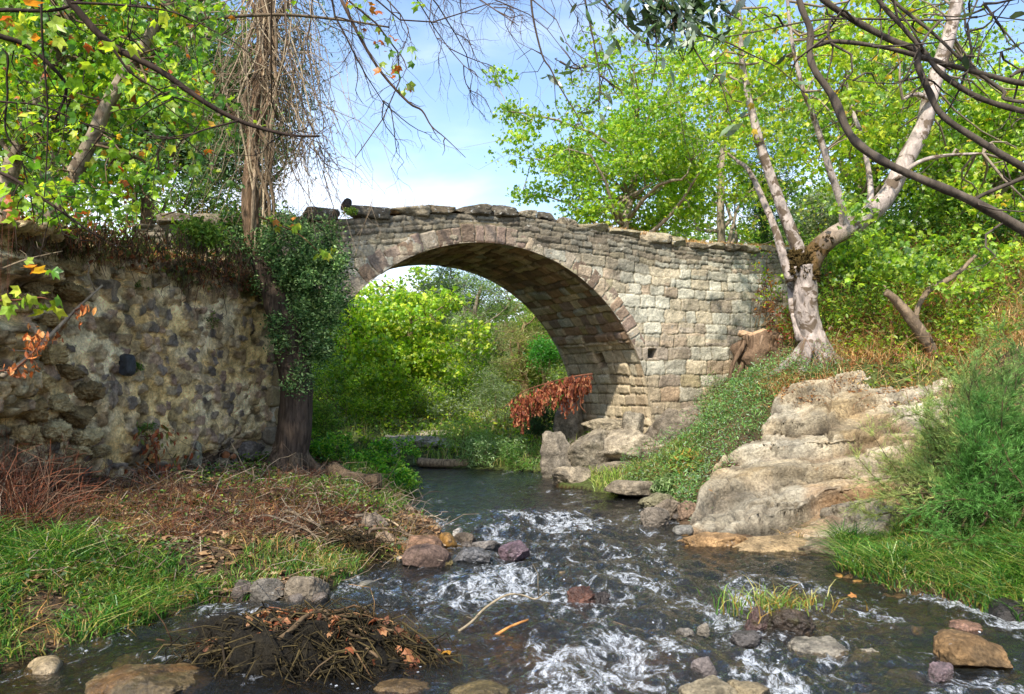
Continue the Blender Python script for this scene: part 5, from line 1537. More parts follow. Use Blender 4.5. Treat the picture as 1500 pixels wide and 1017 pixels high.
rock("rock", "small whitish pitted rock on the tip of the left bank", 671, 792, 16, 18, hx('a9a49a'), 13, d=8.1)
rock("rock", "brown slanting slab of rock at the left bank's tip", 590, 766, 38, 16, hx('7c5b42'), 14, d=8.9, rot=18)
rock("rock", "dark rounded rock on the left bank's tip behind the whitish one", 680, 800, 30, 18, hx('4a4138'), 15, d=7.9)
rock("boulder", "weathered grey boulder among the driftwood on the left bank", 548, 790, 44, 38, hx('74685a'), 16, d=7.7, amp=.1)
rock("boulder", "pale brown rock with creases among the driftwood, left of the cobble", 562, 812, 38, 30, hx('84705a'), 17, d=7.3, amp=.12)
rock("rock", "greenish grey rock behind the driftwood pile on the left bank", 550, 765, 38, 18, hx('7a7a62'), 18, d=8.6)
rock("rock", "dark reddish wet rock breaking the rapids in mid-stream", 852, 888, 44, 26, hx('4a2c20'), 19, mat='wetrock', amp=.16, cuts=8)
rock("rock", "black wet rock tight against the reddish one in the rapids", 876, 888, 34, 20, hx('2e2622'), 20, mat='wetrock', amp=.16)
rock("boulder", "smooth drowned tan rock upstream of the reddish rapids rock", 845, 850, 52, 12, hx('5f5138'), 21, mat='wetrock', power=2.3, sink=.4)
rock("boulder", "maroon boulder under the grass tuft in the stream", 1112, 928, 42, 34, hx('54403c'), 22, amp=.11, mat='wetrock')
rock("boulder", "broad dark brown boulder with grass growing over it in the stream", 1160, 932, 84, 38, hx('3f3328'), 23, amp=.12, mat='wetrock', col2=hx('37301f'))
rock("rock", "dark grey wet rock at the foot of the grass-topped boulders", 1092, 944, 44, 18, hx('45413e'), 24, mat='wetrock')
rock("rock", "small rounded grey stone left of the grass-topped boulders", 1031, 930, 18, 15, hx('767064'), 25)
rock("rock", "low drowned grey stone farther left of the grass-topped boulders", 1004, 934, 26, 12, hx('686258'), 26, mat='wetrock', power=2.3)
rock("boulder", "pale grey slab barely above water in front of the grass-topped boulders", 1208, 962, 92, 24, hx('8a8272'), 27, mat='wetrock', power=2.3, sink=.36)
rock("rock", "pale rounded stone touching the pale grey slab's right end", 1272, 968, 42, 16, hx('8f8673'), 28, mat='wetrock', power=2.4, sink=.35)
rock("boulder", "angular orange-brown boulder near the right edge of the stream", 1440, 980, 112, 42, hx('7d5f38'), 29, amp=.06, cuts=9, power=3.6, col2=hx('6a563c'), sink=.2)
rock("rock", "small purple pitted stone with a yellow leaf on it", 1383, 1000, 38, 26, hx('5e4f50'), 30, mat='wetrock')
rock("boulder", "round mauve-grey stone in the rapids near the bottom edge", 1033, 994, 38, 32, hx('6a6362'), 31, amp=.06)
rock("boulder", "tan boulder with a dividing crack at the bottom edge of the photo", 1045, 1030, 90, 30, hx('8a7f66'), 32, amp=.06)
rock("boulder", "second tan boulder right beside the cracked one at the bottom edge", 1098, 1034, 66, 30, hx('7f7256'), 33, amp=.06)
rock("rock", "smooth black wet rock at the right edge under the grass", 1488, 908, 56, 28, hx('2f2c2a'), 34, mat='wetrock', amp=.04, cuts=2)
rock("rock", "drowned pinkish stone in the current by the right grass", 1420, 925, 50, 12, hx('7a5c4a'), 35, mat='wetrock', power=2.3, sink=.42)
rock("boulder", "amber weed-covered stone drowned at the end of the debris pile", 590, 1014, 84, 11, hx('57452a'), 36, mat='wetrock', power=2.3, sink=.38)
rock("boulder", "mossy brown stone drowned at the bottom edge below the twig", 695, 1028, 100, 17, hx('5c4f30'), 37, mat='wetrock', power=2.3, sink=.35)
rock("rock", "grey rock in the pool at the left foot of the ledge", 960, 772, 44, 26, hx('6f675c'), 38, amp=.09)
rock("rock", "tall grey-brown rock behind the one in the pool by the ledge", 982, 762, 46, 34, hx('786c5c'), 39, d=9.2, amp=.1)
rock("rock", "brown rock wedged against the ledge's left foot", 1012, 766, 34, 30, hx('7d6652'), 40, d=8.9, amp=.1)
rock("rock", "mossy flat rock above the pool left of the ledge", 965, 742, 50, 18, hx('6d6a50'), 41, d=10.1, power=2.5)
rock("rock", "flat dark slab shading the pool edge below the bridge pier", 930, 724, 88, 22, hx('7a705e'), 42, d=11.0, power=3.4, amp=.05)
for k, (lab, px, pyb, w, h, d, col) in enumerate([("low orange-stained shelf rock at the ledge's left waterline", 1050, 804, 110, 20, 7.75, hx('9c7a50')), ("flat tan shelf rock at the middle of the ledge's waterline", 1140, 809, 130, 20, 7.6, hx('a08862')), ("flat grey-brown shelf rock at the right end of the ledge's waterline", 1220, 815, 110, 22, 7.45, hx('8f8068')), ("rounded grey hump of rock on the lower ledge beside the dead stems", 1262, 775, 96, 46, 8.0, hx('a0937c'))]):
    rock("shelf_rock", lab, px, pyb, w, h, col, 480 + k, d=d, power=2.8, amp=.09, cuts=10, depth=.7, sink=.35, group="low rocks along the ledge's waterline")
# outcrop carrying the pier
OC = "layered rocks under the bridge pier"
for k, (lab, px, pyb, w, h, d, col, kw) in enumerate([
    ("rounded rock hanging over the water, leftmost foot of the pier outcrop", 815, 692, 58, 60, 13.3, hx('8b8272'), dict(strata=.06)),
    ("tall grey outcrop block behind the pier's left foot", 835, 655, 66, 74, 15.6, hx('8d8575'), dict(strata=.05)),
    ("top rock of the outcrop with the dried branch beside it", 846, 610, 56, 34, 16.3, hx('958c7a'), dict(strata=.05)),
    ("wide pale slab directly under the pier's front corner", 918, 672, 112, 42, 13.0, hx('aea189'), dict(strata=.04)),
    ("sloping pale rock in the middle of the pier outcrop", 868, 682, 76, 52, 13.0, hx('a39780'), dict(strata=.04)),
    ("low pale rock at the water below the middle of the pier outcrop", 842, 716, 66, 32, 12.2, hx('a0937c'), dict()),
    ("thin flat cream ledge stone against the pier's inner face", 890, 628, 84, 14, 13.9, hx('b3a68a'), dict(power=4)),
    ("second thin ledge stone under the cream one at the pier", 915, 640, 48, 12, 13.4, hx('a4987e'), dict(power=4)),
    ("brown rough rock at the right foot of the pier", 985, 660, 84, 66, 13.3, hx('857a69'), dict(strata=.04)),
    ("grey rock against the bridge wall, rightmost of the pier outcrop", 1022, 640, 50, 44, 13.7, hx('8d8271'), dict(strata=.04)),
    ("dark rock low at the right foot of the pier", 975, 684, 74, 34, 12.7, hx('665a4c'), dict()),
    ("grey rock below the grassy patch beside the pier outcrop", 900, 700, 70, 26, 12.6, hx('8d826e'), dict()),
    ("blocky rock turned on edge at the pier's front corner", 928, 648, 34, 44, 13.3, hx('a59a84'), dict(power=4, rot=6))]):
    kw = dict(kw); rock("outcrop_rock", lab, px, pyb, w, h, col * .82, 300 + k, d=d, group=OC, amp=.07, cuts=12, power=kw.pop('power', 3.2), **kw)
# stones below the left wall
WB = "stones at the foot of the rubble wall"
for k, (lab, px, pyb, w, h, d, col, kw) in enumerate([
    ("mossy rounded boulder at the foot of the collapsed wall end", 80, 702, 78, 40, 8.3, hx('6f6242'), dict()),
    ("long flat slab lying under the rubble wall", 165, 700, 62, 22, 8.7, hx('74705c'), dict(power=4)),
    ("pale oval stone resting above the long flat slab", 160, 676, 28, 15, 8.9, hx('a39878'), dict()),
    ("whitish stone at the left of the collapsed wall end", 50, 674, 22, 20, 8.1, hx('9a917a'), dict()),
    ("small tan stone beside the pale oval one", 130, 680, 18, 12, 8.8, hx('94876a'), dict()),
    ("upright light stone standing in front of the wall foot", 283, 682, 20, 34, 9.6, hx('8f8a72'), dict(power=4)),
    ("flat stone inside the hollow under the wall", 318, 684, 40, 12, 10.1, hx('85795e'), dict(power=4)),
    ("mossy squared stone to the left of the upright light one", 262, 678, 20, 26, 9.4, hx('88804f'), dict(power=4)),
    ("grey rubble stone at the right end of the wall's hollow", 360, 668, 46, 24, 10.7, hx('77706a'), dict())]):
    rock("wall_stone", lab, px, pyb, w, h, col, 400 + k, d=d, group=WB, **kw)
# protruding stones of the collapsed wall end belong to the wall
g = Geo(); rng = np.random.default_rng(66)
for (px, py, w, h) in [(113, 575, 34, 24), (100, 610, 56, 22), (70, 590, 30, 18), (62, 630, 40, 24), (110, 640, 40, 20), (40, 560, 30, 22), (30, 600, 34, 26), (85, 545, 28, 16), (20, 640, 34, 24), (55, 520, 36, 20), (25, 490, 34, 26), (60, 470, 40, 16), (90, 430, 50, 22), (40, 425, 30, 20), (12, 540, 30, 24), (130, 660, 26, 14), (75, 395, 40, 18), (95, 660, 30, 14), (20, 445, 30, 20)]:
    u_, z_ = wall_hit(px + 8, py); s = WPt(u_, z_, 0)[1] / F
    V, Fc = superblob((w * s * .55, .12, h * s * .66), 22, 4.5, .14, 3.5, int(px * 7 + py), cuts=9, fine=1.0)
    g.add(rotz(V, math.atan2(WE[1], WE[0])) + WPt(u_, z_, .06), Fc, [hx('b59c6c'), hx('a38a5c'), hx('947d54'), hx('bba87c'), hx('86724e')][rng.integers(5)] * rng.uniform(.85, 1.1))
g.build("broken_stonework", M['rubble'], wall)
# pale rocks on the far bank through the arch
for k, (lab, px, pyb, w, h, d) in enumerate([("pale flat rock strip on the far bank through the arch", 598, 656, 110, 16, 16.6), ("pale rock beside the far bank's rock strip, nearer the trees", 548, 650, 70, 12, 17.5), ("grey rock at the left end of the far bank's rocks", 620, 645, 50, 14, 18.5), ("small pale rock low on the far bank above the plank", 560, 668, 60, 12, 15.6), ("low pale rock between the strip and the lime tree", 632, 640, 50, 10, 18.0), ("low grey rock at the right of the far bank's rocks", 650, 654, 36, 10, 16.8)]):
    rock("bank_rock", lab, px, pyb, w, h, hx('a79f90'), 450 + k, d=d, group="pale rocks on the far bank", power=2.6, cuts=12, amp=.2)
# small stones on the stream bed and along the edge
rng = np.random.default_rng(500); n = 0
SB = "pebbles in the shallow stream"
while n < 90:
    x = rng.uniform(-2.8, 3.6); y = rng.uniform(4.1, 9.5)
    sd_ = float(poly_sd(np.array([x]), np.array([y]), SHORE)[0])
    if sd_ > .12 or sd_ < -1.1 and rng.random() < .75: continue
    r = rng.uniform(.03, .075) if n < 62 else rng.uniform(.07, .13)
    V, Fc = superblob((r, r * rng.uniform(.6, .9), r * .55), 8, 2.5, .08, 2, int(rng.integers(1e6)), cuts=3)
    c0 = np.array([x, y, gz(x, y) + r * .2])
    g = Geo(); g.add(rotz(V, rng.uniform(0, 3)) + c0, Fc, [mauve, gry, tanr, amber, hx('5a5148')][rng.integers(5)])
    tag(g.build("pebble", M['wetrock'], loc=c0), "small rounded pebble lying in the shallow stream or at its edge", "pebble", SB); n += 1
# ---------------------------------------------------------------- shrubs and undergrowth
GRN = [hx('6fae2c'), hx('4f8f28'), hx('8fc23c'), hx('3f7a26'), hx('a3bf48')]
def SH(name, label, px, py, d, wpx, hpx, seed, kind, pal, lsize, n=26, per=60, crad=.18, z=None, **kw):
    """shrub centred on a pixel at depth d"""
    c = P(px, py, d); s = d / F
    zg = gz(c[0], c[1]) if z is None else z
    r = (wpx / 2 * s, min(wpx / 2 * s, .9), hpx / 2 * s)
    base = np.array([c[0], c[1], min(zg, c[2])])
    rng = np.random.default_rng(seed)
    root = thing(name, label, kw.pop('cat', 'shrub'), base, kw.pop('group', None))
    cl = crown_clumps(c, np.array(r), n, rng, .95, .2, .3, seed)
    g = Geo()
    for q in cl[::2]:
        b = base + rng.normal(size=3) * np.array([r[0] * .3, .1, 0]); b[2] = base[2] - .04
        tube(g, branch_curve(b, q, rng, .12, 5), np.linspace(kw.get('stem_r', .009), .003, 5), kw.get('stemcol', hx('6b5a40')), 4, cap=False)
    g.build("stem", M['twig'], root)
    g = Geo(); foliage(g, cl, per, crad, lsize, kind, pal, rng, kw.get('w'), kw.get('up', .5), kw.get('flatten', .8), clump_var=kw.get('cv', .55))
    g.build("foliage", M[kw.get('mat', 'leaf')], root, smooth=False)
    return root
# steep bushy slope on the right
RS = "bushes on the slope above the ledge"
for k, (lab, px, py, d, w, h, kind, pal, ls, n, per) in enumerate([
    ("bramble bush right behind the white plane trunk, reddish brown inside", 1235, 470, 13.2, 90, 100, 'oval', MID + [hx('8a5a3a')], .06, 34, 80),
    ("light green bush in the middle of the slope behind the leaning trunk", 1310, 420, 13.8, 130, 110, 'oval', LIME + MID, .065, 44, 80),
    ("dark green bush high on the slope under the plane trees", 1370, 350, 15.0, 170, 120, 'oval', DEEP + MID, .07, 46, 80),
    ("sunlit bush at the right edge of the slope, half way up", 1460, 420, 13.0, 130, 120, 'oval', LIME + MID, .06, 44, 80),
    ("leafy bush above the fork's right side, with plane-like leaves", 1250, 380, 14.4, 110, 110, 'lobed', MID + LIME, .11, 34, 34),
    ("bush with yellowish leaves just behind the right end of the ledge", 1430, 490, 12.0, 120, 70, 'oval', LIME + [hx('b0a050')], .05, 36, 80),
    ("shadowed bush at the far right below the plane branches", 1490, 340, 14.0, 120, 120, 'oval', DEEP, .07, 36, 80),
    ("broad bush closing the slope between trunk and bridge end", 1190, 400, 15.6, 90, 110, 'oval', MID + DEEP, .06, 34, 70),
    ("low tangled bush on the crest right of the fork", 1300, 300, 17.0, 150, 100, 'oval', MID + DEEP, .08, 36, 70),
    ("green bush on the crest near the right edge", 1420, 270, 17.5, 170, 120, 'oval', DEEP + MID, .08, 36, 70)]):
    SH("bush", lab, px, py, d, w, h, 600 + k, kind, pal, ls, int(n * 1.2), per, .24, group=RS, cat="bush")
SH("bramble", "thin bramble with yellowing leaves climbing the bridge wall by the white trunk", 1120, 410, 13.6, 70, 110, 620, 'oval', LIME + ORNG[:1], .07, 16, 16, .16, z=2.6, cat="bramble")
SH("bramble", "reddish dry bramble between the stump and the white trunk", 1150, 480, 13.0, 40, 60, 621, 'oval', [hx('8a3f2a'), hx('9a5535'), hx('6f8a35')], .05, 16, 36, .13, z=2.1, cat="bramble")
SH("dead_bush", "tangle of dry brown stems beside the bridge end", 1125, 450, 13.9, 44, 70, 622, 'fine', BROWN, .10, 18, 40, .14, z=2.3, mat='dead', cat="dry bush")
# green slope between pier and ledge
SL = "weeds on the slope between pier and ledge"
for k, (lab, px, py, d, w, h, pal) in enumerate([
    ("bluish green feathery weed patch highest on the slope by the stump", 1110, 565, 13.0, 90, 60, [hx('6d9a58'), hx('4f8040'), hx('8aae6c')]),
    ("feathery green weed in the middle of the slope between pier and ledge", 1075, 605, 12.6, 90, 60, [hx('5f9440'), hx('4a7c36'), hx('86ae54')]),
    ("silvery leaved weed at the pier's right foot", 1045, 635, 12.8, 36, 40, [hx('93a888'), hx('6e8a60'), hx('a9b89a')]),
    ("green weed patch low on the slope, left of the ledge's corner", 1065, 655, 11.6, 70, 56, [hx('6a9a44'), hx('517f38'), hx('90b05a')]),
    ("weed with some orange leaves just left of the ledge's lower corner", 1010, 690, 10.8, 50, 60, [hx('7c9a40'), hx('b08a40'), hx('5c8038')]),
    ("grey green weed overhanging the pool right of the pier rocks", 985, 715, 10.9, 50, 40, [hx('7f9a5c'), hx('5d7c40'), hx('99ab74')])]):
    SH("weed", lab, px, py, d, w, h, 640 + k, 'fine' if k < 2 else 'lance', pal, .085, 40, 90, .13, group=SL, cat="weed", mat='leaf_dull', stem_r=.004)
# plants on the far bank in the arch
FB = "plants on the bank through the arch"
for k, (lab, px, py, d, w, h, kind, pal, ls) in enumerate([
    ("bushy grey green herb overhanging the water left of the pier rocks", 715, 660, 14.9, 110, 60, 'lance', [hx('8fae70'), hx('6b9048'), hx('a9bf88')], .07),
    ("dense green herb at the water's far edge in the arch", 760, 672, 14.6, 80, 50, 'lance', [hx('6b9a40'), hx('4d7a30'), hx('8fae58')], .06),
    ("light green herb clump on the far bank above the plank", 680, 635, 16.4, 90, 50, 'lance', [hx('a5bf6a'), hx('83a84a')], .07),
    ("soft silvery bush on the far bank left of the dried branch", 730, 590, 18.5, 80, 80, 'fine', GREYG, .12),
    ("dark round bush under the dried branch", 790, 615, 16.6, 60, 50, 'oval', [hx('35502c'), hx('46643a')], .05),
    ("yellow-green undergrowth bush left in the arch behind the trunk", 490, 560, 17.5, 110, 120, 'oval', LIME + MID, .07),
    ("low bush at the left of the far bank under the lime tree", 540, 600, 18.5, 110, 50, 'oval', MID + LIME, .07),
    ("grey-green bush in the middle of the far bank", 640, 600, 20.0, 110, 50, 'oval', GREYG + LIME[:1], .08),
    ("olive bush in the middle right of the far bank", 690, 565, 21.5, 90, 80, 'oval', GREYG + LIME, .08),
    ("bright dense green bush hanging by the pier's inner side", 795, 515, 19.5, 46, 50, 'oval', [hx('4f9a2c'), hx('3f7a26')], .06),
    ("grey-green bush behind the dried branch by the pier", 835, 560, 19.0, 70, 70, 'lance', GREYG + MID, .09),
    ("leafy bush at the far left of the arch low by the trunk", 470, 625, 14.5, 60, 70, 'oval', MID, .06),
    ("bush at the foot of the trees, left of centre in the arch", 590, 575, 19.5, 110, 70, 'oval', MID + LIME, .08),
    ("bush filling the back of the arch, left", 480, 500, 24, 130, 130, 'oval', MID + LIME, .1),
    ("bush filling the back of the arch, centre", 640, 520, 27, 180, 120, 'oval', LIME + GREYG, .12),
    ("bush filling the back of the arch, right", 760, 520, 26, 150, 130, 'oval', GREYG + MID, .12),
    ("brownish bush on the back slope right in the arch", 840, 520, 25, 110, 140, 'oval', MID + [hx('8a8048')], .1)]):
    SH("bush", lab, px, py, d, w, h, 660 + k, kind, pal, ls, 40, 80, .26 if d > 17 else .17, group=FB, cat="bush", mat='leaf_far' if d > 20 else 'leaf')
# weeds at the foot of the ivy trunk down to the log
LB = "weeds right of the ivy-clad trunk"
for k, (lab, px, py, d, w, h) in enumerate([("bright green nettle-like weeds right behind the ivy-clad trunk", 480, 655, 11.4, 80, 50), ("green weeds between the log and the far pool", 570, 662, 12.6, 80, 40), ("weeds hanging over the water beyond the log", 590, 705, 11.4, 50, 50), ("white-flowered herb above the log", 540, 680, 11.6, 60, 30)]):
    SH("weed", lab, px, py, d, w, h, 690 + k, 'oval', GRN, .055, 34, 60, .12, group=LB, cat="weed", stem_r=.004)
for k, (lab, px, py, d, w, h) in enumerate([("small green weed in the litter in front of the ivy-clad trunk", 395, 712, 9.6, 46, 26), ("low green weed in the litter below the wall's hollow", 300, 740, 8.4, 40, 20), ("pale leaved weed near the driftwood on the left bank", 440, 760, 8.4, 40, 16), ("weed at the top edge of the left grass", 160, 770, 7.2, 40, 20), ("tiny weed under the flat slab of the wall foot", 180, 712, 8.4, 30, 16), ("creeping weed by the left end of the long log", 430, 735, 9.2, 50, 18), ("leafy weed at the left edge above the grass", 20, 720, 7.2, 30, 40)]):
    SH("weed", lab, px, py, d, w, h, 760 + k, 'oval', MID + GREYG[:2], .045, 14, 24, .08, group="weeds in the litter of the left bank", cat="weed", stem_r=.003)
for k, (lab, x, y, z, r) in enumerate([("leafy bush against the near end of the rubble wall, left edge", -5.2, 5.4, 1.6, .55), ("low bush at the foot of the near wall end, left edge", -5.3, 5.0, .8, .5), ("bush on the earth bank beyond the left edge", -6.1, 4.7, 1.5, .7)]):
    q_ = PX(x, y, z); SH("bush", lab, q_[0], q_[1], y, 2 * r / y * F, 2 * r / y * F, 780 + k, 'oval', MID + DEEP, .06, 40, 70, .2, cat="bush", mat='leaf_dull')
# plants on the terrace behind the wall and on the wall top
TB = "bushes on the terrace above the rubble wall"
for k, (lab, px, py, d, w, h, pal) in enumerate([("dark green bush above the middle of the rubble wall", 300, 300, 11.5, 120, 80, DEEP + MID), ("bush between the wall top and the ivy-clad trunk", 350, 340, 11.0, 70, 60, DEEP), ("deep green bush behind the leaning plane tree", 190, 250, 11.5, 100, 90, DEEP), ("bush behind the leftmost trunk on the terrace", 60, 260, 11.0, 130, 90, MID + DEEP), ("green sprigs trailing over the right end of the wall top", 290, 345, 9.6, 60, 26, MID)]):
    SH("bush", lab, px, py, d, w, h, 710 + k, 'oval', pal, .06, 36, 70, .2, z=2.95, group=TB, cat="bush", mat='leaf_dull')
for k, (lab, px, py, w, h) in enumerate([("tuft of dark leaves rooted in the wall face right of the middle", 310, 470, 34, 30), ("little fern near the top middle of the wall", 205, 418, 26, 22), ("leafy tuft low on the wall face", 212, 625, 30, 12), ("leaf tuft under the dark stone in the wall", 200, 540, 16, 14)]):
    u_, z_ = wall_hit(px, py); p_ = WPt(u_, z_, .05); q = PX(*p_)
    SH("fern", lab, px, py, p_[1], w, h, 720 + k, 'lance', DEEP + MID[:1], .05, 12, 16, .06, z=p_[2], group="small plants rooted in the rubble wall", cat="fern", stem_r=.002)
SH("bush", "small leafy sprig beside the upright stone on the parapet", 512, 312, 11.3, 22, 22, 730, 'oval', MID, .04, 14, 22, .07, z=4.0, cat="bush", stem_r=.003)

# red-brown dead matter over the wall top
g = Geo(); rng = np.random.default_rng(740)
def mop(px, py, w, h, n, pal, ln, kind='fine'):
    for _ in range(n):
        u_, z_ = wall_hit(px + rng.normal() * w * .5, py + rng.normal() * h * .5)
        p_ = WPt(u_, z_, rng.uniform(-.05, .22)); 
        e = p_ + np.array([rng.normal() * .06, -.05 + rng.normal() * .05, -rng.uniform(.4, 1.2) * ln])
        tube(g, branch_curve(p_, e, rng, .12, 4), np.linspace(.006, .0025, 4), pal[rng.integers(len(pal))] * rng.uniform(.6, 1.1), 3, cap=False)
FR = [hx('6f5842'), hx('84684a'), hx('5a4634'), hx('7a4a32'), hx('565a2c'), hx('6a6a34')]
mop(190, 350, 170, 22, 420, FR, .24)
mop(330, 385, 90, 34, 330, FR, .26)
mop(90, 340, 80, 18, 220, FR, .22)
g.build("root_fringe", M['dead'], wall)
g = Geo()
for _ in range(1500):
    u_ = rng.uniform(-.9, WL); z_ = 2.96 + rng.normal() * .10
    p_ = WPt(u_, z_, rng.uniform(-.3, .18))
    leaves(g, p_[None], .08, 'lobed' if rng.random() < .4 else 'oval', BROWN + [hx('5f6a2c'), hx('6f7a34'), hx('4f5f2a')], rng)
g.build("fallen_leaves", M['dead'], wall, smooth=False)

# ---------------------------------------------------------------- grass, litter and ground cover
def inpix(pl):
    pl = np.array(pl, float)
    def f(x, y):
        z = ground_h(x, y); px, py = PX(x, np.maximum(y, .5), z)
        return poly_sd(px, py, pl) < 0
    return f
rng = np.random.default_rng(800)
ls_ = lambda x, y: poly_sd(x, y, SHORE)
GP = [hx('437825'), hx('5f9030'), hx('2e591b'), hx('8aa544'), hx('a09848')]
f = inpix([(-300, 785), (130, 800), (250, 830), (330, 885), (240, 940), (130, 985), (0, 1080), (-500, 1300)])
p = scatter(7200, -4.6, -1.6, 3.7, 7.2, lambda x, y: f(x, y) & (ls_(x, y) > .0) & (fbm(x * 2.2, y * 2.2, seed=87, oct=3) > -.75), rng)
grass("grass", "lush long grass on the left bank beside the stream", p, .27 * (1 + .6 * fbm(p[:, 0] * 2.5, p[:, 1] * 2.5, seed=88, oct=2)).clip(.3), .0095, GP + [hx('b5a868')], 1, lean=1.25, w=[3, 3, 2.5, 2, .8, .6], bias=(.12, -.1))
f = inpix([(100, 790), (520, 800), (560, 830), (480, 880), (340, 895), (200, 930), (60, 880)])
p = scatter(3400, -3.4, -.9, 4.8, 8, lambda x, y: f(x, y) & (ls_(x, y) > -.02) & (fbm(x * 3, y * 3, seed=81, oct=2) > -.15), rng)
grass("grass", "sparse shorter grass among dead leaves nearer the driftwood on the left bank", p, .13, .007, GP + [hx('9aa050')], 2, lean=.8, w=[3, 2, 2, 2, 1, 1], bias=(.1, -.1))
f = inpix([(1225, 800), (1300, 780), (1380, 745), (1560, 740), (1700, 950), (1500, 925), (1400, 892), (1300, 868), (1225, 845)])
p = scatter(9500, 2.4, 5.4, 4.4, 8.4, lambda x, y: f(x, y) & (ls_(x, y) > -.03), rng)
grass("grass", "thick bright grass on the right bank under the feathery bush", p, .27 * (1 + .6 * fbm(p[:, 0] * 2.5, p[:, 1] * 2.5, seed=89, oct=2)).clip(.3), .0095, GP + [hx('b5a868')], 3, lean=1.2, w=[3, 3, 2.5, 3, .8, .6], bias=(-.15, -.15))
p = scatter(1500, 1.2, 2.6, 10.8, 12.8, lambda x, y: (ls_(x, y) > 0), rng)
grass("grass", "grassy patch on the shelf between pier rocks and pool", p, .17, .012, [hx('9ab04a'), hx('7a9a3a'), hx('b5b06a')], 4, lean=.8)
p = scatter(4000, -2.6, -1.3, 8.6, 13.4, lambda x, y: (ls_(x, y) > .02) & (fbm(x * 2, y * 2, seed=83, oct=2) > -.3), rng)
grass("grass", "green grass around the fallen log by the pool", p, .16, .011, GP, 5, lean=.7)
p = scatter(6000, -5, 3.5, 14.2, 24, lambda x, y: (ls_(x, y) > .05) & ~((np.abs(x + 2.4) < 1.0) & (y < 17) & (fbm(x * 3, y * 3, seed=5, oct=2) > 0)), rng)
grass("grass", "grass on the far bank through the arch", p, .26, .025, [hx('86a048'), hx('a3ae60'), hx('6b8c38'), hx('b8a870')], 6, lean=.6)
STR = [hx('c9a468'), hx('b88a50'), hx('d8bc86'), hx('a0703c')]
p = scatter(6000, -6.5, -3.5, 7.2, 13, lambda x, y: (poly_sd(x, y, UP) < -.05), rng)
grass("dry_grass", "tawny dry grass on the terrace above the rubble wall", p, .34, .012, STR + [hx('a8622c')], 7, lean=.5, cat="dry grass", mat='dead')
p = scatter(4200, 3.6, 7.6, 10.9, 13.5, lambda x, y: (fbm(x * 1.5, y * 1.5, seed=85, oct=2) > -.2), rng)
grass("dry_grass", "dry straw along the top of the pale rock ledge", p, .24, .010, STR, 8, lean=.8, cat="dry grass", mat='dead')
# straw on the bridge deck and its edge
S_ = rng.uniform(2.2, 7.2, 3400); W_ = np.where(rng.random(3400) < .5, rng.uniform(.03, .35, 3400), rng.uniform(.05, BW - .1, 3400))
p = BP(S_, top_z(S_) - .06, -W_)
grass("dry_grass", "straw fringe growing on the bridge deck at the right", p, .12, .009, STR, 9, lean=.9, cat="dry grass", mat='dead')
S_ = rng.uniform(-4.2, -.6, 260); p = BP(S_, top_z(S_) - .02, -rng.uniform(.1, .6, 260))
grass("dry_grass", "thin seed stalks on the left part of the parapet", p, .26, .005, STR, 10, lean=.3, cat="dry grass", mat='dead')
p = scatter(2600, -4.6, -.9, 3.9, 8.2, lambda x, y: (ls_(x, y) > -.02) & (fbm(x * 2, y * 2, seed=91, oct=2) > -.3), rng)
grass("dry_grass", "dead straw blades mixed into the grass of the left bank", p, .2, .007, STR[:2] + [hx('8a7a4a'), hx('6f6a3a')], 11, lean=1.6, cat="dry grass", mat='dead')
p = scatter(1800, 2.7, 5.4, 4.6, 8.2, lambda x, y: (ls_(x, y) > -.02), rng)
grass("dry_grass", "dead straw blades mixed into the grass of the right bank", p, .2, .007, STR[:2] + [hx('8a7a4a'), hx('6f6a3a')], 12, lean=1.5, cat="dry grass", mat='dead')
# right slope cover and left terrace cover
def cover(name, label, n, rect, fn, lsize, kind, pal, seed, hmax, mat='leaf', w=None, lift=0.0):
    rng = np.random.default_rng(seed)
    p = scatter(n, *rect, fn, rng)
    z, _ = top_h(p[:, 0], p[:, 1]); p[:, 2] = z + rng.random(n) ** 1.6 * hmax * (1 + .8 * fbm(p[:, 0] * 2, p[:, 1] * 2, seed=seed, oct=3)).clip(.1) + lift
    g = Geo(); leaves(g, p, lsize, kind, pal, rng, w=w, up=.8)
    return tag(g.build(name, M[mat], smooth=False), label, "undergrowth", kind='stuff')
onl = lambda x, y: top_h(x, y)[1]
cover("undergrowth", "leafy undergrowth covering the steep slope on the right", 60000, (5.0, 12, 11.2, 19), lambda x, y: ~onl(x, y) & (fbm(x * 1.2, y * 1.2, seed=6, oct=3) > -.6), .075, 'oval', MID + LIME[:3] + BROWN[:2], 820, .55, w=[3, 3, 2, 2, 2, 2, 1, .8, .8])
cover("undergrowth", "low green cover on the slope between the pier and the ledge", 46000, (1.6, 4.9, 8.8, 15), lambda x, y: ~onl(x, y) & (ls_(x, y) > .08) & ~((x < 3.15 - .25 * (y - 12)) & (y > 11.9)) & ~((x < 3.2) & (y > 12.9)), .05, 'lance', [hx('6d9a48'), hx('4f8038'), hx('8aae5c'), hx('93a888'), hx('8a6a40'), hx('6b5236')], 821, .34, mat='leaf_dull', w=[2.4, 3, 1.6, 1.6, 1.4, 1.2])
cover("undergrowth", "mixed undergrowth over the far bank and valley beyond the arch", 60000, (-14, 9, 15.5, 32), lambda x, y: (ls_(x, y) > .3) & ~((np.abs(x + 2.4) < 1.5) & (y < 17.6) & (fbm(x * 2, y * 2, seed=5, oct=2) > -.1)) & (np.random.default_rng(1).random(x.shape) < (18 / y) ** 1.5), .10, 'oval', LIME + GREYG + MID[:2] + [hx('b09a68')], 822, .32, mat='leaf_far')
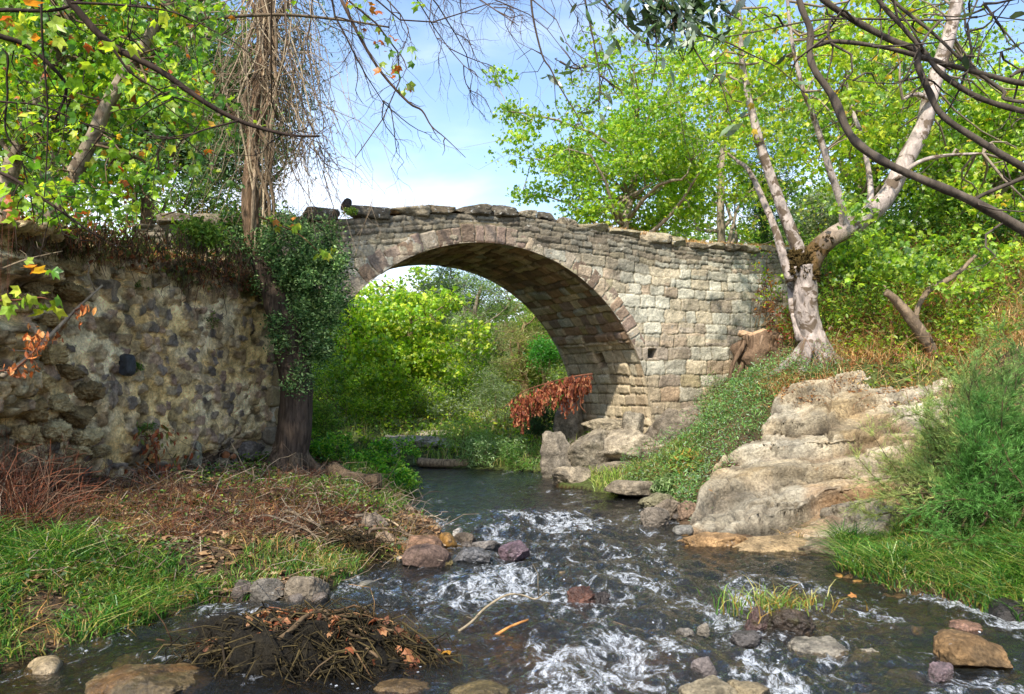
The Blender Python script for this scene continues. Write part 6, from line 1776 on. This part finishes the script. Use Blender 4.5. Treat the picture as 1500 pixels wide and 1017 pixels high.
cover("undergrowth", "undergrowth on the terrace left behind the wall", 22000, (-9, -3.6, 7.6, 17), lambda x, y: (poly_sd(x, y, UP) < -.3) & (fbm(x, y, seed=7, oct=2) > -.3), .08, 'oval', DEEP + MID + BROWN[:2], 823, .4, mat='leaf_dull')
cover("undergrowth", "dry weeds and low plants behind the right bank's feathery bush", 22000, (4.4, 9.5, 6.2, 11.5), lambda x, y: ~onl(x, y), .05, 'lance', [hx('9aa860'), hx('b8a468'), hx('7a9440'), hx('a8805a')], 824, .4, mat='leaf_dull')
cover("undergrowth", "small broad-leaved weeds between the grass of the left bank", 5200, (-4.6, -1.0, 4.0, 9.5), lambda x, y: (ls_(x, y) > .05) & (fbm(x * 1.8, y * 1.8, seed=92, oct=3) > .1), .045, 'oval', MID + DEEP + GREYG[:1], 825, .10)
cover("undergrowth", "creeping green plants over the litter near the ivy-clad trunk", 5200, (-3.6, -1.2, 8.0, 12), lambda x, y: (ls_(x, y) > .05) & (poly_sd(x, y, UP) > 0) & (fbm(x * 1.5, y * 1.5, seed=93, oct=3) > .1), .045, 'oval', MID + DEEP, 826, .12)
# dead leaves on the left bank
def litter(name, label, n, rect, fn, size, pal, seed, kind='lobed', lift=.012):
    rng = np.random.default_rng(seed); p = scatter(n, *rect, fn, rng); z, _ = top_h(p[:, 0], p[:, 1]); p[:, 2] = z + lift + .02 * rng.random(n)
    g = Geo(); ax = rng.normal(size=(n, 3)); ax[:, 2] *= .25
    leaves(g, p, size, kind, pal, rng, axis=ax, up=1.6, spread=.5)
    return tag(g.build(name, M['dead'], smooth=False), label, "fallen leaves", kind='stuff')
lb = lambda x, y: (ls_(x, y) > .03) & (poly_sd(x, y, UP) > -.05)
litter("leaf_litter", "brown dead plane leaves covering the left bank", 4600, (-4.8, -.6, 5.2, 12.2), lb, .10, [hx('7d5f45'), hx('94704f'), hx('66503c'), hx('a8855f'), hx('b39878')], 830)
litter("leaf_litter", "small crumbled dead leaves and chips on the left bank", 16000, (-4.8, -.6, 4.6, 12.4), lb, .04, [hx('705540'), hx('8a6a4c'), hx('5a4636'), hx('a08260'), hx('4a3a2c')], 831, 'quad')
litter("leaf_litter", "dry leaves and straw bits gathered on top of the ledge below the white trunk", 2600, (3.4, 6.6, 10.8, 12.4), lambda x, y: fbm(x * 2, y * 2, seed=12, oct=2) > -.2, .05, BROWN + STR, 832, 'oval')
litter("leaf_litter", "reddish leaves piled along the foot of the bridge wall", 1500, (3.2, 5.2, 13.4, 15.2), lambda x, y: np.abs((x - BO[0]) * -BA[0] + (y - BO[1]) * -BA[1] - .2) < .3, .06, [hx('9a4a32'), hx('7d3a2a'), hx('b0623a')], 833, 'oval')
# red-brown dried bracken: fine tangled stems
def tangle(name, label, n, rect, fn, ln, r, pal, seed, up=.6, cat="dry bracken", mat='dead'):
    rng = np.random.default_rng(seed); p = scatter(n, *rect, fn, rng); g = Geo()
    for q in p:
        L_ = ln * rng.uniform(.4, 1.3); d = rng.normal(size=3); d[2] = abs(d[2]) * up
        e = q + unit(d) * L_
        tube(g, branch_curve(q - (0, 0, .02), e, rng, .16, 5), np.linspace(r, r * .4, 5), pal[rng.integers(len(pal))] * rng.uniform(.6, 1.2), 3, cap=False)
    return tag(g.build(name, M[mat]), label, cat, kind='stuff')
RB = [hx('7d4c36'), hx('653e2c'), hx('94583a'), hx('574538'), hx('8f7058')]
f = inpix([(-200, 690), (60, 690), (200, 720), (330, 715), (460, 700), (560, 745), (470, 790), (330, 790), (160, 800), (-200, 790)])
tangle("bracken", "red-brown dried bracken tangle along the left bank below the wall", 3800, (-5, -1.2, 6.0, 11.6), lambda x, y: f(x, y) & lb(x, y), .26, .0032, RB, 840)
f2 = inpix([(-100, 640), (40, 640), (60, 720), (60, 790), (-100, 800)])
tangle("bracken", "taller rust-red dried bracken at the left edge", 2200, (-5.4, -3.2, 5.8, 9), lambda x, y: f2(x, y) & (poly_sd(x, y, UP) > -.05), .55, .004, RB, 841, up=1.2)
tangle("dry_twigs", "grey twigs strewn over the left bank", 900, (-4.2, -.8, 5.5, 10), lb, .45, .005, [hx('94806a'), hx('6b5a4a'), hx('aa9a84')], 842, up=.25, cat="twigs", mat='twig')
tangle("dry_stems", "pale dry stems standing in the weeds above the ledge", 1500, (4.2, 8.5, 10.8, 13.5), lambda x, y: x > -9, .5, .004, STR + BROWN[:2], 843, up=1.4, cat="dry stems")
tangle("dry_stems", "grey dead stems under the feathery bush beside the ledge", 700, (3.7, 4.7, 7.7, 8.7), lambda x, y: x > -9, .28, .004, [hx('a3917a'), hx('7d6a55')], 844, up=.5, cat="dry stems")
tangle("dry_stems", "brown dead stems in the undergrowth behind the white plane trunk", 2600, (5.0, 10, 12.4, 17), lambda x, y: x > -9, .6, .005, BROWN + STR[:2], 845, up=1.0, cat="dry stems")

# ---------------------------------------------------------------- feathery tamarisk on the right
def tamarisk():
    rng = np.random.default_rng(850)
    b = P(1450, 790, 6.9); b[2] = gz(b[0], b[1])
    root = thing("tamarisk_bush", "large feathery bright green bush on the right bank beside the ledge", "bush", b)
    g = Geo(); st = Geo()
    tips = []
    for (x, y, d, n, yel) in [(1460, 700, 6.7, 20, 0), (1400, 720, 6.8, 12, 0), (1470, 620, 6.9, 18, 0), (1390, 640, 7.2, 12, .4), (1340, 640, 7.5, 8, .8), (1440, 560, 7.4, 14, .4), (1380, 570, 7.6, 8, .7), (1330, 700, 7.4, 7, .8), (1290, 690, 7.6, 5, 1), (1500, 760, 6.4, 12, 0), (1430, 770, 6.5, 12, 0), (1370, 760, 6.9, 6, .3), (1500, 540, 7.2, 12, .2), (1560, 620, 6.8, 16, 0), (1310, 640, 7.6, 3, 1), (1270, 730, 7.7, 3, 1)]:
        for _ in range(n): tips.append((P(x + rng.normal() * 34, y + rng.normal() * 30, d + rng.normal() * .25), yel))
    for tp_, yel in tips:
        s = b + np.array([rng.normal() * .25, rng.normal() * .2, .02])
        q = branch_curve(s, tp_, rng, .10, 10); q[:, 2] += np.sin(np.linspace(0, 1, 10) * math.pi) * .10
        tube(st, q, np.linspace(.011, .0025, 10), hx('5a4a35'), 4, cap=False)
        base = hx('5c8f3c') * (1 - yel) + hx('b0b868') * yel
        for k in range(4, 10):
            for _ in range(9):
                dd = unit(unit(q[k] - q[k - 1]) * 1.0 + rng.normal(size=3) * .55 + np.array([0, 0, .15])); L_ = rng.uniform(.09, .24)
                m_ = 20; t_ = rng.random(m_)[:, None]
                pos = q[k] + dd * L_ * t_ + rng.normal(size=(m_, 3)) * .006
                ax = unit(dd[None] + rng.normal(size=(m_, 3)) * .35)
                leaves(g, pos, .052, 'thread', [base, base * 1.3, base * .7, hx('7fae5c')], rng, axis=ax, up=0, spread=1, w=[3, 2, 2, .8])
    st.build("stem", M['twig'], root); g.build("foliage", M['leaf_dull'], root, smooth=False)
LT['thread'] = tmpl_quad(.07)
tamarisk()
# ---------------------------------------------------------------- stump, logs, driftwood, branches
def stump():
    D = 13.3; s = D / F; b = P(1112, 545, D); b[2] = gz(b[0], b[1]) - .05
    root = thing("tree_stump", "gnarled cut stump with a forked top leaning against the bridge wall", "stump", b)
    g = Geo()
    q = smooth_path(poly3([(1128, 575, D), (1118, 550, D), (1108, 520, D), (1096, 494, D)]), 6)
    tube(g, q, np.array(np.interp(np.linspace(0, 1, len(q)), [0, .4, .8, 1], [30, 28, 24, 20])) * s, hx('6f5a46'), 40, bump=.55, seed=9)
    q = smooth_path(poly3([(1128, 560, D - .05), (1132, 520, D - .05), (1138, 488, D)]), 5)
    tube(g, q, np.linspace(20 * s, 9 * s, len(q)), hx('5f4c3a'), 30, bump=.55, seed=12)
    g.build("trunk", M['rubble'], root)
    g = Geo(); rg = np.random.default_rng(4)
    for _ in range(26):
        x0 = rg.uniform(1088, 1134); q = np.array([P(x0 + rg.normal() * 5 + (1112 - x0) * -.25 * j_, 492 + j_ * 22, D - .17 - .05 * math.cos((x0 - 1111) / 16) + rg.normal() * .03) for j_ in range(4)])
        tube(g, smooth_path(q, 4), rg.uniform(.018, .05), [hx('6f5a46'), hx('54422f'), hx('86705a')][rg.integers(3)], 8, bump=.4, seed=_)
    g.build("bark_ridges", M['bark_rough'], root)
    g = Geo()
    for (x, y, rx, ry, t_) in [(1094, 491, 12, 5, .3), (1112, 488, 14, 4, -.35)]:
        V, Fc = superblob((rx * s, .13, ry * s), 12, 3, .12, 3, int(x), cuts=3)
        g.add(roty(V, t_) + P(x, y, D - .06), Fc, hx('b09272'))
    g.build("cut_face", M['twig'], root)
stump()

def log(name, label, pts, r0, r1, col, seed, bump=.1, ends=None):
    root = thing(name, label, "log" if name == "log" else "plank", np.mean(pts, 0))
    g = Geo(); q = smooth_path(np.array(pts), 5); tube(g, q, np.linspace(r0, r1, len(q)), col, 18, bump=bump, seed=seed)
    g.build("bark", M['bark_rough'], root)
    if ends is not None:
        for k, o_ in ((0, 1), (-1, -2)):
            g = Geo()
            t_ = unit(q[k] - q[o_]); r = r0 if k == 0 else r1
            tube(g, np.array([q[k] - t_ * .01, q[k] + t_ * .006]), r * .93, ends, 18)
            g.build("cut_end", M['twig'], root)
    return root
log("log", "fallen grey-brown log lying in the weeds right of the ivy-clad trunk", poly3([(486, 690, 9.7), (505, 700, 9.6), (530, 706, 9.5), (558, 706, 9.5)]), .11, .095, hx('584a3a'), 5, ends=hx('7a6a50'))
log("log", "short weathered log lying level at the far edge of the pool", poly3([(614, 677, 14.9), (645, 679, 14.8), (684, 678, 14.8)]), .085, .075, hx('a08a6c'), 6, ends=hx('8a7656'))
log("log", "sawn log end with pale face sticking out beneath the rubble wall", np.array([P(226, 671, 8.75), P(214, 668, 9.1)]), .062, .062, hx('5c4630'), 7, ends=hx('b08a55'))
log("log", "small sawn log end in the wall hollow, left one", np.array([P(331, 667, 10.2), P(325, 664, 10.6)]), .055, .055, hx('4a3626'), 8, ends=hx('8a5a3a'))
log("log", "small sawn log end in the wall hollow, right one", np.array([P(342, 669, 10.25), P(338, 666, 10.6)]), .04, .04, hx('4a3626'), 9, ends=hx('9a6644'))

def stick(label, pts, r, col, seed, name="stick", subs=0, r1=None):
    rng = np.random.default_rng(seed); g = Geo(); q = smooth_path(np.array(pts), 4)
    tube(g, q, np.linspace(r, r1 if r1 else r * .4, len(q)), col, 8, bump=.12, seed=seed)
    for _ in range(subs):
        k = rng.integers(2, len(q) - 1); d = rng.normal(size=3); d[2] = abs(d[2])
        tube(g, branch_curve(q[k], q[k] + unit(d) * rng.uniform(.08, .3), rng, .12, 4), np.linspace(r * .4, r * .15, 4), col, 4)
    return tag(g.build(name, M['bark']), label, "stick")
DW = "driftwood sticks on the left bank"
for k, (lab, pts, r, c) in enumerate([
    ("thick grey driftwood stick at the top of the bank's driftwood pile", [(470, 778, 7.8), (500, 776, 7.8), (520, 782, 7.8)], .035, hx('8a8468')),
    ("long pale stick lying left of the bank's driftwood pile", [(330, 772, 7.8), (380, 776, 7.7), (412, 784, 7.6)], .018, hx('8f7f66')),
    ("pale stick poking left out of the bank's driftwood pile", [(405, 790, 7.4), (430, 787, 7.4), (452, 785, 7.4)], .02, hx('94866a')),
    ("bow-shaped branch arching over the litter on the left bank", [(200, 728, 8.2), (230, 714, 8.3), (262, 720, 8.3), (285, 745, 8.2), (320, 775, 8.0), (345, 790, 7.8)], .010, hx('a08c70')),
    ("pale forked stick on the driftwood near the bank's tip", [(512, 778, 7.7), (560, 790, 7.5), (600, 800, 7.4), (640, 805, 7.3)], .014, hx('b0946a')),
    ("green slimy stick along the waterline below the driftwood", [(430, 846, 6.6), (480, 840, 6.7), (550, 832, 6.9)], .012, hx('80804a')),
    ("broken branch leaning on the bank's driftwood from the left", [(300, 800, 7.0), (350, 790, 7.2), (420, 800, 7.2), (480, 812, 7.1)], .016, hx('7d6c56'))]):
    o = stick(lab, poly3(pts), r, c, 870 + k, subs=3); o['group'] = DW
stick("crooked twig standing out of the rapids with a curled tip", poly3([(672, 925, 5.1), (690, 912, 5.15), (712, 890, 5.2), (742, 872, 5.25), (765, 872, 5.3), (785, 878, 5.3), (800, 868, 5.3), (806, 872, 5.3)]), .010, hx('8d8068'), 880, subs=2)
stick("straight orange-tan stick lying across the foam in mid-stream", poly3([(724, 932, 5.0), (748, 918, 5.05), (774, 908, 5.1)]), .011, hx('b07a45'), 881, r1=.008)
stick("dark knobbly twig at the bottom edge beyond the debris pile", poly3([(616, 994, 4.45), (650, 1000, 4.4), (700, 1001, 4.4)]), .014, hx('4a3a34'), 882, subs=2)
stick("short reddish stick at the debris pile's right end", poly3([(614, 948, 4.75), (640, 954, 4.7), (652, 956, 4.7)]), .014, hx('7a4a38'), 883, r1=.012)
stick("thin bare twig slanting in the current right of the rapids rock", poly3([(885, 906, 5.35), (940, 925, 5.1), (990, 938, 4.95)]), .005, hx('6a5a48'), 884)
stick("long bare diagonal branch leaning up against the ruined wall end", poly3([(2, 552, 6.3), (40, 525, 6.5), (75, 490, 6.7), (110, 455, 6.9), (150, 418, 7.1)]), .022, hx('857865'), 885, subs=3)
stick("pale branch on the leaning trunk's side of the wall end", poly3([(0, 395, 6.6), (40, 380, 6.7), (92, 368, 6.8)]), .010, hx('7d6f5a'), 886, subs=2)

RT = "roots and branches at the tip of the left bank"
rg_ = np.random.default_rng(895)
for k, (x0, y0, x1, y1, r_) in enumerate([(420, 770, 520, 800, .022), (450, 800, 560, 826, .018), (520, 760, 610, 772, .016), (540, 800, 590, 770, .020), (380, 800, 470, 826, .014), (500, 828, 580, 812, .012), (470, 760, 450, 812, .014), (560, 752, 628, 790, .013)]):
    pth = branch_curve(P(x0, y0, 7.9 - (y0 - 750) / 80), P(x1, y1, 7.9 - (y1 - 750) / 80), rg_, .12, 8)
    pth[:, 2] = ground_h(pth[:, 0], pth[:, 1]) + r_ * 1.4 + .03 * np.sin(np.linspace(0, 3.1, 8)) + .03
    o = stick(["grey root", "brown root", "bark-stripped branch", "twisted root"][k % 4] + " lying " + ["across the driftwood", "by the lowest bank stones", "towards the pool", "between the bank boulders", "in the edge of the grass", "just above the waterline", "down the bank", "at the very tip of the bank"][k] + " on the left", list(pth), r_, [hx('7d6f5c'), hx('5c4836'), hx('94826a'), hx('6a5a48')][k % 4], 896 + k, name="root", subs=4); o['group'] = RT
# debris pile stranded in the stream
def pile(name, label, cx, cy, d, w, h, seed, nst, nleaf, dark, big, group=None):
    rng = np.random.default_rng(seed); s = d / F; c = P(cx, cy, d)
    root = thing(name, label, "driftwood pile", (c[0], c[1], 0.02), group)
    hw = w / 2 * s; hh = h * s
    V, Fc = superblob((hw, hw * .42, hh), 70, 2.2, .13, 3.2, seed, 0, fine=.8)
    V[:, 2] += .02 * fbm(V[:, 0] * 22, V[:, 1] * 14, seed=seed, oct=4)
    g = Geo(); g.add(V * (.98, .98, .97) + (c[0], c[1], c[2] - hh * .17), Fc, dark); g.build("mound", M['rubble_dark'], root)
    def top(x, y):
        q = 1 - (x / hw) ** 2 - (y / (hw * .42)) ** 2
        return hh * math.sqrt(max(q, .02)) - hh * .15
    g = Geo()
    for k in range(nst):
        x = rng.normal() * hw * .45; y = rng.normal() * hw * .2; z = top(x, y)
        a = rng.normal() * .8 + (math.pi if rng.random() < .5 else 0); L_ = rng.uniform(.12, .5) * hw * 1.3
        d_ = np.array([math.cos(a), math.sin(a) * .6, rng.normal() * .25]); r = rng.uniform(.003, .009) if k > big else rng.uniform(.010, .020)
        p0 = c + (x, y, 0); p0[2] = c[2] + z + rng.uniform(-.01, .03)
        e = p0 + d_ * L_; e[2] = c[2] + top(np.clip(e[0] - c[0], -hw, hw), np.clip(e[1] - c[1], -hw * .4, hw * .4)) + rng.uniform(-.02, .04)
        tube(g, branch_curve(p0, e, rng, .10, 6), np.linspace(r, r * .5, 6), [hx('4f3d2a'), hx('6f573c'), hx('382c1e'), hx('2c241a'), hx('5c4c38')][rng.integers(5)], 6)
    g.build("sticks", M['bark'], root)
    g = Geo()
    for _ in range(nst * 9):       # matted fibres draped downstream
        x = rng.uniform(-1, 1) * hw * .95; z0 = top(x, 0); p0 = c + (x, rng.uniform(-.1, .05), z0 * rng.uniform(.3, 1))
        p0 = np.array([c[0] + x, c[1] + rng.uniform(-.95, .5) * hw * .42 * math.sqrt(max(0, 1 - (x / hw) ** 2)), 0]); p0[2] = c[2] + top(x, p0[1] - c[1]) + .012
        Lf = rng.uniform(.05, .34); sg = 1 if rng.random() < .7 else -1
        e = p0 + np.array([Lf * .9 * sg, -Lf * rng.uniform(.05, .5), 0]) + rng.normal(size=3) * .03; e[2] = c[2] + top(np.clip(e[0] - c[0], -hw, hw), e[1] - c[1]) * rng.uniform(.7, 1.05) + rng.uniform(-.02, .015)
        tube(g, branch_curve(p0, e, rng, .22, 4), np.linspace(1, .4, 4) * rng.uniform(.002, .008), [hx('3e3520'), hx('2c2618'), hx('50452a'), hx('221d12')][rng.integers(4)], 3, cap=False)
    g.build("fibres", M['twig'], root)
    g = Geo(); p = []
    for _ in range(nleaf):
        x = rng.uniform(-.9, .9) * hw; y = rng.normal() * hw * .15; p.append(c + (x, y, top(x, y) + .02))
    leaves(g, np.array(p), .095, 'lobed', [hx('8a4f30'), hx('a8704a'), hx('6f4630'), hx('b5855a')], rng, up=1, spread=.8); g.build("leaves", M['dead'], root, smooth=False)
    return root
M['rubble_dark'] = stone_mat("matted_debris", 9, 60, .7, dark=(.012, .010, .006), dark_amt=.52, bump=1.0, dist=.04, rough=.7)
pile("driftwood_pile", "dark heap of matted weed, sticks and dead leaves stranded in the stream", 450, 985, 4.6, 380, 98, 900, 130, 150, hx('241f14'), 22)
pile("driftwood_pile", "heap of dark branches and leaves caught at the left bank's edge", 485, 818, 7.2, 170, 40, 901, 160, 110, hx('241c14'), 22)
stick("long straight branch along the foot of the stranded debris heap", poly3([(320, 948, 4.75), (390, 957, 4.7), (450, 960, 4.7), (515, 966, 4.65)]), .013, hx('7d5f42'), 890, subs=2)
stick("pale bent twig over the top of the stranded debris heap", poly3([(436, 950, 4.6), (462, 932, 4.6), (500, 922, 4.6), (560, 908, 4.65), (580, 912, 4.7)]), .009, hx('96764e'), 891, subs=2)
stick("dark stick reaching out left from the stranded debris heap", poly3([(230, 938, 4.95), (262, 944, 4.9), (300, 948, 4.85), (330, 958, 4.8)]), .014, hx('4f3a28'), 892, subs=2)
# big individual leaves
def leaf_obj(label, px, py, d, size, col, seed, z=None):
    rng = np.random.default_rng(seed); p = P(px, py, d)
    if z is not None: p[2] = z
    g = Geo(); leaves(g, p[None], size, 'lobed', [col], rng, axis=np.array([[rng.normal(), rng.normal(), .15]]), up=1.5, spread=.3)
    return tag(g.build("leaf", M['dead'], smooth=False, loc=p), label, "leaf")
leaf_obj("bright yellow leaf stuck on the small purple stone", 1388, 978, 4.35, .085, hx('e0c028'), 1)
leaf_obj("large curled brown leaf on top of the stranded debris heap, left", 395, 890, 4.75, .17, hx('a8704f'), 2)
leaf_obj("orange-brown leaf on the stranded debris heap beside the large one", 440, 903, 4.7, .12, hx('b06a40'), 3)
leaf_obj("orange leaf resting in the grass on the right bank", 1368, 820, 6.3, .09, hx('c08a50'), 4)
leaf_obj("yellow-orange leaves at the end of the debris heap", 655, 966, 4.6, .12, hx('c08a30'), 5, z=.05)
leaf_obj("brown leaf leaning on the grey-brown boulder", 412, 862, 5.9, .12, hx('9a6a44'), 6)
leaf_obj("pale orange leaf floating in the current right of the grass tuft", 1250, 884, 5.78, .07, hx('c0854a'), 7, z=.05)
leaf_obj("large pale brown leaf lying on the left bank's litter", 100, 772, 7.1, .17, hx('b08a68'), 8)
leaf_obj("large dull pink-brown leaf on the left bank above the grass", 245, 790, 6.9, .18, hx('8a5f4c'), 9)
leaf_obj("yellow leaf on the left bank near the driftwood", 355, 794, 7.1, .09, hx('c09a40'), 10)

# grass tuft on the boulders in the stream
rng = np.random.default_rng(910)
c = P(1140, 905, 5.25); n = 260
p = np.column_stack([c[0] + rng.normal(size=n) * .16, c[1] + rng.normal(size=n) * .10, np.full(n, .10) + rng.uniform(-.02, .05, n)])
grass("grass_tuft", "yellow-green grass tuft growing on the dark boulders in the stream", p, .17, .008, [hx('8fa84a'), hx('6b8c3a'), hx('b0a860'), hx('a3802f')], 911, lean=1.1, kind='thing', cat="grass tuft")
c = P(1062, 905, 5.5); n = 26
p = np.column_stack([c[0] + rng.normal(size=n) * .05, c[1] + rng.normal(size=n) * .05, np.full(n, .0)])
grass("grass_tuft", "few thin grass blades standing in water left of the grassy boulders", p, .26, .007, GP, 912, lean=.4, kind='thing', cat="grass tuft")

# dried branch with hanging rusty leaves by the pier
def rusty():
    rng = np.random.default_rng(920); D = 14.2
    b = P(900, 540, D); root = thing("dead_branch", "broken branch with rust-red dried leaves hanging beside the bridge pier", "branch", P(800, 590, D))
    g = Geo(); L_ = [[(868, 548), (840, 552), (800, 562), (765, 575), (735, 600)], [(864, 560), (850, 590), (858, 605)], [(800, 562), (790, 585), (770, 630)], [(840, 552), (830, 575), (825, 590)]]
    lg = Geo()
    for pts in L_:
        q = smooth_path(np.array([P(x, y, D) for x, y in pts]), 5); tube(g, q, np.linspace(.022, .006, len(q)), hx('6a4432'), 6)
    for _ in range(230):
        x = 742 + 124 * rng.random() ** .85; y = np.interp(x, [742, 765, 800, 840, 866], [592, 578, 562, 550, 548]) + rng.uniform(0, 16)
        a = P(x, y, D + rng.normal() * .15); ln = rng.uniform(.1, .62) * (.5 + .5 * math.sin((x - 742) / 19.0) ** 2)
        m_ = int(5 + ln * 26); t_ = rng.random(m_)[:, None]
        pos = a + np.array([rng.normal() * .05, 0, -ln]) * t_
        ax = np.tile([0, 0, -1.0], (m_, 1)) + rng.normal(size=(m_, 3)) * .45
        leaves(lg, pos, .085, 'oval', [hx('a86040'), hx('8f4c30'), hx('b88058'), hx('744030')], rng, axis=ax, up=0, spread=1)
    g.build("twigs", M['bark'], root); lg.build("leaves", M['dead'], root, smooth=False)
    V, Fc = superblob((.30, .2, .2), 18, 2.2, .3, 4, 8, fine=.8)
rusty()
# orange leafed twigs at the left
def orange_twig(label, stem, masses, D, seed, size=.07, kind='oval', pal=None):
    rng = np.random.default_rng(seed); root = thing("orange_twig", label, "twig", P(stem[0][0], stem[0][1], D))
    g = Geo(); q = smooth_path(np.array([P(x, y, D) for x, y in stem]), 4); tube(g, q, np.linspace(.010, .003, len(q)), hx('6a4432'), 5)
    lg = Geo()
    for (x, y, rx, ry, n) in masses:
        pos = np.array([P(x + rng.normal() * rx * .5, y + rng.normal() * ry * .5, D + rng.normal() * .06) for _ in range(n)])
        ax = np.tile([0, 0, -1.0], (n, 1)) + rng.normal(size=(n, 3)) * .5
        leaves(lg, pos, size, kind, pal or [hx('b8703a'), hx('a05a30'), hx('c88c50')], rng, axis=ax, up=0, spread=1)
        for p_ in pos[::3]:
            k = ((q - p_) ** 2).sum(1).argmin(); tube(g, np.array([q[k], p_]), .002, hx('6a4432'), 3, cap=False)
    g.build("twigs", M['bark'], root); lg.build("leaves", M['dead'], root, smooth=False)
orange_twig("twig with hanging orange dried leaves before the ruined wall end", [(-20, 545), (20, 540), (45, 520), (60, 500)], [(52, 510, 18, 30, 46), (30, 545, 24, 10, 22), (60, 495, 20, 8, 14)], 6.3, 930)
orange_twig("twig tip with a few orange leaves hanging over the wall face", [(110, 455), (120, 450), (130, 448)], [(115, 470, 8, 16, 10), (130, 455, 8, 8, 8), (84, 492, 6, 10, 6)], 6.8, 931)
orange_twig("red-brown leafy bramble drooping before the foot of the rubble wall", [(230, 690), (228, 660), (220, 640), (240, 632)], [(220, 642, 46, 20, 60), (235, 665, 40, 24, 40), (250, 690, 30, 18, 26), (205, 690, 20, 14, 14)], 8.6, 932, size=.075, pal=[hx('9a5535'), hx('8a4a2c'), hx('b0703f'), hx('6f7a35')])
orange_twig("rust-red dry bramble at the left edge below the ruined wall end", [(-10, 640), (10, 600), (20, 560)], [(12, 580, 26, 46, 60), (16, 630, 28, 40, 60), (8, 680, 30, 30, 40)], 7.3, 933, size=.06, pal=[hx('8a3f24'), hx('a8552f'), hx('6f3320'), hx('c07a4a')])
# leafy green twigs low on the left edge
orange_twig("green plane sprig hanging in front of the left wall top", [(-20, 440), (20, 440), (60, 436), (85, 444)], [(30, 438, 40, 16, 12), (70, 446, 26, 14, 8), (20, 300, 26, 26, 8)], 5.6, 934, size=.12, kind='lobed', pal=LIME)
orange_twig("plane sprig with yellow and orange leaves before the ivy by the bridge", [(380, 318), (410, 330), (440, 345), (470, 372)], [(425, 333, 22, 8, 12), (480, 372, 16, 10, 10), (400, 322, 12, 8, 6), (430, 330, 6, 6, 3)], 9.6, 935, size=.12, kind='lobed', pal=LIME[:3] + ORNG[:1])
# upright stone on the parapet
V, Fc = superblob((.075, .08, .10), 14, 2.6, .1, 2, 6, cuts=4)
u0 = P(507, 300, 11.65)
g = Geo(); g.add(roty(V, .4) + u0, Fc, hx('3f3a36'))
tag(g.build("parapet_stone", M['rock'], loc=u0), "small dark stone standing upright on the left part of the parapet", "stone")
